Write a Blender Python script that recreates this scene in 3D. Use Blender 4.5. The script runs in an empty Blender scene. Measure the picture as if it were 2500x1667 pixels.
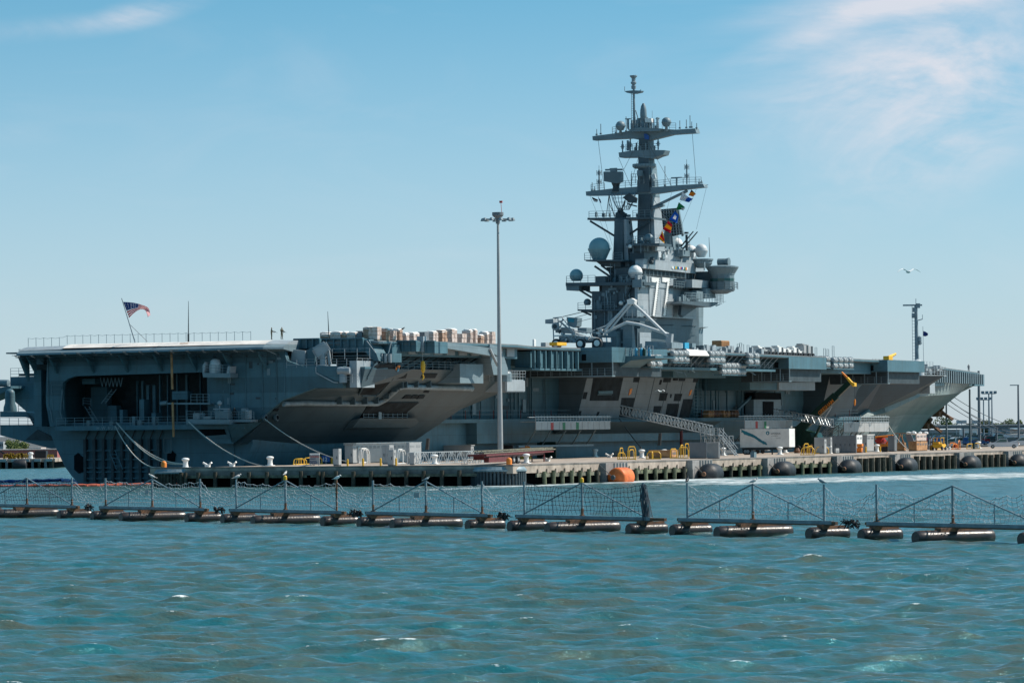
import bpy, bmesh, math, random
import numpy as np
from mathutils import Vector, Matrix, noise
R = random.Random(7)
SC = bpy.context.scene
COL = SC.collection
# ---------------- camera ----------------
FP, CAMZ, HC, ROLL = 10600.0, 7.0, 1048.0, 0.011
TH, X0, D0 = 0.43, -50.5, 610.0
cr, sr = math.cos(ROLL), math.sin(ROLL)
cam = bpy.data.cameras.new('camera'); co = bpy.data.objects.new('camera', cam); COL.objects.link(co)
cam.sensor_width = 36; cam.lens = FP/2500*36; cam.shift_y = (HC-833.5)/2500
cam.clip_start = 1; cam.clip_end = 30000
co.matrix_world = Matrix(((cr, sr, 0, 0), (0, 0, -1, 0), (-sr, cr, 0, CAMZ), (0, 0, 0, 1)))
SC.camera = co
# ---------------- world, sun, exposure ----------------
SUN_AZ, SUN_EL = math.radians(77), math.radians(46)      # azimuth from +Y (view direction) towards +X
w = bpy.data.worlds.new('World'); SC.world = w; w.use_nodes = True
nt = w.node_tree; N = nt.nodes; L = nt.links; N.clear()
out = N.new('ShaderNodeOutputWorld'); bg = N.new('ShaderNodeBackground'); sky = N.new('ShaderNodeTexSky')
sky.sky_type = 'NISHITA'; sky.sun_disc = False; sky.sun_elevation = SUN_EL; sky.sun_rotation = SUN_AZ
sky.air_density = 1.0; sky.dust_density = 0.25; sky.ozone_density = 2.5; sky.altitude = 0
tc = N.new('ShaderNodeTexCoord')
mp = N.new('ShaderNodeMapping'); mp.inputs['Scale'].default_value = (1, 1, 3.4); mp.inputs['Location'].default_value = (0, 0, 0.022)
L.new(tc.outputs['Generated'], mp.inputs['Vector'])
sv = N.new('ShaderNodeSeparateXYZ'); L.new(mp.outputs['Vector'], sv.inputs[0]); s0 = N.new('ShaderNodeSeparateXYZ'); L.new(tc.outputs['Generated'], s0.inputs[0])
za = N.new('ShaderNodeMath'); za.operation = 'ADD'; L.new(s0.outputs['Z'], za.inputs[0]); za.inputs[1].default_value = 0.26
zm = N.new('ShaderNodeMath'); zm.operation = 'MINIMUM'; L.new(sv.outputs['Z'], zm.inputs[0]); L.new(za.outputs[0], zm.inputs[1])
cv = N.new('ShaderNodeCombineXYZ'); L.new(sv.outputs['X'], cv.inputs[0]); L.new(sv.outputs['Y'], cv.inputs[1]); L.new(zm.outputs[0], cv.inputs[2])
nrm = N.new('ShaderNodeVectorMath'); nrm.operation = 'NORMALIZE'; L.new(cv.outputs[0], nrm.inputs[0])
L.new(nrm.outputs['Vector'], sky.inputs['Vector'])
tint = N.new('ShaderNodeMix'); tint.data_type = 'RGBA'; tint.blend_type = 'MULTIPLY'; tint.inputs['Factor'].default_value = 1
L.new(sky.outputs['Color'], tint.inputs['A']); tint.inputs['B'].default_value = (0.50, 1.02, 0.92, 1)
sx = N.new('ShaderNodeSeparateXYZ'); L.new(tc.outputs['Generated'], sx.inputs[0])
hz = N.new('ShaderNodeMapRange'); hz.interpolation_type = 'SMOOTHSTEP'; hz.inputs['From Min'].default_value = 0.13; hz.inputs['From Max'].default_value = -0.02; hz.inputs['To Max'].default_value = 1.0; L.new(sx.outputs['Z'], hz.inputs['Value'])
hm = N.new('ShaderNodeMix'); hm.data_type = 'RGBA'; L.new(hz.outputs[0], hm.inputs['Factor']); L.new(tint.outputs['Result'], hm.inputs['A']); hm.inputs['B'].default_value = (3.4, 3.75, 4.15, 1)
# thin cirrus: stretched noise in direction space
def wnoise(scale, sc3, det, dist, loc=(0, 0, 0)):
    m = N.new('ShaderNodeMapping'); m.inputs['Scale'].default_value = sc3; m.inputs['Location'].default_value = loc
    m.inputs['Rotation'].default_value = (0, math.radians(-14), 0)
    L.new(tc.outputs['Generated'], m.inputs['Vector'])
    n = N.new('ShaderNodeTexNoise'); n.inputs['Scale'].default_value = scale; n.inputs['Detail'].default_value = det
    n.inputs['Distortion'].default_value = dist; n.inputs['Roughness'].default_value = 0.6
    L.new(m.outputs['Vector'], n.inputs['Vector']); return n
def wblob(c, rx, rz, rot):          # soft region on the sky around direction c (tan x, tan z)
    v = N.new('ShaderNodeVectorMath'); v.operation = 'SUBTRACT'; L.new(tc.outputs['Generated'], v.inputs[0]); v.inputs[1].default_value = (c[0], 0, c[1])
    m = N.new('ShaderNodeVectorMath'); m.operation = 'MULTIPLY'; m.inputs[1].default_value = (1, 0, 1); L.new(v.outputs[0], m.inputs[0])
    ro = N.new('ShaderNodeVectorRotate'); ro.rotation_type = 'Y_AXIS'; ro.inputs['Angle'].default_value = rot; L.new(m.outputs[0], ro.inputs['Vector'])
    d = N.new('ShaderNodeVectorMath'); d.operation = 'MULTIPLY'; d.inputs[1].default_value = (1/rx, 0, 1/rz); L.new(ro.outputs[0], d.inputs[0])
    l = N.new('ShaderNodeVectorMath'); l.operation = 'LENGTH'; L.new(d.outputs[0], l.inputs[0])
    r = N.new('ShaderNodeMapRange'); r.interpolation_type = 'SMOOTHSTEP'; r.inputs['From Min'].default_value = 1; r.inputs['From Max'].default_value = 0
    L.new(l.outputs['Value'], r.inputs['Value']); return r
def wmath(op, a, b):
    m = N.new('ShaderNodeMath'); m.operation = op
    for i, x in enumerate((a, b)):
        if isinstance(x, (int, float)): m.inputs[i].default_value = x
        else: L.new(x, m.inputs[i])
    return m.outputs[0]
n1 = wnoise(14, (1, 1, 3.2), 7, 0.8, (3.1, 0, 1.7)); n2 = wnoise(45, (1, 1, 2.5), 6, 0.5)
blobs = [((0.096, 0.080), 0.060, 0.026, 0.25, 1.35), ((0.088, 0.0965), 0.05, 0.006, 0.10, .9), ((-0.105, 0.0925), 0.034, 0.0040, 0.08, .45), ((-0.082, 0.0965), 0.022, 0.0045, 0.25, .8),
         ((-0.112, 0.068), 0.014, 0.005, 0.0, .25), ((0.100, 0.062), 0.042, 0.015, 0.4, .9), ((0.066, 0.088), 0.030, 0.005, 0.35, .6)]
tot = None
for c, rx, rz, ro, wt in blobs:
    b = wmath('MULTIPLY', wblob(c, rx, rz, ro).outputs[0], wt)
    tot = b if tot is None else wmath('ADD', tot, b)
mx = wmath('ADD', wmath('MULTIPLY', n1.outputs['Fac'], .75), wmath('MULTIPLY', n2.outputs['Fac'], .25))
mr = N.new('ShaderNodeMapRange'); mr.interpolation_type = 'SMOOTHSTEP'; mr.inputs['From Min'].default_value = 0.33; mr.inputs['From Max'].default_value = 0.68
L.new(mx, mr.inputs['Value'])
fac = wmath('MULTIPLY', wmath('MINIMUM', wmath('MULTIPLY', mr.outputs[0], tot), 1.0), 0.75)
gen = N.new('ShaderNodeMapRange'); gen.inputs['From Min'].default_value = 0.5; gen.inputs['From Max'].default_value = 0.8; L.new(n1.outputs['Fac'], gen.inputs['Value'])
cl = N.new('ShaderNodeMix'); cl.data_type = 'RGBA'; L.new(wmath('ADD', fac, wmath('MULTIPLY', gen.outputs[0], .10)), cl.inputs['Factor'])
L.new(hm.outputs['Result'], cl.inputs['A']); cl.inputs['B'].default_value = (5.0, 4.85, 5.15, 1)
L.new(cl.outputs['Result'], bg.inputs['Color']); bg.inputs['Strength'].default_value = 0.10
L.new(bg.outputs[0], out.inputs['Surface'])
sl = bpy.data.lights.new('sun', 'SUN'); sl.energy = 3.6; sl.angle = math.radians(0.5); sl.color = (1.0, 0.92, 0.82)
so = bpy.data.objects.new('sun', sl); COL.objects.link(so)
sd = Vector((math.sin(SUN_AZ)*math.cos(SUN_EL), math.cos(SUN_AZ)*math.cos(SUN_EL), math.sin(SUN_EL)))
so.rotation_euler = sd.to_track_quat('Z', 'Y').to_euler(); so.location = (200, 300, 300)
SC.view_settings.view_transform = 'Standard'; SC.view_settings.look = 'None'; SC.view_settings.gamma = 1; SC.view_settings.exposure = 0.7
SC.render.resolution_x = 1024; SC.render.resolution_y = 682

# ---------------- frames and rays ----------------
ST, CT = math.sin(TH), math.cos(TH)
PHI = math.pi/2-TH
def SH(a, s, z): return Vector((X0+ST*a+CT*s, D0+CT*a-ST*s, z))          # ship frame: a forward from the stern, s starboard
def WD(x, y, z): return Vector((x, y, z))
def ray(px, py):
    dx, dy = px-1250, HC-py
    return (dx*cr+dy*sr)/FP, (-dx*sr+dy*cr)/FP
def IS(px, py, s):
    u, v = ray(px, py); Y = (s+X0*CT-D0*ST)/(u*CT-ST); X = u*Y
    return ((X-X0)*ST+(Y-D0)*CT, s, CAMZ+v*Y)
def IA(px, py, a):
    u, v = ray(px, py); Y = (a+X0*ST+D0*CT)/(u*ST+CT); X = u*Y
    return (a, (X-X0)*CT-(Y-D0)*ST, CAMZ+v*Y)
def IZ(px, py, z):
    for _ in range(400):
        u, v = ray(px, py); Y = (z-CAMZ)/v; X = u*Y
        p = ((X-X0)*ST+(Y-D0)*CT, (X-X0)*CT-(Y-D0)*ST, z)
        if abs(z-2.45) > .001 or px > 2405: break
        if p[1] < 24.6: py += .15          # keep things on the pier deck, clear of the hull
        elif p[0] < -41.0: py -= .15
        else: break
    return p
def IY(px, py, Y):
    u, v = ray(px, py); return (u*Y, Y, CAMZ+v*Y)
def zd(a): return 19.55-.002*a-1.1e-5*a*a

# ---------------- materials ----------------
MAT = {}
def mat(name, col, rough=0.6, var=0.12, scale=0.6, streak=0.0, metal=0.0, bump=0.0, col2=None, spec=0.4, bscale=None, emit=None):
    if name in MAT: return MAT[name]
    m = bpy.data.materials.new(name); m.use_nodes = True; n = m.node_tree.nodes; l = m.node_tree.links
    b = n['Principled BSDF']; b.inputs['Roughness'].default_value = rough; b.inputs['Metallic'].default_value = metal
    b.inputs['Specular IOR Level'].default_value = spec
    t = n.new('ShaderNodeTexCoord')
    mp = n.new('ShaderNodeMapping'); l.new(t.outputs['Object'], mp.inputs['Vector'])
    tn = n.new('ShaderNodeTexNoise'); tn.inputs['Scale'].default_value = scale; tn.inputs['Detail'].default_value = 8; tn.inputs['Roughness'].default_value = .65
    l.new(mp.outputs[0], tn.inputs['Vector'])
    c2 = col2 or tuple(c*(1-2.2*var) for c in col)
    c1 = tuple(min(1, c*(1+var)) for c in col)
    rp = n.new('ShaderNodeValToRGB'); rp.color_ramp.elements[0].position = .32; rp.color_ramp.elements[1].position = .62
    rp.color_ramp.elements[0].color = (*c2, 1); rp.color_ramp.elements[1].color = (*c1, 1)
    l.new(tn.outputs['Fac'], rp.inputs['Fac'])
    last = rp.outputs['Color']
    if streak > 0:      # rain and rust streaks: noise stretched down the plate
        m2 = n.new('ShaderNodeMapping'); m2.inputs['Scale'].default_value = (1, 1, .07); l.new(t.outputs['Object'], m2.inputs['Vector'])
        t2 = n.new('ShaderNodeTexNoise'); t2.inputs['Scale'].default_value = 1.3; t2.inputs['Detail'].default_value = 6; t2.inputs['Roughness'].default_value = .7
        l.new(m2.outputs[0], t2.inputs['Vector'])
        r2 = n.new('ShaderNodeMapRange'); r2.inputs['From Min'].default_value = .5; r2.inputs['From Max'].default_value = .72; r2.inputs['To Max'].default_value = streak
        l.new(t2.outputs['Fac'], r2.inputs['Value'])
        mm = n.new('ShaderNodeMix'); mm.data_type = 'RGBA'; l.new(r2.outputs[0], mm.inputs['Factor']); l.new(last, mm.inputs['A'])
        mm.inputs['B'].default_value = (col[0]*.72+.01, col[1]*.6, col[2]*.52, 1); last = mm.outputs['Result']
        # welded plate seams
        m3 = n.new('ShaderNodeTexBrick'); m3.inputs['Scale'].default_value = .12; m3.inputs['Mortar Size'].default_value = .006; m3.inputs['Mortar Smooth'].default_value = .6
        m3.inputs['Color1'].default_value = (1, 1, 1, 1); m3.inputs['Color2'].default_value = (.88, .88, .88, 1); m3.inputs['Mortar'].default_value = (.60, .60, .60, 1)
        m4 = n.new('ShaderNodeMapping'); m4.inputs['Rotation'].default_value = (math.radians(90), 0, 0); l.new(t.outputs['Object'], m4.inputs['Vector']); l.new(m4.outputs[0], m3.inputs['Vector'])
        mm2 = n.new('ShaderNodeMix'); mm2.data_type = 'RGBA'; mm2.blend_type = 'MULTIPLY'; mm2.inputs['Factor'].default_value = .8
        l.new(last, mm2.inputs['A']); l.new(m3.outputs['Color'], mm2.inputs['B']); last = mm2.outputs['Result']
    l.new(last, b.inputs['Base Color'])
    if bump > 0:
        tb = n.new('ShaderNodeTexNoise'); tb.inputs['Scale'].default_value = bscale or scale*4; tb.inputs['Detail'].default_value = 5; l.new(t.outputs['Object'], tb.inputs['Vector'])
        bp = n.new('ShaderNodeBump'); bp.inputs['Strength'].default_value = bump; bp.inputs['Distance'].default_value = .05
        l.new(tb.outputs['Fac'], bp.inputs['Height']); l.new(bp.outputs[0], b.inputs['Normal'])
    if emit: b.inputs['Emission Color'].default_value = (*emit[:3], 1); b.inputs['Emission Strength'].default_value = emit[3]
    MAT[name] = m; return m
mat('hull', (.072, .160, .200), .5, .09, .25, .6)  # teal of the shaded faces put into the ship's grey paint
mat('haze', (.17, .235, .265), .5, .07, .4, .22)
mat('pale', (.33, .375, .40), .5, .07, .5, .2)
mat('deck', (.16, .17, .175), .8, .15, .3)
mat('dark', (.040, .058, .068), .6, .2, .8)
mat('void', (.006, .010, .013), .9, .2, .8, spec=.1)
mat('tower', (.070, .104, .124), .5, .09, .4, .45)  # same ship paint, darkened: shade of the island's aft walls in the colour
mat('raft', (.33, .36, .37), .4, .05, 1)
mat('white', (.78, .77, .74), .5, .06, .8)
mat('dome', (.52, .55, .56), .45, .04, .5)
mat('galv', (.42, .46, .48), .4, .15, 1.5, metal=.3)
mat('steel', (.20, .26, .29), .45, .15, 1.2)
mat('rust', (.20, .09, .045), .8, .3, 1.5, col2=(.07, .05, .04))
mat('yellow', (.75, .42, .03), .5, .08, 1)
mat('orange', (.80, .24, .03), .5, .10, 1)
mat('red', (.42, .03, .025), .5, .1, 1)
mat('maroon', (.12, .015, .015), .5, .15, 1)
mat('blue', (.02, .10, .36), .5, .1, 1)
mat('teal', (.015, .20, .27), .5, .1, 1)
mat('cyan', (.03, .30, .48), .5, .08, 1)
mat('green', (.02, .17, .07), .5, .1, 1)
mat('dkgreen', (.006, .035, .025), .35, .12, 1)
mat('rubber', (.018, .020, .024), .55, .25, 1.2, bump=.3)
mat('float', (.014, .013, .015), .34, .3, 1.6, bump=.3, spec=.5, col2=(.055, .030, .018))
mat('concrete', (.41, .335, .275), .85, .14, .5, bump=.4, col2=(.20, .165, .135))
mat('sconcrete', (.20, .18, .165), .85, .18, .5, bump=.4, col2=(.09, .085, .08))  # darker copy of concrete; shade of the pier end put into the colour
mat('block', (.27, .26, .25), .85, .18, .5, bump=.4, col2=(.15, .145, .14))
mat('opening', (.018, .026, .032), .7, .3, .5, spec=.1)
mat('fenderorange', (.72, .16, .03), .55, .10, 1, bump=.2, col2=(.45, .09, .02))
mat('wood', (.17, .165, .12), .85, .2, 1.2, bump=.5, col2=(.07, .065, .05))
mat('pile', (.06, .055, .04), .85, .3, 1.0, bump=.6, col2=(.02, .02, .016))
mat('pileg', (.14, .15, .09), .85, .3, 1.0, bump=.6, col2=(.03, .03, .022))
mat('card', (.44, .29, .21), .8, .12, 1.4, col2=(.26, .16, .11))
mat('wrap', (.62, .52, .47), .35, .1, 2.5, bump=.5, col2=(.45, .30, .22))
mat('tan', (.45, .25, .12), .75, .1, 1.2, col2=(.25, .12, .05))
mat('cabinet', (.36, .37, .37), .5, .05, .6)
mat('cabinetd', (.17, .185, .20), .5, .06, .6)
mat('rope', (.50, .47, .42), .9, .1, 3)
mat('roped', (.09, .10, .11), .9, .1, 3)
mat('glass', (.03, .10, .10), .12, .1, 1, spec=.8)
mat('skin', (.32, .18, .12), .6, .05, 3)
mat('camo', (.13, .12, .08), .9, .25, 9)
mat('black', (.01, .01, .012), .5, .1, 2)
mat('exhaust', (.30, .31, .30), .6, .1, .5)
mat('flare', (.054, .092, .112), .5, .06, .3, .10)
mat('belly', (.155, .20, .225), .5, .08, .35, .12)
mat('tealdome', (.20, .34, .37), .35, .04, .5)
mat('bowpaint', (.19, .245, .245), .5, .08, .3, .3)
mat('bird', (.55, .52, .50), .8, .05, 9)
mat('birdw', (.85, .84, .82), .8, .03, 9)

# ---------------- mesh builder ----------------
SPLITN = {'fairlead', 'deck_fitting', 'deck_edge_fitting', 'louvre', 'gallery_recess', 'gusset', 'side_bulkhead', 'hull_opening', 'hull_recess', 'fantail_equipment', 'deck_locker', 'hull_stiffener', 'gallery_brace', 'opening', 'platform_end', 'whip_antenna', 'strut', 'gallery_deck', 'doorway', 'gallery_side', 'panel_recess', 'gas_bottle', 'searchlight', 'equipment_cabinet', 'platform_support', 'pontoon_bracket', 'beam_joint', 'pontoon_seat', 'pipe_bracket', 'deck_fitting_box', 'wall_stub', 'wale', 'kerb', 'port_bracket', 'brace_bar', 'landing_leg', 'tent_pole', 'leg'}
class G:
    def __init__(s, fr=SH): s.V = []; s.F = []; s.fr = fr; s.C = []
    def pts(s, P, idx=None):
        n = len(s.V); s.V += [s.fr(*p) for p in P]; return n
    def add(s, P, F):
        s.C.append((len(s.V), len(s.F)))
        n = s.pts(P); s.F += [tuple(n+i for i in f) for f in F]; return s
    def box(s, a0, a1, s0, s1, z0, z1):
        P = [(a0, s0, z0), (a1, s0, z0), (a1, s1, z0), (a0, s1, z0), (a0, s0, z1), (a1, s0, z1), (a1, s1, z1), (a0, s1, z1)]
        return s.add(P, [(0, 3, 2, 1), (4, 5, 6, 7), (0, 1, 5, 4), (1, 2, 6, 5), (2, 3, 7, 6), (3, 0, 4, 7)])
    def cb(s, c, d):   # box by centre (bottom z) and size
        return s.box(c[0]-d[0]/2, c[0]+d[0]/2, c[1]-d[1]/2, c[1]+d[1]/2, c[2], c[2]+d[2])
    def loft(s, A, B, cap=True):
        n = len(A); F = [(i, (i+1) % n, n+(i+1) % n, n+i) for i in range(n)]
        if cap: F += [tuple(range(n-1, -1, -1)), tuple(range(n, 2*n))]
        return s.add(list(A)+list(B), F)
    def prism(s, P, d):    # extrude polygon P by vector d
        return s.loft(P, [tuple(p[i]+d[i] for i in range(3)) for p in P])
    def PS(s, px, sp, th):    # polygon of pixels lying on the starboard plane s=sp, extruded inboard by th
        return s.prism([IS(x, y, sp) for x, y in px], (0, -th, 0))
    def PA(s, px, ap, th):    # polygon of pixels lying on the transverse plane a=ap, extruded forward by th
        return s.prism([IA(x, y, ap) for x, y in px], (th, 0, 0))
    def tube(s, p, q, r, n=5, r2=None):
        r2 = r if r2 is None else r2
        p = Vector(p); q = Vector(q); d = (q-p)
        if d.length < 1e-5: return s
        d.normalize(); u = d.cross(Vector((0, 0, 1)) if abs(d.z) < .9 else Vector((1, 0, 0))).normalized(); v = d.cross(u)
        A = []; B = []
        for k in range(n):
            t = 2*math.pi*(k+.5)/n; o = u*math.cos(t)+v*math.sin(t); A.append(tuple(p+o*r)); B.append(tuple(q+o*r2))
        return s.loft(A, B)
    def path(s, P, r, n=4):
        for i in range(len(P)-1): s.tube(P[i], P[i+1], r, n)
        return s
    def rev(s, c, prof, n=16, ax='z'):   # lathe, profile of (r, h)
        A = []
        for r, h in prof:
            for k in range(n):
                t = 2*math.pi*k/n; x, y = r*math.cos(t), r*math.sin(t)
                if ax == 'z': A.append((c[0]+x, c[1]+y, c[2]+h))
                elif ax == 'a': A.append((c[0]+h, c[1]+x, c[2]+y))
                else: A.append((c[0]+x, c[1]+h, c[2]+y))
        F = []
        m = len(prof)
        for j in range(m-1):
            for k in range(n): F.append((j*n+k, j*n+(k+1) % n, (j+1)*n+(k+1) % n, (j+1)*n+k))
        F.append(tuple(range(n-1, -1, -1))); F.append(tuple((m-1)*n+k for k in range(n)))
        s.add(A, F); return s
    def ball(s, c, r, n=20, lo=-.95, sq=1.0):
        pr = []
        t0 = math.asin(lo)
        for j in range(n//2+1):
            t = t0+(math.pi/2-t0)*j/(n//2); pr.append((max(r*math.cos(t), .002), r*sq*math.sin(t)))
        return s.rev(c, pr, n)
    def rail(s, P, h=1.05, sp=1.5, r=.035, bars=3):
        P = [Vector(p) for p in P]
        for i in range(len(P)-1):
            p, q = P[i], P[i+1]; Ln = (q-p).length; k = max(1, round(Ln/sp))
            for j in range(k+1):
                if j == 0 and i > 0: continue
                b = p.lerp(q, j/k); s.tube(b, b+Vector((0, 0, h)), r, 4)
            for b in range(bars):
                o = Vector((0, 0, h*(b+1)/bars)); s.tube(p+o, q+o, r*.8, 4)
        return s
    def ladder(s, p, q, w=(.22, 0, 0), r=.03, st=.4):
        p = Vector(p); q = Vector(q); w = Vector(w); s.tube(p-w, q-w, r, 4); s.tube(p+w, q+w, r, 4)
        k = int((q-p).length/st)
        for i in range(1, k): b = p.lerp(q, i/k); s.tube(b-w, b+w, r*.7, 4)
        return s
    def truss(s, p, q, w, h, n, r=.05):     # box truss from p to q; w vector across, h vector up
        p = Vector(p); q = Vector(q); w = Vector(w); h = Vector(h)
        C = [lambda t, o=o: p.lerp(q, t)+o for o in (-w, w, w+h, -w+h)]
        for f in C: s.tube(f(0), f(1), r, 4)
        for i in range(n+1):
            t = i/n
            for a, b in ((0, 3), (1, 2), (0, 1), (2, 3)): s.tube(C[a](t), C[b](t), r*.6, 4)
            if i < n:
                t2 = (i+1)/n
                if i % 2: s.tube(C[0](t), C[3](t2), r*.6, 4); s.tube(C[1](t), C[2](t2), r*.6, 4)
                else: s.tube(C[3](t), C[0](t2), r*.6, 4); s.tube(C[2](t), C[1](t2), r*.6, 4)
        return s
    def build(s, name, m, parent=None, smooth=False, bevel=0):
        if name in SPLITN and parent and len(s.C) > 1:      # each separate piece its own part
            E = s.C+[(len(s.V), len(s.F))]; o = None
            for (v0, f0), (v1, f1) in zip(E[:-1], E[1:]):
                h = G(s.fr); h.V = s.V[v0:v1]; h.F = [tuple(i-v0 for i in f) for f in s.F[f0:f1]]; o = h.build(name, m, parent, smooth, bevel)
            return o
        inv = parent_matrix(parent).inverted() if parent else Matrix()
        me = bpy.data.meshes.new(name); me.from_pydata([tuple(inv @ v) for v in s.V], [], s.F); me.update()
        bm = bmesh.new(); bm.from_mesh(me); bmesh.ops.recalc_face_normals(bm, faces=bm.faces)
        if bevel: bmesh.ops.bevel(bm, geom=bm.edges[:], offset=bevel, segments=2, affect='EDGES', clamp_overlap=True)
        bm.to_mesh(me); bm.free()
        if smooth:
            for p in me.polygons: p.use_smooth = True
            try: me.set_sharp_from_angle(angle=math.radians(40))
            except Exception: pass
        me.materials.append(MAT[m] if isinstance(m, str) else m)
        o = bpy.data.objects.new(name, me); COL.objects.link(o)
        if parent: o.parent = parent
        return o
def parent_matrix(o):
    M = o.matrix_basis.copy()
    while o.parent: o = o.parent; M = o.matrix_basis @ M
    return M
def tag(o, label=None, cat=None, group=None, kind=None):
    if label: o['label'] = label
    if cat: o['category'] = cat
    if group: o['group'] = group
    if kind: o['kind'] = kind
    return o
def thing(name, label, cat, p=(0, 0, 0), rot=None, group=None, fr=SH):
    o = bpy.data.objects.new(name, None); COL.objects.link(o); o.empty_display_size = 1
    o.location = fr(*p); o.rotation_euler = (0, 0, (PHI if fr is SH else 0) if rot is None else rot)
    return tag(o, label, cat, group)
def solo(g, name, m, label, cat, group=None, p=None, smooth=False, bevel=0, kind=None):   # a thing that is one mesh, with its origin at p
    o = g.build(name, m, None, smooth, bevel)
    c = p or (sum((v for v in g.V), Vector())/len(g.V)); c = Vector(c)
    if p is None: c.z = min(v.z for v in g.V)
    o.data.transform(Matrix.Translation(-c)); o.location = c
    return tag(o, label, cat, group, kind)
def kids(o): return [c for c in o.children]
def copytree(o, parent=None):
    c = o.copy(); COL.objects.link(c)
    if parent: c.parent = parent
    for ch in kids(o): copytree(ch, c)
    return c
def place(o, p, rot=None, label=None, group=None, fr=SH):
    o.location = fr(*p)
    if rot is not None: o.rotation_euler = (0, 0, rot)
    return tag(o, label, None, group)
def text(body, size, mname, parent, origin, xdir, up, name='lettering', ext=.015, spacing=1.0, align='LEFT', bold=0.0):
    cu = bpy.data.curves.new(name, 'FONT'); cu.body = body; cu.size = size; cu.extrude = ext; cu.space_character = spacing; cu.align_x = align; cu.offset = bold
    cu.resolution_u = 2
    t = bpy.data.objects.new(name, cu); COL.objects.link(t)
    bpy.context.view_layer.update()
    me = bpy.data.meshes.new_from_object(t.evaluated_get(bpy.context.evaluated_depsgraph_get()))
    COL.objects.unlink(t); bpy.data.objects.remove(t)
    xd = Vector(xdir).normalized(); u = Vector(up).normalized(); z = xd.cross(u).normalized(); u = z.cross(xd)
    M = Matrix((( xd.x, u.x, z.x, origin[0]), (xd.y, u.y, z.y, origin[1]), (xd.z, u.z, z.z, origin[2]), (0, 0, 0, 1)))
    inv = parent_matrix(parent).inverted() if parent else Matrix()
    me.transform(inv @ M); me.materials.clear(); me.materials.append(MAT[mname])
    o = bpy.data.objects.new(name, me); COL.objects.link(o)
    if parent: o.parent = parent
    return o
UD = Vector((ST, CT, 0)); SD = Vector((CT, -ST, 0)); ZD = Vector((0, 0, 1))

def clothmat(name, col):
    m = mat(name, col, .8, .04, 2); n = m.node_tree.nodes; l = m.node_tree.links; b = n['Principled BSDF']; t = n.new('ShaderNodeBsdfTranslucent'); t.inputs['Color'].default_value = (*col, 1)
    x = n.new('ShaderNodeMixShader'); x.inputs[0].default_value = .45; l.new(b.outputs[0], x.inputs[1]); l.new(t.outputs[0], x.inputs[2]); l.new(x.outputs[0], n['Material Output'].inputs['Surface'])
for n_, c_ in (('flagred', (.60, .02, .05)), ('flagwhite', (.85, .83, .83)), ('flagblue', (.03, .07, .26)), ('flagyellow', (.85, .45, .02)), ('flaggreen', (.02, .30, .10)), ('flagcobalt', (.02, .16, .55)), ('flagorange', (.9, .35, .03))): clothmat(n_, c_)
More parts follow.
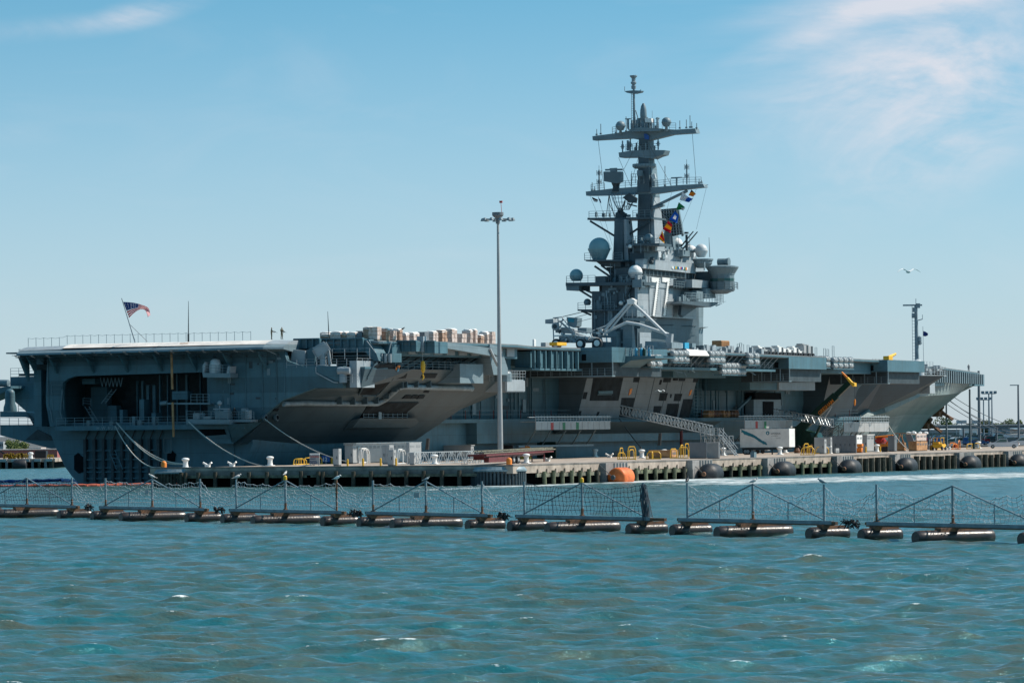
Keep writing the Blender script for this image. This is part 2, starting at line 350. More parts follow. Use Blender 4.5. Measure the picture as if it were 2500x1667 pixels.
# ================= setting: water and ground =================
def water():
    rs = np.random.RandomState(3)
    ys = [70.0]
    while ys[-1] < 12000:
        y = ys[-1]; ys.append(y+max(.15, min(y*y/(7.0*10600)*.62, y*.02 if y > 900 else 1e9)))
    ys = np.array([-400, -60, 20, 50]+ys)
    u = np.linspace(-1, 1, 861); u = np.sign(u)*(np.abs(u)*.55+np.abs(u)**9*3.0)
    YY, UU = np.meshgrid(ys, u, indexing='ij')
    wd = np.where(YY > 60, .215*YY+6, 25.0)
    XX = UU*wd; X = XX.copy(); Y = YY.copy(); Z = np.zeros_like(X); cr_ = np.zeros_like(X)
    damp0 = np.gradient(ys)[:, None]
    for k in range(90):
        lam = 10**rs.uniform(math.log10(.4), math.log10(4.6)); kk = 2*math.pi/lam
        th = math.radians(-72)+rs.normal(0, .38)
        amp = 0.0079*lam**1.0*rs.uniform(.5, 1.3)
        dx, dy = math.cos(th), math.sin(th); ph = rs.uniform(0, 6.28)
        mod = 1+.55*np.sin(kk*.13*(XX*dy-YY*dx)+ph*3)*np.sin(kk*.09*(XX*dx+YY*dy)+ph)
        dm = np.clip(lam/(2.2*damp0)-.6, 0, 1)
        p = kk*(XX*dx+YY*dy)+ph; a = amp*mod*dm
        Z += a*np.sin(p); X += dx*a*np.cos(p)*.5; Y += dy*a*np.cos(p)*.5; cr_ += a*kk*np.sin(p)
    fade = np.clip(1-(np.abs(XX)-.3*YY)/(.3*YY+1), 0, 1)
    fade = np.where(YY < 60, 0, fade)
    Z = Z*fade
    shelter = np.clip((YY-500)/80, 0, 1); Z *= 1-.5*shelter
    n1, n2 = X.shape
    V = np.stack([X, Y, Z], -1).reshape(-1, 3)
    i = np.arange(n1-1)[:, None]*n2+np.arange(n2-1)[None]
    F = np.stack([i, i+1, i+n2+1, i+n2], -1).reshape(-1, 4)
    me = bpy.data.meshes.new('water'); me.vertices.add(len(V)); me.vertices.foreach_set('co', V.ravel())
    me.loops.add(F.size); me.loops.foreach_set('vertex_index', F.ravel().astype(np.int32))
    me.polygons.add(len(F)); me.polygons.foreach_set('loop_start', np.arange(0, F.size, 4, dtype=np.int32)); me.polygons.foreach_set('loop_total', np.full(len(F), 4, np.int32))
    me.polygons.foreach_set('use_smooth', np.ones(len(F), bool)); me.update()
    at = me.attributes.new('crest', 'FLOAT', 'POINT'); at.data.foreach_set('value', cr_.ravel().astype(np.float32))
    # foam churned up off the quay: a long band (tug wash) and a rim at the piles
    a_ = (XX-X0)*ST+(YY-D0)*CT; s_ = (XX-X0)*CT-(YY-D0)*ST
    cx = 560+np.clip((XX-21)/49, -.6, 1.6)*38
    cx = 545+np.clip((XX-18)/52, -.6, 1.6)*52
    band = np.exp(-((YY-cx)/34)**4)*np.clip((XX-10)/16, 0, 1)
    rim = np.exp(-((s_-78)/5)**2)*np.clip((XX+25)/20, 0, 1)*np.clip(1-(XX-26)/12, 0, 1)+.8*np.exp(-((a_+44.5)/3)**2)*np.clip((s_-44)/10, 0, 1)*(s_ < 80)
    at = me.attributes.new('foam', 'FLOAT', 'POINT'); at.data.foreach_set('value', np.clip(band*1.1+rim, 0, 1.3).ravel().astype(np.float32))
    at = me.attributes.new('ripple', 'FLOAT', 'POINT'); at.data.foreach_set('value', np.clip((YY-130)/350, 0, 1).ravel().astype(np.float32))   # waves finer than the mesh
    m = bpy.data.materials.new('water'); m.use_nodes = True; n = m.node_tree.nodes; l = m.node_tree.links; b = n['Principled BSDF']
    def M(op, a, bb):
        x = n.new('ShaderNodeMath'); x.operation = op
        for i, v in enumerate((a, bb)):
            if isinstance(v, (int, float)): x.inputs[i].default_value = v
            else: l.new(v, x.inputs[i])
        return x.outputs[0]
    t = n.new('ShaderNodeTexCoord')
    def NS(sc, det, s3=(1, 1, 1), rough=.6):
        mp = n.new('ShaderNodeMapping'); mp.inputs['Scale'].default_value = s3; mp.inputs['Rotation'].default_value = (0, 0, .12); l.new(t.outputs['Object'], mp.inputs['Vector'])
        x = n.new('ShaderNodeTexNoise'); x.inputs['Scale'].default_value = sc; x.inputs['Detail'].default_value = det; x.inputs['Roughness'].default_value = rough
        l.new(mp.outputs[0], x.inputs['Vector']); return x.outputs['Fac']
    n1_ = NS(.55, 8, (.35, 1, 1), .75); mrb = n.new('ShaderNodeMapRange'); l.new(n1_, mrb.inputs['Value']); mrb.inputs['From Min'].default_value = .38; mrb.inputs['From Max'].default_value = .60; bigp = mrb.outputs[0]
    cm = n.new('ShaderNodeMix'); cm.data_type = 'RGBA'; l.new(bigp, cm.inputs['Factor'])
    cm.inputs['A'].default_value = (.014, .118, .128, 1); cm.inputs['B'].default_value = (.080, .086, .046, 1)  # teal puts the sky's reflection into the colour, olive is the water body
    fa = n.new('ShaderNodeAttribute'); fa.attribute_name = 'foam'; ca = n.new('ShaderNodeAttribute'); ca.attribute_name = 'crest'
    fn = M('ADD', M('MULTIPLY', NS(.30, 6, (1, .30, 1), .7), .7), M('MULTIPLY', NS(1.5, 4, (1, .3, 1), .7), .3))
    f1 = M('MULTIPLY', M('SUBTRACT', M('ADD', M('MULTIPLY', fa.outputs['Fac'], .27), fn), .67), 4)
    f2 = M('MULTIPLY', M('SUBTRACT', M('ADD', M('MULTIPLY', ca.outputs['Fac'], .45), NS(1.3, 7, (1, 1, 1), .75)), .93), 9)
    fm = n.new('ShaderNodeClamp'); l.new(M('MAXIMUM', f1, f2), fm.inputs['Value'])
    mm = n.new('ShaderNodeMix'); mm.data_type = 'RGBA'; l.new(fm.outputs[0], mm.inputs['Factor']); mm_ = mm; mm.inputs['B'].default_value = (.75, .76, .76, 1)
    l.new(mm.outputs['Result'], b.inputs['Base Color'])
    b.inputs['IOR'].default_value = 1.5; ra0 = n.new('ShaderNodeAttribute'); ra0.attribute_name = 'ripple'; st_ = n.new('ShaderNodeMapRange'); st_.inputs['From Min'].default_value = .44; st_.inputs['From Max'].default_value = .58; l.new(NS(.55, 5, (1, .13, 1), .7), st_.inputs['Value'])
    l.new(M('SUBTRACT', 1.0, M('MULTIPLY', ra0.outputs['Fac'], M('MULTIPLY', st_.outputs[0], .95))), b.inputs['Specular IOR Level'])
    dk = n.new('ShaderNodeMix'); dk.data_type = 'RGBA'; l.new(M('MULTIPLY', ra0.outputs['Fac'], M('MULTIPLY', st_.outputs[0], .9)), dk.inputs['Factor']); l.new(cm.outputs['Result'], dk.inputs['A']); dk.inputs['B'].default_value = (.03, .065, .06, 1); l.new(dk.outputs['Result'], mm_.inputs['A'])  # far streaks painted darker where unresolved waves would reflect less sky
    rr = n.new('ShaderNodeMapRange'); l.new(fm.outputs[0], rr.inputs['Value']); rr.inputs['To Min'].default_value = 0; rr.inputs['To Max'].default_value = .7
    ra = n.new('ShaderNodeAttribute'); ra.attribute_name = 'ripple'; l.new(M('ADD', rr.outputs[0], M('ADD', M('MULTIPLY', ra.outputs['Fac'], .17), .09)), b.inputs['Roughness'])
    b.inputs['Specular Tint'].default_value = (.22, .86, 1.0, 1)
    b1 = n.new('ShaderNodeBump'); b0 = n.new('ShaderNodeBump'); b0.inputs['Strength'].default_value = 1; b0.inputs['Distance'].default_value = .2; l.new(NS(.28, 5, (.7, 1, 1), .65), b0.inputs['Height']); l.new(b0.outputs[0], b1.inputs['Normal'])
    b1.inputs['Strength'].default_value = .7; b1.inputs['Distance'].default_value = .14; l.new(NS(1.7, 8, (.5, 1, 1), .68), b1.inputs['Height'])
    b2 = n.new('ShaderNodeBump'); b2.inputs['Strength'].default_value = .6; b2.inputs['Distance'].default_value = .07; l.new(NS(5.5, 3, (.6, 1, 1)), b2.inputs['Height']); l.new(b1.outputs[0], b2.inputs['Normal'])
    l.new(b2.outputs[0], b.inputs['Normal'])
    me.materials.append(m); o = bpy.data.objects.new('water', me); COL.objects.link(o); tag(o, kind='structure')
water()
g = G()      # land beyond the bow
g.prism([(352, -900, 0), (352, 23, 0), (352, 900, 0), (9000, 5000, 0), (9000, -6000, 0), (900, -900, 0)], (0, 0, 2.38))
mat('asphalt', (.10, .10, .10), .9, .2, .1)
tag(g.build('ground', 'asphalt'), kind='structure')

# ================= the carrier =================
ship = thing('aircraft_carrier', 'grey nuclear aircraft carrier moored stern towards us behind the pier, 77 on its island', 'warship')
def B(g, name, m, parent=None, **k): return g.build(name, m, parent or ship, **k)
# ---- hull: lower body ----
def bw(a): return 13.6+6.8*(max(a, 0)/34)**.75 if a < 34 else 20.4 if a < 215 else max(.25, 20.4*(1-((a-215)/103.0)**1.7)) if a < 318 else .25
def hull_part(levels, a0, a1, name, m):
    A = []
    st = [a0]+[x for x in range(10, 340, 6) if a0 < x < a1]+[a1]
    for a in st:
        sec = [levels(a, k) for k in range(4)]
        A.append([(a+(sh*0), s_, z) for (s_, z), sh in [(q, 0) for q in sec]]+[(a, -s_, z) for s_, z in reversed(sec)])
    g = G(); n = 8
    P = [p for s_ in A for p in s_]; F = []
    for j in range(len(A)-1):
        for k in range(n): F.append((j*n+k, j*n+(k+1) % n, (j+1)*n+(k+1) % n, (j+1)*n+k))
    F.append(tuple(range(n-1, -1, -1))); F.append(tuple((len(A)-1)*n+k for k in range(n)))
    g.add(P, F); return B(g, name, m, smooth=True)
def low(a, k):
    b = bw(a); fl = 0 if a < 215 else 3.5*min(1, (a-215)/60)
    e = max(0, 1-(a-2.5)/22)  # rounded counter stern
    return [(b*(.86-.25*e), -2.5+3.2*e), (b*(1-.10*e), .6+1.8*e), (b+fl*.35, 5.4), (b+fl, 8.6)][k]
hull_part(low, 2.5, 318, 'hull', 'hull')
def upp(a, k):
    b = bw(a); t = max(0, (a-215)/118); c = b+3.5*min(1, t*2) if a >= 215 else b-.6
    tp = (b+3+6*min(1, t*1.6)) if a >= 215 else b-.6
    if a > 318: c = 1.2*(333-a)/15+.3; tp = 9
    z0 = 8.6 if a < 318 else 8.6+(a-318)*.46
    return [(c*.98, z0), (c+(tp-c)*.25, z0+(15.9-z0)*.35), (c+(tp-c)*.6, z0+(15.9-z0)*.72), (tp, 15.9)][k]
hull_part(upp, 15, 327, 'upper_hull', 'hull')
# ---- transom wall round the fantail opening ----
g = G()
g.PA([(116, 862), (690, 846), (690, 905), (505, 908), (185, 918), (166, 924), (154, 934), (150, 950), (152, 1010), (160, 1036), (122, 1041), (112, 985), (112, 950)], 0, .9)
g.PA([(505, 907.8), (690, 904.8), (690, 977), (635, 1023), (616, 1034), (508, 1034)], 0.02, .9)
g.PA([(690, 846), (700, 880), (735, 893), (838, 893), (838, 947), (770, 947), (690, 977)], 0.0, .9)
B(g, 'transom', 'hull')
g = G(); g.PA([(137, 1094), (124, 1060), (125, 1036), (520, 1028), (635, 1023), (570, 1083), (572, 1120), (578, 1200), (202, 1200), (191, 1178), (176, 1163), (158, 1138)], 2.3, 1.2)
B(g, 'lower_transom', 'hull')
g = G()      # hangar fantail deck, back wall, roof
c0 = IA(137, 1047, -1); c1 = IA(459, 1040, -1)
g.box(-1.2, 15, c0[1], c1[1]+9, 7.5, 8.15); B(g, 'fantail_deck', 'hull')
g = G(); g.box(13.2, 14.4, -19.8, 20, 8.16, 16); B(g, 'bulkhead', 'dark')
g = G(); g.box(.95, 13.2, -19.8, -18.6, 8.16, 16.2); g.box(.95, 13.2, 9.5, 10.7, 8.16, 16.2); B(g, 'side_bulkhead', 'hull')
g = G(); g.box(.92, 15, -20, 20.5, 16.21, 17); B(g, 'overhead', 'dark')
g = G()
for x, wd_, yt, yb in ((345, 5, 930, 1035), (357, 7, 940, 1035), (372, 8, 940, 1035), (388, 4, 915, 1035), (407, 3, 915, 985), (430, 4, 912, 1035), (333, 3, 930, 1035), (452, 6, 915, 1000), (487, 3, 908, 1000)):
    p = IA(x, yt, 6); q = IA(x+wd_, yb, 6); g.box(6, 6.6, p[1], q[1], 8.16, p[2])
for x0, x1, y0, y1, a in ((222, 262, 945, 1030, 9), (150, 215, 1035, 1038, 5), (262, 285, 990, 1033, 7), (420, 458, 955, 975, 2.5), (340, 352, 975, 1030, 3), (200, 232, 925, 937, 4), (292, 300, 1000, 1033, 3), (370, 380, 1008, 1033, 2)):
    p = IA(x0, y0, a); q = IA(x1, y1, a); g.box(a, a+1.4, p[1], q[1], q[2], p[2])
B(g, 'fantail_equipment', 'hull')
g = G(); g.ladder(IA(279, 950, 5), IA(252, 985, 5), (.0, .35, 0), .07, .45); g.ladder(IA(212, 992, 4), IA(236, 1032, 4), (0, .35, 0), .07, .45); B(g, 'ladder', 'haze')
g = G(); g.rail([IA(203, 990, 4), IA(222, 992, 4)], 1.1, 1, .05)
for k in range(6): g.tube(IA(245+k*9, 922, 3), IA(249.5+k*9, 944, 3), .05, 4); g.tube(IA(249.5+k*9, 944, 3), IA(254+k*9, 922, 3), .05, 4)
B(g, 'truss', 'haze')
g = G(); g.rail([(-1.1, c0[1]+.1, 8.15), (-1.1, c1[1]-.2, 8.15)], 1.15, 1.5, .045); g.rail([(-1.1, c1[1], 8.15), (-1.1, c1[1]+4, 8.15)], 1.15, 1.3, .045)
B(g, 'railing', 'haze')
g = G()
for x, w_, h_ in ((211, 9, 14), (267, 10, 11), (335, 12, 12), (372, 8, 20), (322, 8, 22)):
    p = IA(x, 1030, -.6); g.box(-.6, .2, p[1], p[1]+w_/17.5, 8.16, 8.16+h_/17.5)
B(g, 'deck_locker', 'haze')
# rubbing strakes down the transom
for k in range(9):
    x = 209+k*22.4; p = IA(x, 1072, 1.9); q = IA(x, 1176, 1.9)
    g = G(); g.box(1.55, 2.28, p[1]-.2, p[1]+.2, q[2], p[2]); g.tube((1.9, p[1], p[2]), (2.2, p[1]+.55, p[2]+1.5), .1, 5); B(g, 'rubbing_strake', 'dark')
g = G()
for y in (1100, 1122, 1142, 1152, 1168): p = IA(205, y, 1.8); q = IA(392, y, 1.8); g.box(1.75, 1.95, p[1], q[1], p[2]-.07, p[2]+.07)
p = IA(274, 1100, 1.2); q = IA(292, 1145, 1.2); g.ladder((1.2, p[1], p[2]), (1.2, q[1], q[2]), (0, .5, 0), .08, .5)
B(g, 'strake_bracing', 'hull')
g = G(); g.prism([IA(x, y, 2.1) for x, y in ((181, 1112), (190, 1105), (203, 1118), (203, 1150), (192, 1155), (181, 1146))], (.18, 0, 0)); g.PA([(408, 1108), (420, 1100), (428, 1108), (426, 1126), (408, 1128)], 2.1, .18); B(g, 'hull_recess', 'void')
g = G(); P = [IA(400, 1070, 2), IA(400, 1105, 2), IA(418, 1105, 2), IA(418, 1070, 2), IA(400, 1070, 2)]; g.path(P, .06); B(g, 'pipe_frame', 'haze')
g = G(); P = [IA(116, 875, -.1), IA(117, 925, -.1), IA(118, 990, -.1), IA(124, 1003, -.1), IA(128, 1030, -.1)]; g.path(P, .06); P = [IA(152, 950, -.1), IA(149, 990, -.1), IA(147, 1005, -.1), IA(151, 1022, -.1)]; g.path(P, .07)
g.ladder(IA(138, 930, -.12), IA(142, 1000, -.12), (0, .9, 0), .03, .55); B(g, 'pipe', 'haze')
text('H.W.BUSH', .62, 'pale', ship, SH(-1.24, IA(236, 1040, -1.2)[1], 7.6), SD, ZD, 'ship_name', .01, 1.35)
# ---- stern round-down, nets, gussets, stanchions ----
pr = [(4, 19.5), (.2, 19.48), (-1.0, 19.3), (-2.0, 19.0), (-2.2, 18.9), (4, 18.9)]
mat('ramp', (.80, .73, .66), .7, .05, .4, col2=(.58, .54, .50))
g = G(); g.loft([(a, -13.2, z+.25) for a, z in pr], [(a, 19.2, z+.25) for a, z in pr]); B(g, 'round_down', 'ramp')
g = G(); g.loft([(a, -20.3, z) for a, z in pr], [(a, -13.21, z+.1) for a, z in pr]); g.loft([(a, 19.21, z+.25) for a, z in pr], [(a+1.6, 21.6, z+.2) for a, z in pr]); B(g, 'deck_corner', 'pale')
pr = [(4, 18.89), (-2.2, 18.89), (-2.9, 18.5), (-3.0, 18.25), (-.2, 17.9), (4, 17.9)]
g = G(); g.loft([(a, -20.3, z) for a, z in pr], [(a, 19.2, z+.22) for a, z in pr]); g.loft([(a, 19.21, z+.22) for a, z in pr], [(a+1.6, 21.6, z+.2) for a, z in pr]); B(g, 'deck_lip', 'haze')  # lip split off in darker grey, its shade put into the colour
g = G(); p = IA(415, 850, -2.95); g.box(-2.97, -.2, p[1], p[1]+1.25, 18.55, 18.6)
g.prism([(-3.04, p[1]-.1, 18.3), (-3.04, p[1]+1.2, 18.3), (-1.2, p[1]+2.0, 19.54), (-1.2, p[1]+.7, 19.54)], (0, 0, .02)); B(g, 'centreline_stripe', 'tan')
g = G()
for k in range(17):
    s_ = -20+k*2.5; z = 18.2+(.25 if s_ > -13 else 0)
    g.tube((-2.9, s_, z), (-4.2, s_+.2, z-.05), .06, 4); g.tube((-4.2, s_+.2, z-.05), (-1.2, s_+.9, z-1.0), .05, 4); g.tube((-1.2, s_+.9, z-1.0), (0, s_, z-.6), .05, 4)
for a, dz in ((-4.2, -.05), (-3.2, -.35), (-2.2, -.7), (-1.2, -1.0)): g.tube((a, -20.3, 18.25+dz), (a, 20.8, 18.45+dz), .035, 4)
for k in range(120): s_ = -20.2+k*.34; g.tube((-4.2, s_, 18.3), (-1.2, s_, 17.35), .014, 3)
B(g, 'safety_net', 'dark')
g = G()
for s_ in (-19, -15.5, -9.5, -4, 1.5, 7, 12.5, 18): g.prism([(-2.6, s_, 18.1), (0, s_, 18.1), (0, s_, 15.6)], (0, .25, 0))
g.prism([(-2.6, -20.3, 18.1), (0, -20.3, 18.1), (0, -20.3, 14.6)], (0, .4, 0)); B(g, 'gusset', 'hull')
g = G(); P = []
for k in range(30):
    s_ = -19.9+k*1.28; 
    if s_ > 17.2: break
    z = 19.5+(.25 if s_ > -13.5 else 0); g.tube((-.3, s_, z), (-.3, s_, z+1.25), .04, 4); P.append((-.3, s_, z+1.22))
for i in range(len(P)-1):
    a, b = P[i], P[i+1]; mid = ((a[0]+b[0])/2, (a[1]+b[1])/2, (a[2]+b[2])/2-.12); g.path([a, mid, b], .025)
B(g, 'lifeline', 'steel')
g = G(); g.tube(IA(460, 836, .5), IA(460, 735, .5), .10, 5, .03); g.tube(IA(460, 836, .5), IA(460, 815, .5), .13, 6)
g.tube(IA(803, 822, 4), IA(800, 760, 4), .09, 5, .03); B(g, 'whip_antenna', 'dark')
# orange exhaust-coloured mast pipe
g = G()
for y0, y1 in ((861, 950), (982, 1066)): g.tube(IA(418.5+(y0-861)*.025, y0, -1.9), IA(418.5+(y1-861)*.025, y1, -1.9), .17, 8)
B(g, 'fuel_riser', 'tan')
# ensign staff
g = G(); g.tube(IA(330, 836, -.6), IA(297, 728, -.6), .09, 6, .06); g.tube(IA(318, 793, -.6), IA(360, 834, 1.5), .05, 4); B(g, 'ensign_staff', 'pale')
# ---- port side pieces seen past the quarter ----
g = G(); g.PA([(25, 920), (112, 918), (114, 1045), (103, 1040), (65, 1005), (28, 973), (25, 949)], 30, 12); B(g, 'port_sponson', 'hull')
g = G(); g.PA([(67, 870), (78, 866), (115, 866), (110, 905), (86, 878)], 3.5, 6)
g.PA([(85, 868), (106, 868), (106, 902), (88, 893)], 3, 1); B(g, 'port_bracket', 'hull')
g = G(); g.prism([(2, -25, 18.6), (2, -20, 18.6), (9, -20, 18.6), (12, -25, 18.6)], (0, 0, .2)); g.rail([IA(46, 856, 3), IA(72, 858, 3)], .2, .6, .03); B(g, 'port_catwalk', 'hull')
g = G(); g.PA([(0, 1037), (137, 1040), (150, 1050), (150, 1094), (125, 1095), (0, 1062)], 5, 10); B(g, 'port_fuelling_sponson', 'hull')
g = G(); g.PA([(62, 1073), (92, 1048), (140, 1072), (142, 1075)], 4.85, .15); B(g, 'sponson_recess', 'dark')
g = G(); g.PA([(0, 1004), (65, 1006), (85, 1008), (85, 1045), (88, 1024), (62, 1018), (0, 1018)], 8, 6); B(g, 'gun_platform', 'hull')
g = G(); c = IA(16, 1004, 10); g.rev((11, c[1], c[2]), [(1.0, 0), (.95, .6), (.75, 1.2), (.72, 2.6), (.66, 2.9), (.4, 3.2), (.02, 3.3)], 14); B(g, 'radome', 'hull', smooth=True)
g = G(); g.rail([IA(0, 1040, 4.9), IA(137, 1042, 4.9)], 1.2, 1.5, .04); g.rail([IA(26, 920, 30), IA(106, 919, 30)], 1.3, 1.6, .04); g.rail([IA(45, 1006, 8), IA(64, 1006, 8)], 1.3, 1, .04); B(g, 'railing', 'haze')
g = G(); p = IA(38, 918, 30); q = IA(86, 911, 30); g.box(31, 33, p[1], q[1], p[2], q[2]); p = IA(0, 942, 26)
B(g, 'deck_locker', 'dark')
for x in (3, 18):
    g = G(); c = IA(x, 935, 27); g.rev((27, c[1]-.9, c[2]), [(.02, -1.2), (.5, -1.1), (.55, -.4), (.55, .4), (.5, 1.1), (.02, 1.2)], 12, ax='s'); B(g, 'life_raft_canister', 'haze' if x > 9 else 'dark', smooth=True)
g = G(); g.PA([(-60, 955), (26, 942), (26, 948), (0, 962), (-60, 985)], 26, 5); B(g, 'canister_rack', 'hull')
# ---- starboard quarter: flare, prow, openings ----
QS = [(.95, [(13.3, 5.4), (20.6, 11.4), (25.6, 12.9), (32.3, 12.95), (33, 15.6)]), (16, [(18.2, 5.4), (24.5, 10.4), (27.6, 12.4), (31.2, 14.2), (33, 15.6)]), (34, [(20.4, 5.4), (25.8, 9.8), (29.2, 12.6), (31.4, 14.3), (33, 15.6)]),
      (42, [(20.7, 5.6), (24.8, 9.1), (28.6, 12.2), (31.3, 14.2), (33, 15.6)]), (49, [(23.5, 9.6), (26.3, 11.0), (29.6, 12.6), (31.4, 14.0), (32.6, 15.6)]), (54.5, [(28.6, 12.6), (29.4, 12.7), (30.2, 12.8), (30.8, 12.9), (31.6, 15.6)])]
g = G()
for i in range(len(QS)-1):
    def cl_(q, inn): a, P = q; return [(a, inn, P[0][1])]+[(a, s_, z) for s_, z in P]+[(a, inn, P[-1][1])]
    g.loft(cl_(QS[i], min(13, QS[i][1][0][0]-.5) if i < 4 else 22), cl_(QS[i+1], 13 if i+1 < 4 else 22), cap=(i in (0, len(QS)-2)))
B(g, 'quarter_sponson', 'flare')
def surf(a, z):      # half breadth of the quarter sponson at station a, height z
    for i in range(len(QS)-1):
        if a <= QS[i+1][0] or i == len(QS)-2: break
    a0, P = QS[i]; a1, Q = QS[i+1]; t = min(1, max(0, (a-a0)/(a1-a0))); S = [(p[0]+(q[0]-p[0])*t, p[1]+(q[1]-p[1])*t) for p, q in zip(P, Q)]
    for k in range(4):
        if z <= S[k+1][1] or k == 3: break
    return S[k][0]+(S[k+1][0]-S[k][0])*(z-S[k][1])/max(.05, S[k+1][1]-S[k][1])
def on_flare(x, y, off=.0):
    lo, hi = 12.0, 37.0
    for _ in range(40):
        m_ = (lo+hi)/2; p = IS(x, y, m_)
        if m_ < min(33.2, surf(p[0], p[2]))+off: lo = m_
        else: hi = m_
    return IS(x, y, m_)
def flare_patch(g, px, off=.10, th=.25): 
    P = [on_flare(x, y, off) for x, y in px]; g.loft(P, [(p[0], p[1]-th, p[2]) for p in P])
g = G()
flare_patch(g, [(878, 960), (898, 925), (914, 894), (922, 888), (962, 888), (970, 895), (956, 925), (925, 958), (918, 963), (884, 963)])
flare_patch(g, [(967, 925), (972, 911), (995, 911), (991, 923)]); flare_patch(g, [(1027, 923), (1033, 912), (1069, 912), (1062, 923)])
flare_patch(g, [(984, 973), (991, 965), (1006, 965), (1001, 973)]); flare_patch(g, [(1003, 973), (1009, 965), (1022, 965), (1017, 973)]); flare_patch(g, [(1019, 974), (1025, 965), (1039, 965), (1033, 973)])
flare_patch(g, [(878, 1023), (898, 990), (908, 984), (1024, 982), (995, 1005), (992, 1023)])
flare_patch(g, [(1034, 958), (1038, 954), (1049, 954), (1046, 959)]); flare_patch(g, [(668, 1003), (673, 997), (682, 997), (678, 1004)])
B(g, 'hull_opening', 'opening')
g = G()
for P in ([(876, 964), (897, 923), (913, 892), (921, 886)], [(884, 966), (918, 966), (928, 959), (958, 926), (972, 896)]):
    g.path([on_flare(x, y, .15) for x, y in P], .12)
B(g, 'opening_frame', 'flare')
g = G(); P = [on_flare(x, y, .55) for x, y in ((692, 986), (740, 984), (800, 985), (922, 985), (940, 976), (972, 947), (985, 944), (1150, 948))]
g.path(P, .38, 10); g.ball(P[-1], .5, 10); B(g, 'pipe', 'steel', smooth=True)
g = G()
for x, y in ((826, 978), (858, 979), (888, 978), (915, 977), (940, 965), (960, 948), (975, 939), (985, 938), (1012, 937), (1043, 937)):
    p = on_flare(x, y, .1); g.box(p[0]-.12, p[0]+.12, p[1]-.3, p[1]+.6, p[2]-.5, p[2]+.4)
B(g, 'pipe_bracket', 'flare')
g = G(); P = [on_flare(x, y, .1) for x, y in ((838, 1049), (856, 1026), (992, 1026), (1000, 1035), (985, 1048))]; P2 = [(p[0], p[1]+1.5, p[2]+.3) for p in P]; g.loft(P, P2)
B(g, 'side_platform', 'flare')
g = G(); P = [on_flare(x, 1024, 1.2) for x in (888, 994)]; g.rail(P, 1.1, 1.3, .045); p = on_flare(923, 1023, 1.3); g.box(p[0], p[0]+.9, p[1], p[1]+.15, p[2], p[2]+1.3); B(g, 'railing', 'haze')
for x, y in ((646, 1020), (674, 1019)):
    g = G(); p = on_flare(x, y, .3); g.rev(p, [(.5, -.25), (.62, -.1), (.62, .1), (.5, .25)], 12, ax='s'); B(g, 'mooring_chock', 'flare', smooth=True)
    g = G(); g.rev((p[0], p[1]+.22, p[2]), [(.3, 0), (.3, .1)], 10, ax='s'); B(g, 'chock_hole', 'void')
# box on the sponson with shaded and lit faces
g = G(); q0 = IS(1123, 935, 34); q1 = IS(1180, 935, 34); z1 = IS(1123, 888, 34)[2]; g.prism([(q0[0], 34, q0[2]), (q1[0], 34, q0[2]), (q1[0], 27, q0[2]), (q0[0], 27, q0[2]), (q0[0], 31, q0[2])], (0, 0, z1-q0[2]))
B(g, 'equipment_house', 'haze')
# prow tip
g = G(); q0 = IS(1237, 957, 33); q1 = IS(1283, 957, 33); zt = IS(1237, 926, 33)[2]; g.box(q0[0], q1[0], 28, 33, q0[2], zt); B(g, 'sponson_end', 'pale', bevel=.15)
g = G(); g.rail([(q0[0], 33, zt), (q1[0], 33, zt), (q1[0], 29, zt)], 1.3, 1, .04); g.rail([IS(1195, 930, 33), IS(1237, 930, 33)], 1.1, 1.1, .04); B(g, 'railing', 'pale')
# starboard quarter gallery: launcher platform
g = G(); c = IA(840, 947, .0); g.box(-.2, 5.2, 31.2, c[1] if c[1] > 31.3 else 32.3, 13.0, 16.7); B(g, 'platform_end', 'pale')
g = G(); g.PA([(770, 895), (838, 895), (838, 930), (822, 930), (773, 908)], -.15, .14); B(g, 'platform_recess', 'hull')
g = G(); g.path([IA(771, 896, -.2), IA(772, 910, -.2), IA(815, 933, -.2), IA(825, 934, -.2)], .1); B(g, 'platform_frame', 'pale')
for x, y in ((834, 905), (848, 905)):
    g = G(); c = IA(x, y, -.6); g.rev((-.6, c[1], c[2]), [(.02, -.6), (.5, -.5), (.55, 0), (.5, .5), (.02, .6)], 14, ax='s'); B(g, 'cable_drum', 'pale', smooth=True)
g = G(); g.rev(IA(838, 934, -.5), [(.55, 0), (.55, 1.1), (.5, 1.2), (.1, 1.25)], 14); B(g, 'bollard', 'pale', smooth=True)
g = G(); g.rail([(.0, IA(700, 893, 0)[1], 15.85), (.0, 32.2, 15.85), (5, 32.3, 15.85)], 1.15, 1.6, .045); g.rail([(2.4, 27.2, 16.9), (2.4, 33, 16.9)], 1.5, 2, .045); g.rail([IA(845, 934, -.7), IA(875, 934, -.7)], 1.2, 1, .04); B(g, 'railing', 'pale')
g = G(); g.box(.9, 8, 20.6, 33, 15.55, 15.84); B(g, 'launcher_deck', 'hull')
g = G(); g.PA([(713, 853), (745, 856), (743, 894), (709, 895)], 1.6, 1); B(g, 'blast_panel', 'pale')
g = G(); g.PA([(745, 856), (770, 845), (768, 894), (743, 894)], 2.0, 1.2); B(g, 'launcher_shield', 'hull')
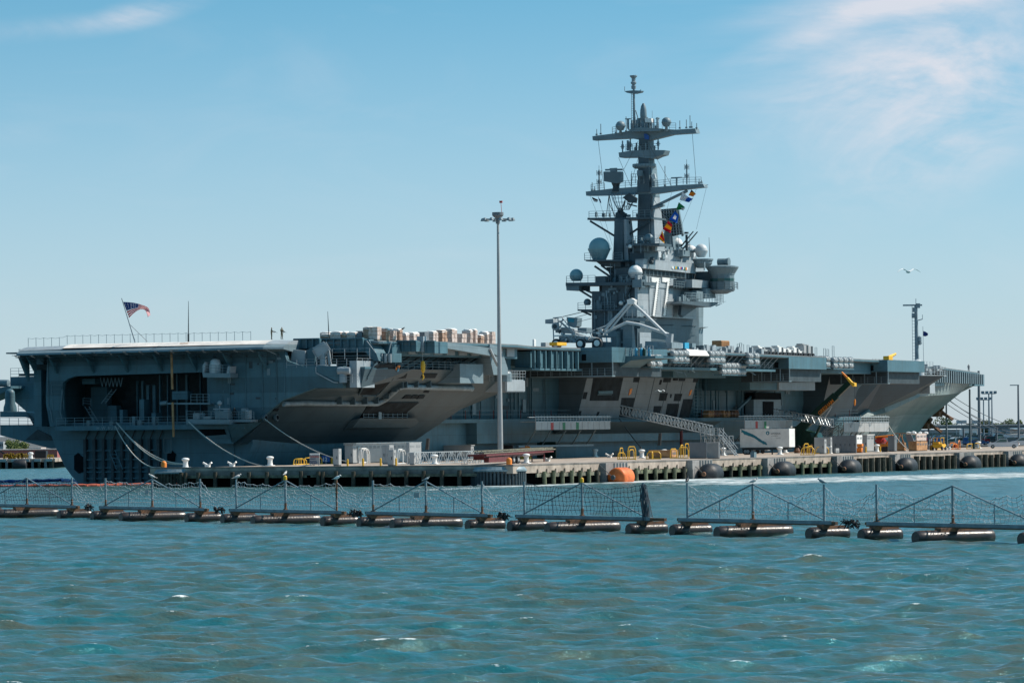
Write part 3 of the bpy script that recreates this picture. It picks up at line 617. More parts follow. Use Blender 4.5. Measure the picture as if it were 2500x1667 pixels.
# launcher: slanted box of tubes on a pedestal
g = G(); c = IA(788, 893, 1.5); g.rev((1.5, c[1], 15.85), [(1.0, 0), (1.0, .3), (.45, .35), (.4, 1.6)], 14); B(g, 'launcher_pedestal', 'pale', smooth=True)
def ocb(g, c, d, yaw, pitch):   # oriented box: length axis yawed in the a-s plane and pitched up
    ax = Vector((math.cos(yaw)*math.cos(pitch), math.sin(yaw)*math.cos(pitch), math.sin(pitch))); sd_ = Vector((-math.sin(yaw), math.cos(yaw), 0)); up = ax.cross(sd_); c = Vector(c)
    P = [c+ax*(i*d[0]/2)+sd_*(j*d[1]/2)+up*(k*d[2]/2) for k in (-1, 1) for i, j in ((-1, -1), (1, -1), (1, 1), (-1, 1))]
    g.add([tuple(p) for p in P], [(0, 3, 2, 1), (4, 5, 6, 7), (0, 1, 5, 4), (1, 2, 6, 5), (2, 3, 7, 6), (3, 0, 4, 7)]); return ax
g = G(); cc = (1.5, c[1]-.2, 18.25); ax = ocb(g, cc, (2.3, 1.25, 1.75), math.radians(66), math.radians(30)); B(g, 'missile_launcher', 'pale', bevel=.25)
g = G(); g.box(1.0, 2.0, c[1]-.3, c[1]+.4, 17.2, 17.8); g.prism([(1.5, c[1]+.9, 16.2), (1.5, c[1]+1.3, 16.2), (1.5, c[1]+1.0, 18.3), (1.5, c[1]+.6, 18.3)], (.25, 0, 0)); B(g, 'launcher_arm', 'pale')
# ribbed gallery faces beneath the deck edge
def ribface(px0, px1, yt, yb, a, n, m='hull'):
    p = IA(px0, yt, a); q = IA(px1, yb, a); g = G(); g.box(a, a+4, p[1], q[1], q[2], p[2])
    for k in range(n+1): s_ = p[1]+(q[1]-p[1])*k/n; g.box(a-.35, a, s_-.07, s_+.07, q[2], p[2])
    g.box(a-.4, a+.2, p[1], q[1], p[2]-.02, p[2]+.15); B(g, 'gallery_bulkhead', m)
ribface(782, 888, 829, 857, 4.5, 6); ribface(719, 782, 829, 850, 3.6, 4)
ribface(968, 1018, 834, 858, 11, 3); ribface(1018, 1063, 835, 862, 13, 2)
g = G(); g.PA([(888, 829), (900, 829), (918, 861), (925, 881), (912, 881), (888, 855)], 4.6, 3); g.PA([(918, 862), (957, 862), (957, 884), (918, 884)], 6, 3); B(g, 'gallery_brace', 'hull')
g = G()
for x in (922, 932, 943, 953): p = IA(x, 864, 5.9); g.box(5.7, 5.95, p[1]-.2, p[1]+.15, p[2]-1.2, p[2])
g.path([IA(895, 832, 4), IA(918, 862, 4)], .07); g.path([IA(955, 835, 7), IA(948, 862, 7)], .09); g.path([IA(905, 832, 4), IA(936, 836, 4)], .08); B(g, 'pipework', 'pale')
p0 = IS(1070, 843, 34); p1 = IS(1150, 861, 34)
g = G(); g.box(p0[0]-14, 50, 30, 33.6, 17.4, 19.0); g.box(10, 56, 24, 29.8, 15.61, 19.0); B(g, 'gallery_deck', 'hull')
for k in range(9):
    g = G(); a = p0[0]-9+k*4.1; g.box(a, a+2.6, 33.61, 33.8, 17.7, 18.9); B(g, 'gallery_panel', 'pale')
g = G()
for k in range(13): a = 8+k*3.2; g.tube((a, 33.4, 17.4), (a+.2, 30, 15.7), .13, 4)
for k in range(5): a = 27+k*1.2; g.path([(a, 33, 15.7), (a, 33, 17.2), (a+.9, 31.5, 17.2)], .06)
B(g, 'gallery_strut', 'dark')
g = G(); g.rail([(10, 33.2, 15.62), (46, 33.2, 15.62)], 1.1, 2, .04); B(g, 'railing', 'haze')
# boat crane laid along the deck edge
cr_s = 36
g = G(); A_ = IS(1040, 831, cr_s); Bq = IS(1196, 850, cr_s)
def beam(g, p, q, h0, h1, w_): 
    g.loft([(p[0], p[1]-w_/2, p[2]), (p[0], p[1]+w_/2, p[2]), (p[0], p[1]+w_/2, p[2]-h0), (p[0], p[1]-w_/2, p[2]-h0)], [(q[0], q[1]-w_/2, q[2]), (q[0], q[1]+w_/2, q[2]), (q[0], q[1]+w_/2, q[2]-h1), (q[0], q[1]-w_/2, q[2]-h1)])
beam(g, A_, Bq, .7, 1.15, 1.0); g.PS([(1196, 840), (1222, 848), (1225, 862), (1218, 870), (1196, 858)], cr_s+.3, 1.6); B(g, 'crane_boom', 'haze')
g = G(); g.PS([(1205, 855), (1228, 862), (1240, 900), (1240, 915), (1205, 915), (1195, 865)], cr_s-1, 2.5); g.rev(IS(1228, 912, cr_s-2.2), [(1.3, -1.2), (1.3, .0), (1.1, .3)], 14); B(g, 'crane_pedestal', 'haze')
g = G(); g.tube(IS(1195, 850, cr_s+.6), IS(1215, 892, cr_s+.6), .22, 6); B(g, 'crane_cylinder', 'pale')
g = G(); p = IS(1031, 842, cr_s); g.box(p[0]-.5, p[0]+.6, 35.4, 36.4, p[2]-1, p[2]+1.2); q = IS(1032, 888, cr_s); g.tube(p, q, .04, 4); B(g, 'crane_tackle', 'pale')
g = G(); g.rev((q[0]+.1, 36, q[2]), [(.02, -1.4), (.28, -1.0), (.34, -.3), (.26, .3), (.02, .5)], 10); g.path([(q[0], 36, q[2]-1.4), (q[0]+.25, 36, q[2]-1.9), (q[0]-.1, 36, q[2]-2.2)], .1); g2 = G(); B(g, 'crane_hook', 'yellow')
# ---- elevators and bays ----
def elevator(xl, xr, yt, yb, a, al, nb=4):
    p = IA(xl, yt, a); q = IA(xr, yb, a); g = G(); g.box(a, a+al, p[1], q[1], q[2], p[2]); el = B(g, 'aircraft_elevator', 'hull')
    g = G()
    for x in (xl+(xr-xl)*.12, xl+(xr-xl)*.66): c = IA(x, (yt+yb)/2+3, a-.05); g.box(a-.12, a+.02, c[1]-.35, c[1]+.35, c[2]-.6, c[2]+.35)
    if nb: g.build('fairlead', 'void', el)
    # open gallery with catwalk under the platform
    z = q[2]; g = G()
    for i in range(nb+1):
        s_ = p[1]+(q[1]-p[1])*i/nb; g.tube((a+.2, s_, z), (a+.2, s_, z-2), .1, 4)
    g.box(a, a+1.2, p[1], q[1], z-2.2, z-2.0); g.rail([(a+.1, p[1], z-2), (a+.1, q[1], z-2)], 1.1, 1.2, .04); g.build('catwalk', 'haze', el)
    g = G(); g.box(a+2.5, a+al, p[1]-3, q[1]-1, z-2.1, z-.01); g.build('machinery_recess', 'dark', el); return p, q
elevator(1293, 1494, 851, 884, 74.7, 22); elevator(1836, 1926, 872, 900, 150, 18); elevator(2052, 2167, 881, 907, 199, 20)
g = G(); g.PA([(1285, 858), (1293, 851), (1293, 884), (1280, 884), (1270, 900), (1262, 880)], 75, 3); B(g, 'elevator_bracket', 'hull')
g = G(); g.box(56, 74, 19, 24.5, 15.9, 18.9); g.box(60, 74.6, 24.5, 30, 16.5, 18.5); B(g, 'gallery_side', 'hull')
g = G()
for x, y0, y1 in ((1298, 915, 1030), (1256, 880, 1000), (1152, 900, 1020), (1266, 870, 1020)): g.tube(IS(x, y0, 20.3), IS(x, y1, 20.3), .16, 4)
for x in (1700, 1722, 1736, 1748, 1775, 1812): g.tube(IS(x, 925, 20.6), IS(x, 1020, 20.6), .2, 4)
for k in range(11): q = IS(1692, 950+k*8, 20.8); g.box(q[0], q[0]+4, 20.5, 20.9, q[2]-.05, q[2]+.05)
g.tube(IS(1880, 925, 21.5), IS(1800, 1000, 20.6), .28, 5); B(g, 'hull_stiffener', 'hull')
# hangar-deck ledge with red stanchions
g = G(); g.box(40, 228, 19.2, 22.4, 8.05, 8.6); g.box(60, 224, 19.0, 22.2, 4.9, 8.05); B(g, 'hangar_deck_ledge', 'hull')
g = G()
P = [(46+k*5, 22.2, 8.6) for k in range(7)]+[(81+k*6.5, 22.2, 8.6) for k in range(2)]+[(150+k*6, 22.2, 8.6) for k in range(3)]+[(215+k*7.5, 22.2, 8.6) for k in range(2)]
for p in P: g.tube(p, (p[0], p[1], p[2]+1.35), .07, 4)
B(g, 'stanchion', 'maroon')
g = G()
for z in (.7, 1.3):
    for a0, a1 in ((42, 95), (150, 168), (205, 227)): g.tube((a0, 22.2, 8.6+z), (a1, 22.2, 8.6+z), .03, 4)
B(g, 'lifeline', 'steel')
# ---- island-side flare with windows ----
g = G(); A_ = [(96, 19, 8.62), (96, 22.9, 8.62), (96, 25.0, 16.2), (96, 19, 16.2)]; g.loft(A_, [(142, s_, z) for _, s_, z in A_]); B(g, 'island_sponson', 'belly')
def on2(x, y, off=.0):
    lo, hi = 19.0, 36.0
    for _ in range(40):
        m_ = (lo+hi)/2; p = IS(x, y, m_); sl = 22.9+(p[2]-8.62)*2.1/7.58+off
        if m_ < sl: lo = m_
        else: hi = m_
    return IS(x, y, m_)
def ipatch(g, px, off=.04, th=.1): P = [on2(x, y, off) for x, y in px]; g.loft(P, [(p[0], p[1]-th, p[2]) for p in P])
g = G()
for q in ([(1451, 907), (1525, 907), (1510, 978), (1440, 978)], [(1426, 957), (1435, 957), (1431, 974), (1422, 974)], [(1548, 921), (1563, 921), (1560, 933), (1546, 933)], [(1622, 914), (1641, 914), (1637, 933), (1619, 933)], [(1645, 916), (1657, 916), (1655, 929), (1643, 929)], [(1659, 916), (1676, 916), (1672, 930), (1657, 930)],
          [(1694, 922), (1706, 922), (1703, 933), (1692, 933)], [(1612, 927), (1617, 927), (1614, 939), (1609, 939)], [(1612, 959), (1631, 959), (1626, 978), (1608, 978)], [(1648, 961), (1666, 961), (1661, 979), (1645, 979)], [(1597, 991), (1616, 991), (1610, 1012), (1594, 1012)],
          [(1630, 985), (1659, 985), (1653, 1017), (1624, 1017)], [(1669, 974), (1692, 974), (1683, 1019), (1658, 1019)], [(1518, 971), (1550, 971), (1540, 1018), (1512, 1018)], [(1637, 962), (1641, 962), (1639, 971), (1636, 971)], [(1415, 1003), (1420, 1003), (1417, 1015), (1411, 1015)], [(1459, 1005), (1464, 1005), (1461, 1015), (1456, 1015)]): ipatch(g, q)
B(g, 'hull_opening', 'opening')
for x in (1565, 1602, 1636, 1673): g = G(); g.path([on2(x, 905, .02), on2(x-24, 1015, .02)], .04); B(g, 'plate_seam', 'dark')
for q in ([(1539, 949), (1544, 948), (1541, 961), (1535, 965)], [(1686, 953), (1690, 951), (1687, 963), (1682, 966)]): g = G(); ipatch(g, q, .09); B(g, 'painted_badge', 'orange')
g = G(); q = [(981, 893), (970, 907), (966, 906), (967, 899), (972, 892)]; flare_patch(g, [(968, 906), (966, 899), (972, 892), (978, 892), (972, 907)], .14, .05); B(g, 'painted_badge', 'orange')
g = G(); flare_patch(g, [(968, 907), (971, 901), (976, 899), (973, 907)], .2, .05); B(g, 'painted_badge', 'cyan')
g = G(); c = on2(1461, 935, -2); g.box(c[0]-3, c[0]+4, 22, 24.2, c[2]-.5, c[2]+1.2); g.tube(on2(1455, 958, -.3), on2(1490, 957, -.3), .5, 8); B(g, 'hangar_equipment', 'hull')
# lower ledge of the island sponson and belly plates
g = G(); g.loft([(88, 22.5, 8.04), (88, 26, 8.04), (88, 22.5, 6.2)], [(150, 22.5, 8.04), (150, 26, 8.04), (150, 22.5, 6.2)]); B(g, 'boarding_sponson', 'flare')
# catwalk level beneath the rafts (z 16.2 slab) and gallery
g = G(); g.box(95, 148, 24.5, 36.5, 16.2, 16.6); g.box(97, 175, 19.5, 33, 16.6, 18.7); g.box(168, 199, 19.5, 35, 16.2, 18.7); g.box(120, 143, 25, 29.5, 15.2, 16.19); B(g, 'gallery_deck', 'hull')
g = G(); g.rail([(97, 36.3, 16.6), (147, 36.3, 16.6)], 1.1, 1.8, .04)
for k in range(22): a = 97+k*2.3; g.tube((a, 36.3, 16.7), (a+1.0, 37.8, 18.6), .07, 4); g.box(a, a+.9, 33.02, 33.4, 17.0, 17.7)
B(g, 'catwalk', 'pale')
# box house under elevator platform and doorway
g = G(); q0 = IS(1902, 952, 29); q1 = IS(1990, 952, 29); zt = IS(1902, 917, 29)[2]; g.box(q0[0], q1[0], 21, 29, q0[2], zt); B(g, 'equipment_house', 'pale')
g = G(); g.box(q0[0]-13, q0[0]-.05, 20, 28.7, q0[2], zt+.5); B(g, 'gallery_house', 'hull')
g = G(); p = IS(1840, 975, 21.6); q = IS(1907, 1005, 21.6); g.box(p[0], q[0], 20, 21.6, 8.7, p[2]); B(g, 'doorway_panel', 'haze')
g = G(); p = IS(1843, 958, 21.8); q = IS(1907, 975, 21.8); g.box(p[0], q[0], 20, 21.8, q[2], p[2]); p = IS(1866, 980, 21.9); q = IS(1891, 1005, 21.9); g.box(p[0], q[0], 21, 21.75, 8.7, p[2]); B(g, 'doorway', 'void')
# ---- bow: sponson, flare, bow end ----
mat('shadehull', (.032, .060, .078), .5, .08, .3, .4)  # hull paint darkened; shade on the bow sponson put into the colour
def wedge(P0, P1, name, m): g = G(); g.loft(P0, P1); return B(g, name, m)
g = G()
S_ = [[(205, 19, 8.6), (205, 23, 8.6), (205, 25, 16.3), (205, 19, 16.3)], [(225.95, 17, 8.6), (225.95, 21.0, 8.6), (225.95, 23.4, 16.3), (225.95, 17, 16.3)]]
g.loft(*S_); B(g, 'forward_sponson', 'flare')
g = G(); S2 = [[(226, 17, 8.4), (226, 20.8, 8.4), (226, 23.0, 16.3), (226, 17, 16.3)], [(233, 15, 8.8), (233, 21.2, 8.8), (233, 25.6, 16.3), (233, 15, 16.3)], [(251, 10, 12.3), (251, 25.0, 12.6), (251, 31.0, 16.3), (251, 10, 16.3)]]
g.loft(S2[0], S2[1]); g.loft(S2[1], S2[2]); B(g, 'bow_sponson', 'shadehull')
g = G(); q = [(240, 23.7, 8.7), (262, 24.1, 12.5), (300, 13, 13.6), (322, 2.5, 12.6), (316, .6, 5.0), (296, 5, 1), (262, 12, 0), (232, 18.9, 0)]
def skin(g, rows):
    for i in range(len(rows)-1):
        r0, r1 = rows[i], rows[i+1]
        for j in range(len(r0)-1): g.add([r0[j], r0[j+1], r1[j+1], r1[j]], [(0, 1, 2, 3)])
rows = [[(228, 20.6, 0), (228, 21.4, 4), (228, 22.3, 8.5), (230, 22.8, 8.6), (230, 20, 8.6)],
        [(245, 17.6, 0), (245, 18.8, 4), (245, 20.4, 8.2), (245, 21.3, 9.4), (245, 19.5, 15)],
        [(262, 13.4, 0), (262, 15.6, 4), (262, 19.0, 9), (262, 22.2, 12.5), (262, 22.4, 16)],
        [(282, 8.4, 0), (284, 10.6, 4), (286, 14.2, 9), (288, 19.2, 13), (288, 19.8, 15.8)],
        [(302, 3.4, 0), (306, 5.2, 4), (310, 8.2, 9), (314, 13, 13.6), (316, 14, 15.4)],
        [(314, .3, 0), (318, .8, 4), (324, 2.6, 9), (326, 7.5, 13.8), (328, 11.0, 15.0)],
        [(314.5, 0, 0), (319, 0, 4), (324.5, 0, 9), (328.5, 0, 13.8), (329.5, 0, 15.0)]]
skin(g, rows); skin(g, [[(p[0], -p[1], p[2]) for p in r] for r in rows]); B(g, 'bow_flare', 'bowpaint', smooth=True)
g = G(); g.prism([(251.1, 28, 13.0), (257, 27, 13.0), (260, 18, 13.0), (251.1, 16, 13.0)], (0, 0, 2.0)); q0 = IS(2267, 950, 24.4); B(g, 'bow_platform', 'pale')
g = G(); g.rail([(251.5, 27.9, 15), (257, 26.9, 15), (259, 20, 15)], 1.1, 1.2, .045); B(g, 'railing', 'pale')
g = G(); P = [(262, 24.2, 14.4), (316, 13.8, 15.6), (328.5, 11.2, 15.0), (330, 0, 15.2), (328.5, -12, 15), (262, -20, 14.4)]
g.loft(P, [(a, s_, zd(a)-.35) for a, s_, z in P]); B(g, 'bow_gallery', 'hull')
g = G(); q = IS(2355, 935, 14.2); g.box(323, 329.4, 10.6, 12.8, 14.95, 17.35); B(g, 'bow_bulwark', 'hull')
g = G(); g.box(329.6, 330.1, 6.5, 10.4, 14.95, 17.35); B(g, 'bow_end_plate', 'pale')
# anchors
for dx, dy in ((0, 0), (-28, 30)):
    g = G(); c = IS(2292+dx, 1004+dy, 7.0 if dx == 0 else 7.5)
    g.tube(c, (c[0]+2.8, c[1]+2.2, c[2]-1.6), .45, 6, .18); g.tube(c, (c[0]-2.2, c[1]+1.6, c[2]+.9), .5, 6, .4); g.tube((c[0]+.2, c[1]+.4, c[2]), (c[0]+.4, c[1]+2.8, c[2]-1.9), .42, 6, .15); g.box(c[0]-1.6, c[0]+.6, c[1]-1.5, c[1]+.6, c[2]-1.1, c[2]+1.1); B(g, 'anchor', 'rust')
# ---- flight deck ----
P = [(3.9, -20.3), (3.9, 21.4), (5, 33), (11, 33.2), (11, 36), (45, 36), (56, 33), (74.7, 33), (75, 38), (97, 38), (149, 38), (168, 38), (170, 36.5), (199, 36.5), (200, 38), (219, 38), (221, 30), (240, 26.4), (262, 25.3), (300, 18.0), (326, 12.8), (329.5, 10.8), (329.5, -12), (300, -18), (240, -24), (150, -38), (70, -38), (45, -22), (10, -21)]
g = G(); st = [(a, s_, zd(a)-.55) for a, s_ in P]; g.loft(st, [(a, s_, zd(a)-.02) for a, s_ in P])
fd = B(g, 'flight_deck', 'deck')
# deck-edge band so that the coaming follows the sheer
g = G()
for i in range(len(P)-1):
    if P[i][1] > 0 or P[i+1][1] > 0:
        a, b = P[i], P[i+1]; g.tube((a[0], a[1], zd(a[0])-.3), (b[0], b[1], zd(b[0])-.3), .16, 4)
B(g, 'deck_coaming', 'hull')
g = G()
for k in range(9): a = 56.5+k*2; g.box(a, a+.3, 33.0, 33.5, 16.0, 18.7)
for k in range(5): a = 57+k*3.4; g.box(a, a+1.6, 30, 32.6, 16.2, 18.6)
g.box(56, 74.4, 30, 33.3, 15.8, 16.1); B(g, 'gallery_frame', 'hull')
# bow-side catwalk with dense fittings
g = G(); R2 = random.Random(5)
g.box(222, 262, 25, 27.6, 16.3, 16.5)
g.rail([(222, 27.4, 16.5), (262, 27.4, 16.5)], 1.6, 1.6, .05, 4); g.rail([(222, 27.0, 18.0), (260, 25.6, 17.8)], 1.3, 2.0, .045, 3)
for k in range(60):
    a = R2.uniform(222, 262); z = 16.5+R2.uniform(0, 1.4); g.box(a, a+R2.uniform(.3, 1.3), 25.3, 26.6, z, z+R2.uniform(.2, .9))
B(g, 'catwalk', 'pale')
g = G()
for k in range(24): a = 262+k*2.6; s_ = 24.6-(a-262)*.165; g.box(a, a+.5, s_-.2, s_+.3, 15.2, zd(a)-.5); 
g.rail([(262, 24.9, 15.6), (322, 14.0, 15.8)], 1.1, 2.6, .04); B(g, 'gallery_frame', 'haze')
g = G()
for k in range(20): a = 223+k*2.1; g.box(a, a+1.3, 25.0, 25.3, 16.5, 18.1)
for k in range(20): a = 264+k*2.8; s_ = 24.9-(a-262)*.165; g.box(a+.6, a+1.9, s_-1.2, s_-.5, 15.3, 17.0)
B(g, 'gallery_recess', 'void')
g = G(); c = IS(2248, 917, 27.6); g.rev((c[0], 27, c[2]), [(1.25, 0), (1.3, 1.2), (1.25, 1.9), (.95, 2.6), (.5, 3.0), (.02, 3.15)], 18); B(g, 'radome', 'dome', smooth=True)
# forward pole mast
g = G(); b_ = IY(2239, 880, 838)
g = G(WD); p = IY(2239, 884, 840); q = IY(2236, 745, 840); g.tube(p, q, .42, 6, .3); g.ladder((p[0]-.6, p[1], p[2]), (q[0]-.5, q[1], q[2]), (.25, 0, 0), .05, .6)
g.tube(q, IY(2236, 729, 840), .07, 4); g.box(q[0]-2.5, q[0]+1.2, q[1]-.2, q[1]+.2, q[2]-.15, q[2]+.15)
a_ = IY(2238, 783, 840); g.tube(a_, IY(2252, 779, 840), .12, 4); g.tube(IY(2252, 780, 840), IY(2252, 768, 840), .06, 4)
for x, y in ((2233, 757), (2231, 771), (2241, 747)): c = IY(x, y, 840); g.box(c[0]-.4, c[0]+.4, c[1]-.3, c[1]+.3, c[2]-.4, c[2]+.5)
c = IY(2245, 840, 840); g.rev(c, [(.5, 0), (.5, .3), (.3, .4), (.45, .5), (.4, 1.4), (.02, 1.6)], 8); g.tube(IY(2240, 841, 840), IY(2248, 841, 840), .1, 4)
g.build('bow_mast', 'steel', ship)
# ---- life raft canisters ----
def raft_mesh():
    g = G(); g.rev((0, 0, 0), [(.02, -1.0), (.30, -.97), (.44, -.86), (.50, -.70), (.51, -.5), (.57, -.48), (.57, -.38), (.51, -.36), (.51, .36), (.57, .38), (.57, .48), (.51, .5), (.50, .70), (.44, .86), (.30, .97), (.02, 1.0)], 12, ax='a')
    return g
first = None
for x0, x1, ys, n, s_ in ((1591, 1607, (873, 889), 2, 38.5), (1646, 1673, (863, 878), 3, 38.5), (1736, 1761, (864, 880), 3, 38.5), (1765, 1812, (893, 908), 5, 37), (1830, 1845, (869, 884), 2, 38.5), (1990, 2018, (876, 890), 3, 37.5), (2037, 2075, (879, 893), 4, 37.2)):
    for y in ys:
        for k in range(n):
            c = IS(x0+(x1-x0)*k/max(1, n-1)+0, y, s_)
            if first is None:
                g = raft_mesh(); g.V = [v-SH(0, 0, 0)+SH(*c) for v in g.V]; first = B(g, 'life_raft_canister', 'raft', smooth=True); base = c
            else:
                o = first.copy(); COL.objects.link(o); o.location = (c[0]-base[0], -(c[1]-base[1]), c[2]-base[2])
        g = G(); p = IS(x0-6, y+7, s_); q = IS(x1+6, y+7, s_); g.box(p[0], q[0], s_-1.2, s_+.3, p[2]-.08, p[2]+.08); B(g, 'raft_rack', 'hull')
g = G(); P = [IS(1690, 851, 38.6), IS(1736, 858, 38.6), IS(1731, 866, 39.6), IS(1681, 866, 39.6)]
P = [IS(1676, 852, 38.0), IS(1724, 856, 38.0), IS(1732, 868, 39.4), IS(1684, 867, 39.4)]
g.prism(P, (0, -.15, -.12)); g.box(P[0][0], P[1][0], 37.0, 37.9, P[0][2]-1, P[0][2]-.1); B(g, 'awning', 'white')

RH = random.Random(77)
for k in range(26):
    x, y = RH.uniform(520, 685), RH.uniform(870, 1010)
    if y > 985 and x > 600: continue
    p = IA(x, y, -.03); g = G(); w_, h_ = RH.choice([(.25, .25), (.5, .9), (.15, .6), (.7, .3)]); g.box(-.06, -.01, p[1], p[1]+w_, p[2], p[2]+h_); B(g, 'wall_fitting', RH.choice(['dark', 'haze', 'hull', 'haze']))
for x0, y0, y1 in ((520, 866, 905), (600, 868, 1018), (640, 866, 1000), (694, 880, 975), (560, 925, 1000), (675, 866, 985)):
    g = G(); g.tube(IA(x0, y0, -.08), IA(x0+1, y1, -.08), .06, 5); B(g, 'pipe', 'hull')
for k in range(34):
    a = RH.uniform(58, 94) if k < 14 else RH.uniform(146, 200); z = RH.uniform(9, 15); g = G(); w_, h_ = RH.choice([(.3, .3), (1.2, 2.0), (.4, 1.4), (2.2, .5)]); g.box(a, a+w_, 19.8, 20.0, z, z+h_); B(g, 'wall_fitting', RH.choice(['dark', 'haze', 'steel']))
for a in (60, 66, 71, 77, 84, 90, 155, 163, 172, 181, 190): g = G(); g.tube((a, 20.1, 8.7), (a, 20.1, 15.8), .12, 5); B(g, 'pipe', 'hull')
# ================= island =================
# starboard face at s=34, aft face at a=95
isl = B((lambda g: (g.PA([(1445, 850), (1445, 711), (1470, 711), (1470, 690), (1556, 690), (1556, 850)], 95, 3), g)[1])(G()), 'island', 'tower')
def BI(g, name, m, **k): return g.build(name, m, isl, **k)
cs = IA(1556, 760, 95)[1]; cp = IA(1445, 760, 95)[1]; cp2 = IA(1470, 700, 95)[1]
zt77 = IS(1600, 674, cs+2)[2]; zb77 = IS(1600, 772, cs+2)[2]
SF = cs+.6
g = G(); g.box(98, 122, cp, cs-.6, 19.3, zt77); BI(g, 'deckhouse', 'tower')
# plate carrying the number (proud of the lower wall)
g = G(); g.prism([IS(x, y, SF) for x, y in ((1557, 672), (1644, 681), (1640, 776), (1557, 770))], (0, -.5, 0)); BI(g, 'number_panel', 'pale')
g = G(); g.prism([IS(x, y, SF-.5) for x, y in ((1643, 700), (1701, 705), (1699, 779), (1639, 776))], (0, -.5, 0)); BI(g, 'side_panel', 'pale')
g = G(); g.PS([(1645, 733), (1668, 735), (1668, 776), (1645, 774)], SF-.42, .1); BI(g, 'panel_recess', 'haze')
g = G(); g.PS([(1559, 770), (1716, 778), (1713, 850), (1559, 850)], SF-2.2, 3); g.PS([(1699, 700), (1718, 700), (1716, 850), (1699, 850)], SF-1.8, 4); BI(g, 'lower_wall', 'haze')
g = G()
for x0, x1, y in ((1595, 1636, 798), (1650, 1690, 800), (1696, 1718, 803)):
    n = int((x1-x0)/6)
    for k in range(n): p = IS(x0+k*6, y, SF-2.2); g.prism([(p[0], p[1], p[2]), (p[0]+.25, p[1], p[2]), (p[0]+.25, p[1]+1.2, p[2]+.2), (p[0], p[1]+1.2, p[2]+.2)], (.6, 0, .12))
BI(g, 'louvre', 'dark')
g = G()
for x in (1570, 1600, 1644, 1690, 1704, 1582): g.tube(IS(x, 782, SF-2.1), IS(x, 850, SF-2.1), .07, 4)
g.ladder(IS(1686, 780, SF-2), IS(1684, 850, SF-2), (.7, 0, 0), .06, .5); g.tube(IS(1584, 674, SF+.1), IS(1586, 770, SF+.1), .06, 4); g.tube(IS(1557, 697, SF+.1), IS(1640, 705, SF+.1), .05, 4)
BI(g, 'pipe', 'steel')
# big numerals 77, lamp-studded outline
for x0, xb in ((1591, 1597), (1617, 1623)):
    top = [(x0, 676), (x0+19, 678), (x0+19, 693), (xb+2, 770), (xb-4, 770), (x0+12, 691), (x0, 689)]
    # thick seven: bar then stroke
    g = G(); g.prism([IS(x, y, SF+.18) for x, y in ((x0, 677), (x0+18.5, 679), (x0+18.5, 691), (x0, 688))], (0, -.15, 0)); g.prism([IS(x, y, SF+.18) for x, y in ((x0+12.5, 690.4), (x0+18.5, 691.2), (x0+8, 771), (x0+2.5, 771))], (0, -.15, 0)); BI(g, 'numeral', 'white')
    g = G()
    for k in range(17): t = k/16; p = IS(x0+19.6-t*10.5, 683+t*88, SF+.22); q = IS(x0+11.4-t*9.6, 690+t*81, SF+.22); g.cb(p, (.3, .06, .12)); g.cb(q, (.3, .06, .12))
    for k in range(6): g.cb(IS(x0+k*3.6, 675.5+k*.4, SF+.22), (.12, .06, .2))
    BI(g, 'numeral_lamp', 'dark')
# bridge band and windows
g = G(); g.prism([IS(x, y, SF+.2) for x, y in ((1571, 632), (1662, 640), (1700, 643), (1698, 668), (1640, 662), (1571, 655))], (0, -1.4, 0)); BI(g, 'bridge_wing', 'pale')
g = G(); g.prism([IS(x, y, SF-.35) for x, y in ((1562, 655), (1698, 668), (1699, 682), (1562, 673))], (0, -1, 0)); BI(g, 'bridge_window', 'dark')
g = G(); g.PS([(1585, 634), (1600, 636), (1600, 658), (1585, 656)], SF+.26, .05); BI(g, 'painted_shadow', 'haze')  # cast shadow on the bridge wing drawn as a darker patch
R3 = random.Random(2)
for i, ch in enumerate('WELCOME'):
    pass
for k, c in enumerate(('white', 'white', 'cyan', 'yellow', 'green', 'blue', 'white', 'red', 'blue', 'white', 'green', 'orange', 'white')):
    g = G(); x = 1640+k*3.1; h_ = (0, 2, 0, 1, 0, 1, 0, 0, 1, 0, 2, 2, 1)[k]; g.PS([(x, 650+k*.25), (x+2.3, 650+k*.25), (x+2.3, 655+h_+k*.25), (x, 655+h_+k*.25)], SF+.3, .08); BI(g, 'ribbon_tile', c)
# forward parts and upper superstructure
g = G(); g.PA([(1537, 615), (1572, 612), (1574, 658), (1537, 658)], 99, 6); BI(g, 'upper_house', 'tower')
g = G(); p = IS(1578, 618, cs-1.5); g.prism([IS(x, y, cs-1) for x, y in ((1571, 625), (1600, 609), (1640, 612), (1700, 630), (1702, 645), (1572, 640))], (0, -2.5, 0)); BI(g, 'signal_deck_house', 'pale')
g = G(); g.PA([(1503, 655), (1556, 652), (1556, 692), (1498, 692)], 96.5, 4); BI(g, 'mid_house', 'tower')
g = G(); g.prism([IS(x, y, cs-3) for x, y in ((1690, 642), (1722, 646), (1716, 690), (1693, 684))], (0, -3, 0)); BI(g, 'forward_house', 'pale')
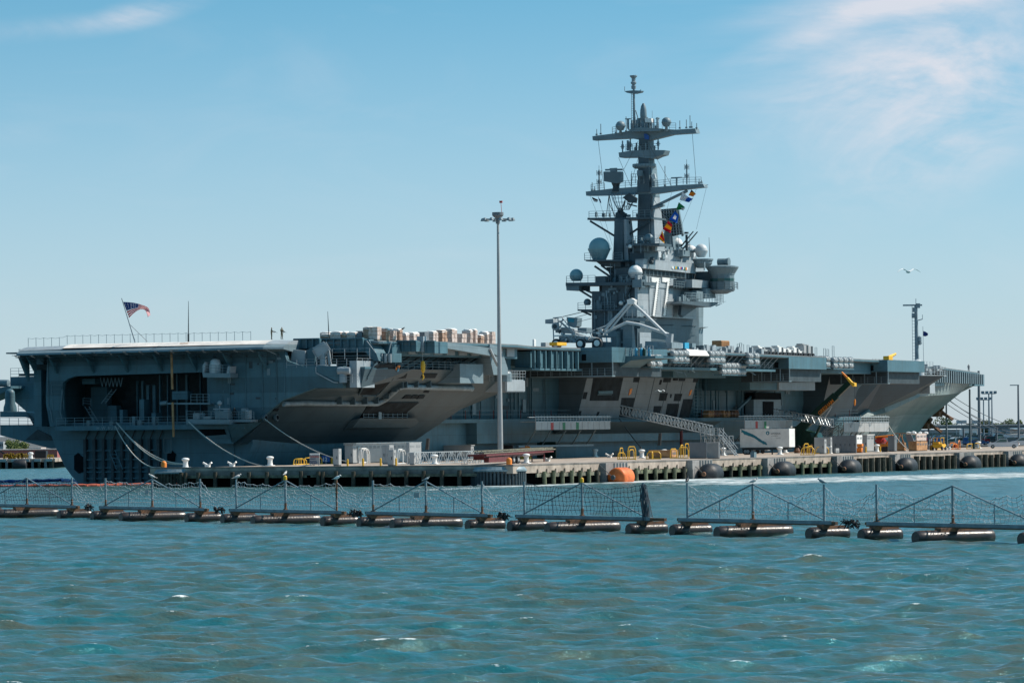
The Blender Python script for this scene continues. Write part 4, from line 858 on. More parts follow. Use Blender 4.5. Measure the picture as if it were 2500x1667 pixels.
# platform P4: long deck with left bracket box
def slab(xl, xr, yt, yb, a, al, m='tower', name='platform', yl=None):
    P = [(xl, yt+(yl or 0)), (xr, yt), (xr, yb), (xl, yb+(yl or 0))]; g = G(); g.PA(P, a, al); return BI(g, name, m)
slab(1381, 1572, 688, 696, 94, 5, yl=2); g = G(); g.PA([(1381, 690), (1413, 692), (1413, 708), (1383, 709)], 94.2, 4.5); BI(g, 'platform_box', 'haze')
slab(1410, 1526, 755, 759, 94.2, 4, yl=0); slab(1446, 1519, 634, 638, 95, 6); slab(1434, 1590, 530, 535, 100, 6, yl=2); slab(1528, 1610, 594, 600, 97, 5); slab(1545, 1572, 600, 614, 98, 4)
g = G(); g.PA([(1454, 638), (1515, 638), (1515, 652), (1470, 650)], 97, 3); g.PA([(1480, 652), (1530, 652), (1530, 690), (1497, 690)], 98, 3); g.PA([(1452, 711), (1470, 711), (1470, 722), (1452, 722)], 98, 2); BI(g, 'platform_support', 'tower')
g = G()
for A_, B_, a in (((1412, 706), (1444, 726), 95), ((1420, 704), (1469, 725), 95.5), ((1452, 650), (1495, 679), 96), ((1468, 648), (1508, 677), 96.5), ((1441, 540), (1500, 576), 100), ((1536, 540), (1530, 575), 100), ((1584, 540), (1533, 575), 100), ((1420, 759), (1443, 769), 95), ((1424, 758), (1445, 762), 95), ((1541, 700), (1529, 722), 94.6), ((1562, 700), (1555, 724), 94.6)):
    g.tube(IA(A_[0], A_[1], a), IA(B_[0], B_[1], a), .2, 4)
BI(g, 'strut', 'dark')
g = G()
for xl, xr, y, a in ((1383, 1453, 690, 94.1), (1512, 1572, 688, 94.1), (1411, 1448, 755, 94.3), (1453, 1500, 755, 94.3), (1427, 1470, 634, 95.1), (1495, 1519, 634, 95.1), (1438, 1508, 532, 100.1), (1545, 1589, 530, 100.1), (1531, 1572, 594, 97.1), (1590, 1610, 600, 97.1)):
    g.rail([IA(xl, y+2, a), IA(xr, y, a)], 1.15, 1.2, .045)
for A_, B_, s_ in (((1587, 618), (1652, 622), cs-1), ((1665, 628), (1700, 630), cs-2), ((1645, 703), (1677, 707), SF+.9)): g.rail([IS(*A_, s_), IS(*B_, s_)], 1.15, 1.2, .045)
BI(g, 'railing', 'haze')
g = G(); g.PA([(1427, 634), (1447, 634), (1447, 638), (1431, 638)], 95, 6); BI(g, 'platform', 'tower')
# starboard bridge platforms
pf = G(); q0 = IS(1643, 700, SF); pf.prism([IS(x, y, SF+.8) for x, y in ((1643, 697), (1690, 702), (1690, 706), (1643, 701))], (0, -2, 0)); BI(pf, 'bridge_platform', 'dark')
g = G(); g.prism([IS(x, y, SF+3) for x, y in ((1668, 735), (1752, 738), (1752, 743), (1735, 750), (1665, 741))], (0, -4, 0)); g.prism([IS(x, y, SF+1) for x, y in ((1665, 742), (1710, 744), (1668, 774), (1662, 768))], (0, -.5, 0)); BI(g, 'lower_wing_platform', 'tower')
g = G(); g.prism([IS(x, y, SF+2) for x, y in ((1690, 682), (1712, 684), (1730, 686), (1730, 703), (1712, 703), (1690, 702))], (0, -3.5, 0)); BI(g, 'wing_house', 'pale')
g = G(); g.prism([IS(x, y, SF+2.3) for x, y in ((1701, 710), (1716, 712), (1716, 730), (1700, 729))], (0, -3, 0)); g.prism([IS(x, y, SF+2.6) for x, y in ((1724, 704), (1745, 704), (1748, 728), (1722, 728))], (0, -2.5, 0)); BI(g, 'equipment_cabinet', 'haze')
g = G(); g.rail([IS(1672, 734, SF+3), IS(1700, 736, SF+3)], 1.3, .7, .04); g.rail([IS(1746, 739, SF+3), IS(1766, 738, SF+3)], 1.6, .6, .04); g.rail([IS(1690, 733, SF+3), IS(1766, 740, SF+3)], 1.2, 1.2, .04); BI(g, 'railing', 'haze')
g = G(); g.tube(IS(1740, 742, SF+3), IS(1772, 736, SF+3), .05, 4); g.tube(IS(1748, 747, SF+3), IS(1762, 741, SF+3), .1, 4); BI(g, 'whip_antenna', 'steel')
# flight control tower: conical cabin with flared roof, overhanging forward
c = IA(1764, 706, 120); cc = (120, c[1], c[2])
g = G(); g.rev(cc, [(1.8, -.4), (2.05, 0), (2.05, 1.2), (1.85, 1.25), (1.95, 1.75), (1.95, 2.5)], 12); pf_ = BI(g, 'flight_control_cabin', 'haze')
g = G(); g.rev((cc[0], cc[1], cc[2]+1.27), [(1.97, 0), (2.02, .45)], 12); g.build('cabin_window', 'glass', isl)
g = G(); g.rev((cc[0], cc[1], cc[2]+2.3), [(2.0, 0), (2.05, .2), (2.65, 1.15), (2.65, 1.35), (1.6, 1.55), (.3, 1.6)], 20); BI(g, 'cabin_roof', 'haze')
g = G(); g.rev((cc[0], cc[1]-.5, cc[2]-.55), [(1.2, -.2), (2.5, .35), (2.5, .5)], 12); BI(g, 'cabin_floor', 'belly')
g = G()
for k in range(12): t = k*math.pi/6; u = (k+1)*math.pi/6; g.rail([(cc[0]+2.5*math.cos(t), cc[1]+2.5*math.sin(t), cc[2]-.05), (cc[0]+2.5*math.cos(u), cc[1]+2.5*math.sin(u), cc[2]-.05)], 1.1, 1.5, .045)
BI(g, 'railing', 'tower')
g = G(); g.box(119, 121, cc[1]-4.5, cc[1]-1.6, cc[2]-.3, cc[2]+2.9); BI(g, 'cabin_link', 'tower')
g = G(); c = IA(1762, 640, 120); g.rev((120, c[1], c[2]), [(.6, -.6), (.6, .6)], 10, ax='s'); g.rev((120, c[1]+.9, c[2]), [(.5, -.5), (.7, .4)], 10, ax='s'); BI(g, 'roof_sensor', 'haze')
# radomes
def radome(x, y, r, a, m='haze', cone=0, yb=None, base=None):
    c = IA(x, y, a); rr = r/(FP/(D0+a*CT-c[1]*ST)); g = G()
    if cone: g.rev((a, c[1], c[2]), [(rr*.62, -cone*rr), (rr*1.08, -.12*rr), (rr*1.08, -.02*rr)], 20); BI(g, 'radome_base', base or 'haze')
    g = G(); g.ball((a, c[1], c[2]), rr, 22, lo=-.06 if cone else -.8); return BI(g, 'radome', m, smooth=True)
radome(1463, 606, 26, 97, 'tealdome', 1.1, base='tealdome'); radome(1407, 673, 16.5, 96, 'tealdome'); radome(1551, 664, 17, 95, 'white', .9, base='dome'); radome(1434, 738, 9, 96, 'haze')
radome(1584, 582, 11.5, 98.5, 'haze'); radome(1477, 733, 6.5, 96, 'white'); radome(1516, 740, 5.5, 94.5, 'white'); radome(1652, 596, 15, 116, 'white', .5); radome(1687, 612, 13, 118, 'white', .4)
radome(1712, 611, 15.5, 118, 'dome', 1.1, base='dome'); radome(1515, 307, 11.5, 100, 'haze', 1.0); radome(1627, 298, 11.5, 100, 'haze', 1.0); radome(1538, 602, 5, 97, 'white')
g = G(); c = IA(1716, 636, 118); g.rev((118, c[1], c[2]), [(1.0, -1.2), (1.5, -.5), (1.55, 0)], 20); g.rev((118, c[1], c[2]), [(1.4, -.2), (1.7, .0), (1.7, .25)], 20); BI(g, 'radome_base', 'haze')
g = G(); g.PA([(1718, 640), (1720, 640), (1720, 660), (1718, 660)], 108, .3); g.tube(IA(1733, 628, 108), IA(1731, 580, 108), .08, 5, .04); BI(g, 'whip_antenna', 'steel')
g = G(); c = IA(1552, 684, 94.2); g.box(93.6, 95, IA(1546, 684, 94)[1], IA(1569, 684, 94)[1], IA(1550, 702, 94)[2], IA(1550, 683, 94)[2]); BI(g, 'weapon_mount', 'haze')
g = G(); p = IA(1454, 690, 94.3); q = IA(1478, 674, 94.3); g.box(94.3, 95.3, p[1], q[1], p[2], q[2]); BI(g, 'deck_locker', 'tower')
g = G()
for x in (1481, 1486, 1491): c = IA(x, 687, 94.6); g.rev(c, [(.14, 0), (.14, .7), (.05, .8)], 8)
BI(g, 'gas_bottle', 'dark')
g = G(); R4 = random.Random(11)
for x0, x1, y, a in ((1455, 1530, 755, 95), (1500, 1570, 690, 95), (1532, 1580, 594, 98), (1440, 1580, 530, 101), (1545, 1580, 612, 99), (1455, 1500, 695, 96)):
    for k in range(9): p = IA(R4.uniform(x0, x1), y, a); h = R4.uniform(.3, 1.1); w_ = R4.uniform(.15, .5); g.box(a, a+.5, p[1], p[1]+w_, p[2], p[2]+h)
for x0, x1, y, s_ in ((1580, 1690, 620, cs-2), (1650, 1690, 735, SF+1.5), (1640, 1700, 634, cs-1.2)):
    for k in range(10): p = IS(R4.uniform(x0, x1), y, s_); h = R4.uniform(.3, 1.2); g.box(p[0], p[0]+R4.uniform(.3, .9), p[1]-.4, p[1], p[2], p[2]+h)
BI(g, 'deck_fitting', 'haze')
g = G()
for x, y, a in ((1592, 632, 98), (1590, 640, 98)): c = IS(x, y, SF+.7); g.rev(c, [(.3, -.3), (.35, .3)], 10, ax='a')
BI(g, 'searchlight', 'dark')
# gun/jack staffs pointing up right
g = G()
for A_, B_ in (((1662, 603), (1693, 565)), ((1668, 607), (1703, 566))): g.tube(IA(*A_, 114), IA(*B_, 114), .14, 5, .1)
g.tube(IA(1677, 612, 114), IA(1676, 573, 114), .2, 6); p = IA(1676, 571, 114); g.cb(p, (.5, .55, .3)); BI(g, 'antenna_pole', 'dark')
g = G(); g.PA([(1627, 624), (1648, 610), (1667, 610), (1667, 625), (1640, 628)], 113, 3); BI(g, 'director_house', 'haze')
# lattice array panel (mesh-backed radar)
c0_ = [(1600, 510), (1652, 507), (1668, 574), (1640, 578), (1606, 560)]
g = G(); g.PA([(1602, 512), (1652, 508), (1664, 572), (1642, 577), (1600, 545)], 113, .25); rp_ = BI(g, 'radar_panel', 'dark')
g = G(); g.PA([(1652, 508), (1656, 508), (1668, 574), (1664, 577)], 113.2, .5); BI(g, 'radar_panel_edge', 'haze')
g = G()
for k in range(9): g.tube(IA(1600+k*6.5, 512, 112.6), IA(1606+k*6.6, 574, 112.6), .07, 4)
for k in range(9): g.tube(IA(1600, 515+k*7, 112.6), IA(1653+k*1.6, 513+k*7, 112.6), .07, 4); g.tube(IA(1606, 515+k*7, 112.1), IA(1640, 540+k*4, 112.6), .06, 4)
BI(g, 'radar_lattice', 'steel')
g = G(); g.PA([(1622, 565), (1640, 560), (1645, 612), (1614, 612)], 114, 2.5); BI(g, 'radar_pedestal', 'haze')
# ---- after mast ----
g = G(); A_ = IA(1500, 690, 99); Bq = IA(1526, 690, 99); T0 = IA(1503, 537, 99); T1 = IA(1523, 537, 99)
g.loft([(98, A_[1], 30), (98, Bq[1], 30), (102, Bq[1], 30), (102, A_[1], 30)], [(98.6, T0[1], T0[2]), (98.6, T1[1], T0[2]), (101, T1[1], T0[2]), (101, T0[1], T0[2])]); BI(g, 'after_mast', 'tower')
g = G(); g.loft([(98.8, Bq[1]+.02, 30), (98.8, Bq[1]+.9, 30), (102.5, Bq[1]+.9, 30), (102.5, Bq[1]+.02, 30)], [(98.8, T1[1]+.02, T0[2]), (98.8, T1[1]+.5, T0[2]), (101, T1[1]+.5, T0[2]), (101, T1[1]+.02, T0[2])]); BI(g, 'mast_lit_side', 'pale')  # sunlit side of the after mast painted on as a paler strip
# lattice dish antenna on after mast
g = G(); c = IA(1515, 495, 100)
for k in range(10):
    t = math.pi*(.05+.9*k/9); x = 1522-34*math.cos(t)*.95; 
    g.path([IA(x, 466, 101), IA(1522-26*math.cos(t), 490, 99.6), IA(1522-14*math.cos(t), 512, 100)], .06)
for y, w_, a in ((466, 34, 101), (475, 32, 100.4), (484, 28, 99.9), (494, 23, 99.7), (504, 18, 99.8), (512, 14, 100)):
    g.path([IA(1522-w_*math.cos(math.pi*k/9), y, a) for k in range(10)], .055)
BI(g, 'search_radar', 'steel')
g = G(); g.PA([(1520, 482), (1536, 472), (1554, 484), (1552, 496), (1534, 494)], 98.6, .5); g.tube(IA(1526, 490, 99), IA(1515, 522, 100), .12, 4); g.rev(IA(1515, 532, 100.8), [(.9, 0), (.8, .8), (.5, 1.0), (.4, 1.6)], 10); g.tube(IA(1532, 498, 99), IA(1555, 504, 99), .15, 4); BI(g, 'radar_feed', 'dark')
g = G()
for A_, B_ in (((1487, 475), (1480, 530)), ((1487, 475), (1500, 530)), ((1487, 475), (1487, 530)), ((1487, 497), (1502, 528))): g.tube(IA(*A_, 101), IA(*B_, 101), .06, 4)
BI(g, 'mast_stay', 'dark')
# ---- main mast ----
def taper(px0, px1, a, al, m, name):   # px0,px1: (xl,xr,y) bottom and top
    g = G(); b0 = IA(px0[0], px0[2], a); b1 = IA(px0[1], px0[2], a); t0 = IA(px1[0], px1[2], a); t1 = IA(px1[1], px1[2], a)
    g.loft([(a, b0[1], b0[2]), (a, b1[1], b0[2]), (a+al, b1[1], b0[2]), (a+al, b0[1], b0[2])], [(a+al*.1, t0[1], t0[2]), (a+al*.1, t1[1], t0[2]), (a+al*.8, t1[1], t0[2]), (a+al*.8, t0[1], t0[2])]); return BI(g, name, m)
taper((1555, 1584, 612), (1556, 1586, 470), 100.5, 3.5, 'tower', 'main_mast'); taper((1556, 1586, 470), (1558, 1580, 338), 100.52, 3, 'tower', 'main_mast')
taper((1584.3, 1600, 612), (1586.3, 1592, 480), 101, 4, 'pale', 'mast_lit_side'); taper((1586.3, 1593, 480), (1580.3, 1588, 400), 101, 3, 'haze', 'mast_lit_side')  # paler strips carry the sunlit side of the main mast
g = G(); g.PA([(1555, 416), (1566, 416), (1566, 430), (1555, 430)], 99.8, .7); c = IA(1573, 410, 102); g.rev((102, c[1], c[2]), [(1.6, -.1), (1.9, .2), (1.9, .55), (1.85, .6)], 20); BI(g, 'mast_ring', 'haze')
# yards and platforms
def yard(P, a, al, m='haze', name='yardarm'): g = G(); g.PA(P, a, al); return BI(g, name, m)
yard([(1430, 468), (1490, 461), (1556, 456), (1600, 457), (1660, 452), (1716, 449), (1720, 457), (1660, 464), (1600, 473), (1556, 474), (1490, 477), (1431, 478)], 100.8, 1.6)
yard([(1446, 333), (1500, 326), (1530, 321), (1548, 315), (1610, 315), (1650, 317), (1697, 314), (1700, 325), (1640, 329), (1592, 341), (1575, 345), (1560, 342), (1540, 338), (1500, 340), (1447, 343)], 101, 1.6)
yard([(1510, 373), (1540, 368), (1580, 366), (1622, 367), (1618, 378), (1604, 382), (1592, 388), (1560, 384), (1512, 385)], 100.6, 2.4, name='mast_platform')
g = G(); g.PA([(1535, 316), (1560, 312), (1612, 314), (1608, 320), (1540, 322)], 99.6, 4.5); BI(g, 'mast_platform', 'haze')
g = G(); g.tube(IA(1678, 466, 101.5), IA(1590, 508, 101.5), .25, 5); g.PA([(1588, 508), (1618, 499), (1618, 503), (1590, 512)], 101, 1); BI(g, 'yard_brace', 'haze')
g = G()
for xl, yl, xr, yr, a in ((1443, 467, 1476, 463, 100.8), (1512, 459, 1556, 456, 100.7), (1590, 459, 1668, 450, 100.8), (1668, 450, 1712, 449, 100.8), (1540, 318, 1608, 316, 99.7), (1495, 327, 1506, 325, 101), (1634, 317, 1650, 317, 101), (1528, 369, 1560, 367, 100.6), (1562, 367, 1606, 367, 100.6)):
    g.rail([IA(xl, yl, a), IA(xr, yr, a)], 1.05, 1.2, .045)
p = IA(1541, 446, 100); g.rail([IA(1541, 448, 100), IA(1572, 448, 100)], 1.5, .8, .05); BI(g, 'railing', 'haze')
for x, y in ((1463, 464), (1677, 450)):     # stacked dipole columns
    g = G(); b_ = IA(x, y, 101.5); g.tube(b_, (b_[0], b_[1], b_[2]+3.2), .13, 5); g.tube((b_[0], b_[1], b_[2]+3.2), (b_[0], b_[1], b_[2]+3.9), .04, 4)
    for z in (1.0, 2.4):
        g.rev((b_[0], b_[1], b_[2]+z), [(.25, 0), (.25, .6)], 8)
        for k in range(4): t = k*math.pi/2+.4; g.tube((b_[0]+.5*math.cos(t), b_[1]+.5*math.sin(t), b_[2]+z-.1), (b_[0]+.5*math.cos(t), b_[1]+.5*math.sin(t), b_[2]+z+.7), .05, 4); g.tube((b_[0], b_[1], b_[2]+z+.3), (b_[0]+.5*math.cos(t), b_[1]+.5*math.sin(t), b_[2]+z+.3), .04, 4)
    BI(g, 'dipole_antenna', 'steel')
for x, y in ((1520, 373), (1539, 369), (1607, 366)):
    g = G(); b_ = IA(x, y, 101.2); g.tube(b_, (b_[0], b_[1], b_[2]+1.9), .12, 5); g.rev((b_[0], b_[1], b_[2]+.6), [(.22, 0), (.22, .7)], 8); g.rev((b_[0], b_[1], b_[2]+.6), [(.4, .3), (.4, .38)], 8); BI(g, 'dipole_antenna', 'steel')
g = G()
for x, y, h in ((1457, 331, 1.0), (1467, 329, 1.7), (1660, 315, 1.3), (1676, 314, 1.4), (1685, 313, 2.0), (1689, 313, 1.0), (1452, 467, .8), (1446, 467, 1.4), (1707, 449, .8), (1713, 448, .5), (1504, 326, 1.4), (1529, 322, 2.4), (1701, 315, .9), (1624, 455, 3.2)):
    b_ = IA(x, y, 101.6); g.tube(b_, (b_[0], b_[1], b_[2]+h), .07, 4); g.cb((b_[0], b_[1], b_[2]), (.3, .3, .25))
g.tube(IA(1720, 455, 101.6), IA(1729, 451, 101.6), .05, 4); g.tube(IA(1700, 318, 101.6), IA(1702, 312, 101.6), .05, 4); BI(g, 'whip_antenna', 'steel')
g = G(); c = IA(1652, 434, 101.5); g.box(101.3, 101.7, c[1]-.9, c[1]+.9, c[2]-.08, c[2]+.08); g.tube((101.5, c[1], c[2]), (101.5, c[1], c[2]-1.3), .15, 6); BI(g, 'navigation_radar', 'haze')
g = G(); g.PA([(1473, 420), (1476, 419), (1516, 419), (1518, 422), (1518, 444), (1512, 446), (1505, 448), (1474, 443)], 100, .7); g.PA([(1477, 413), (1517, 412), (1517, 416), (1477, 417)], 100.2, .6); g.PA([(1488, 411), (1504, 410), (1504, 420), (1490, 420)], 100.1, .5); rd = BI(g, 'flat_radar', 'haze')
g = G(); g.rev(IA(1504, 463, 101), [(.65, -.3), (.5, .5), (.8, 1.2), (.3, 1.3)], 10); BI(g, 'radar_pedestal', 'dark')
g = G(); g.PA([(1588, 428), (1598, 424), (1601, 436), (1594, 438)], 100, .3); BI(g, 'small_dish', 'dome')
g = G(); c = IA(1571, 283, 101); g.rev(c, [(.35, -2.2), (.5, -1.2), (.4, -.9), (.42, -.7), (.5, -.6), (.54, .2), (.5, .9), (.38, 1.5), (.15, 1.95), (.02, 2.0)], 16); BI(g, 'beacon_radome', 'haze', smooth=True)
g = G(); g.PA([(1574, 290), (1590, 289), (1590, 299), (1575, 299)], 100.4, .8); BI(g, 'mast_box', 'white')
g = G()
for x0, x1, y, a, n in ((1530, 1610, 315, 101, 26), (1520, 1600, 368, 101, 12), (1545, 1600, 456, 101, 10)):
    for k in range(n): p = IA(R4.uniform(x0, x1), y, a+R4.uniform(-.5, .5)); h = R4.uniform(.4, 1.9); g.box(p[0], p[0]+.25, p[1], p[1]+R4.uniform(.08, .3), p[2], p[2]+h)
g.path([IA(1535, 318, 101), IA(1534, 291, 101)], .12); g.cb(IA(1534, 292, 101), (.6, .9, .15)); g.path([IA(1607, 316, 101), IA(1606, 290, 101)], .1); g.cb(IA(1606, 291, 101), (.4, .6, .15))
BI(g, 'mast_fitting', 'steel')
g = G(); g.tube(IA(1515, 316, 100), IA(1515, 327, 100.6), .2, 6, .3); g.tube(IA(1627, 306, 100), IA(1627, 319, 100.6), .2, 6, .3); BI(g, 'radome_pedestal', 'steel')
# pole topmast
g = G(); b_ = IA(1549, 316, 101.5); t_ = IA(1547, 206, 101.5); g.tube(b_, t_, .22, 6, .16); g.ladder((b_[0], b_[1]-.35, b_[2]), (t_[0], t_[1]-.25, IA(1547, 226, 101.5)[2]), (0, .16, 0), .045, .35)
g.tube(IA(1552, 270, 101.5), IA(1566, 316, 101.5), .09, 4); g.tube(IA(1551, 196, 101.5), IA(1551, 183, 101.5), .04, 4); BI(g, 'topmast', 'steel')
yard([(1524, 223), (1545, 221), (1566, 222), (1564, 226), (1550, 229), (1540, 229), (1530, 227)], 101, 1, name='mast_platform')
g = G(); c = IA(1547, 218, 101.5)
g.rev(c, [(.35, 0), (.4, .5), (.2, .6), (.45, .9), (.45, 1.1), (.3, 1.2), (.3, 1.7), (.6, 2.0), (.6, 2.15), (.2, 2.2)], 12); g.tube(IA(1525, 222, 101.5), IA(1525, 212, 101.5), .05, 4); g.tube(IA(1562, 222, 101.5), IA(1565, 219, 101.5), .05, 4); BI(g, 'masthead_antenna', 'steel')
g = G(); g.PA([(1572, 327), (1578, 327), (1585, 333), (1583, 341), (1574, 340)], 100.7, .2); BI(g, 'identification_board', 'blue')
# halyards
g = G(); H = [((1725, 456), (1700, 560)), ((1700, 462), (1660, 560)), ((1680, 464), (1600, 590)), ((1640, 470), (1620, 540)), ((1585, 320), (1590, 455)), ((1564, 320), (1583, 455)), ((1440, 478), (1500, 625)), ((1460, 478), (1495, 600)), ((1500, 478), (1500, 600)), ((1535, 190), (1535, 190))]
for A_, B_ in H: g.tube(IA(*A_, 99.5), IA(*B_, 99.5), .022, 3)
BI(g, 'halyard', 'roped')
# ================= deck-edge post with cabin (aft of island) =================
g = G(); g.loft([IA(1521, 850, 88), IA(1543, 850, 88), IA(1549, 850, 91), IA(1525, 850, 91)], [IA(1521, 776, 88), IA(1543, 776, 88), IA(1545, 776, 91), IA(1523, 776, 91)]); B(g, 'crane_post', 'haze')
g = G(); g.loft([IA(1543.5, 850, 88), IA(1552, 850, 88.2), IA(1552, 850, 90)], [IA(1543.5, 776, 88), IA(1546, 776, 88.2), IA(1546, 776, 90)]); B(g, 'post_lit_side', 'pale')  # narrow sunlit side of the post, put in as a paler piece
g = G(); g.PA([(1519, 776), (1580, 776), (1575, 783), (1523, 782)], 87, 4); B(g, 'crane_platform', 'haze')
g = G(); g.PA([(1529, 747), (1556, 746), (1556, 773), (1529, 773)], 87.6, 2.4); B(g, 'crane_cabin', 'steel')
g = G(); g.rail([IA(1520, 776, 86.9), IA(1579, 776, 86.9)], 1.2, .8, .04); B(g, 'railing', 'pale')
# sponson with rails and tanks below it
g = G(); g.PA([(1494, 868), (1560, 870), (1600, 868), (1600, 874), (1540, 880), (1512, 897), (1500, 895), (1494, 885)], 80, 8); B(g, 'tank_sponson', 'hull')
g = G(); g.rail([IA(1496, 868, 79.9), IA(1560, 869, 79.9)], 1.2, 1.0, .05); g.rail([IA(1580, 866, 79.9), IA(1594, 866, 79.9)], 1.4, .6, .06); B(g, 'railing', 'pale')
for k, x in enumerate((1553, 1561, 1566, 1573, 1585)):
    g = G(); c = IA(x, 869, 80.8); g.rev(c, [(.22, 0), (.24, 1.0), (.15, 1.15), (.05, 1.3)], 10); B(g, 'gas_bottle', 'cyan' if k % 2 == 0 else 'dkgreen', smooth=True)
g = G(); g.PA([(1575, 833), (1612, 834), (1640, 836), (1640, 850), (1612, 852), (1574, 852)], 84, 4); B(g, 'deck_house', 'steel')
g = G()
for k in range(70):
    x = R4.uniform(1565, 1860); y = 852+(x-1565)*.045; s_ = R4.uniform(35.5, 37.6); p = IS(x, y, s_); h = R4.uniform(.25, 1.2); g.box(p[0], p[0]+R4.uniform(.2, 1.2), s_-.5, s_, p[2]-.3, p[2]+h)
B(g, 'deck_edge_fitting', 'pale')
g = G()
for k in range(60):
    x = R4.uniform(1600, 1850); y = R4.uniform(868, 905); p = IS(x, y, 35.5); g.tube(p, (p[0]+R4.uniform(-1.2, 1.2), 35.5+R4.uniform(0, 1.6), p[2]+R4.uniform(-1.0, 1.0)), .09, 4)
B(g, 'pipework', 'haze')
for x, y, w_, h_, m in ((1655, 842, 16, 12, 'pale'), (1672, 842, 14, 14, 'cyan'), (1690, 842, 12, 11, 'haze'), (1718, 848, 30, 12, 'haze'), (1741, 850, 40, 13, 'steel')):
    g = G(); p = IS(x, y+h_/2+2, 36.5); g.box(p[0], p[0]+w_/15/.417*.8, 34.5, 36.5, p[2], p[2]+h_/14.5); B(g, 'deck_locker', m)

# doors, vents, pipes and small gear over the island walls
R6 = random.Random(66)
for k in range(60):
    x = R6.uniform(1450, 1552); y = R6.uniform(700, 840)
    if x < 1472 and y < 716: continue
    p = IA(x, y, 94.95); g = G(); w_, h_ = R6.choice([(.35, .35), (.8, 1.8), (.25, 1.2), (1.4, .35), (.5, .5)]); g.box(94.8, 94.98, p[1], p[1]+w_, p[2], p[2]+h_); BI(g, 'wall_fitting', R6.choice(['dark', 'haze', 'steel', 'haze', 'tower']))
for x in (1452, 1476, 1490, 1507, 1522, 1537, 1550): g = G(); g.tube(IA(x, 716 if x > 1460 else 730, 94.8), IA(x+1, 845, 94.8), .06, 4); BI(g, 'pipe', R6.choice(['steel', 'haze', 'dark']))
for k in range(40):
    x = R6.uniform(1565, 1695); y = R6.uniform(783, 845); p = IS(x, y, SF-2.15); g = G(); g.box(p[0], p[0]+R6.uniform(.4, 1.8), SF-2.2, SF-1.9, p[2], p[2]+R6.uniform(.3, 1.6)); BI(g, 'wall_fitting', R6.choice(['pale', 'haze', 'dark', 'steel']))
for k in range(26):
    x = R6.uniform(1585, 1700); y = R6.uniform(606, 634); p = IS(x, y, cs-.9); g = G(); g.box(p[0], p[0]+R6.uniform(.4, 1.6), cs-1, cs-.6, p[2], p[2]+R6.uniform(.3, 1.0)); BI(g, 'wall_fitting', R6.choice(['pale', 'haze', 'dark', 'dome']))
g = G()
for k in range(14): x = 1566+k*9.6; g.tube(IS(x, 657+k*.9, SF-.2), IS(x, 672+k*.7, SF-.2), .06, 4)
BI(g, 'window_mullion', 'haze')
for A_, B_ in (((1590, 604), (1592, 628)), ((1625, 612), (1660, 632)), ((1560, 615), (1600, 612))): g = G(); g.rail([IS(*A_, cs-2), IS(*B_, cs-2)], 1.1, 1, .045); BI(g, 'railing', 'haze')
for k in range(16): x = R6.uniform(1480, 1700); y = R6.choice([532, 594, 688, 755, 618, 456, 316]); p = IA(x if y > 500 else min(max(x, 1500), 1650), y, 101 if y < 560 else 95.5); g = G(); g.tube(p, (p[0], p[1], p[2]+R6.uniform(1.2, 3.4)), .05, 4, .03); BI(g, 'whip_antenna', 'steel')
g = G(); [g.tube(IA(x0, y0, 100.2), IA(x1, y1, 100.2), .035, 3) for x0, y0, x1, y1 in ((1556, 470, 1500, 540), (1586, 470, 1640, 560), (1558, 345, 1500, 460), (1580, 345, 1640, 455), (1460, 340, 1475, 462), (1690, 325, 1700, 450), (1510, 385, 1540, 455), (1560, 380, 1540, 450))]; BI(g, 'halyard', 'roped')
# ================= cargo, vehicles, people, flags on the ship =================
ORD = ['first', 'second', 'third', 'fourth', 'fifth', 'sixth', 'seventh', 'eighth', 'ninth', 'tenth', 'eleventh', 'twelfth', 'thirteenth', 'fourteenth', 'fifteenth', 'sixteenth', 'seventeenth', 'eighteenth', 'nineteenth', 'twentieth', 'twenty-first', 'twenty-second', 'twenty-third', 'twenty-fourth', 'twenty-fifth', 'twenty-sixth', 'twenty-seventh', 'twenty-eighth', 'twenty-ninth', 'thirtieth']
RP = random.Random(21)
PAL = [(780, 805, 1.15, 'card', 0), (806, 832, 1.35, 'wrap', 0), (833, 846, 1.25, 'card', 0), (846, 868, 1.3, 'wrap', 0), (869, 885, 1.35, 'cabinetd', 0), (886, 905, 2.0, 'card', 1), (906, 926, 1.9, 'wrap', 1), (928, 946, 1.75, 'card', 1), (947, 961, 1.7, 'wrap', 1), (962, 976, 1.75, 'card', 1),
       (978, 993, 1.3, 'wrap', 0), (994, 1020, 1.45, 'wrap', 0), (1021, 1042, 1.5, 'cabinetd', 0), (1043, 1064, 1.7, 'wrap', 0), (1065, 1087, 1.9, 'card', 1), (1088, 1112, 2.15, 'wrap', 1), (1113, 1134, 1.5, 'wrap', 0), (1136, 1147, 2.1, 'wrap', 1), (1148, 1159, 2.2, 'wrap', 1), (1160, 1176, 1.5, 'card', 0), (1177, 1187, 1.9, 'wrap', 1), (1188, 1204, 2.15, 'wrap', 1)]
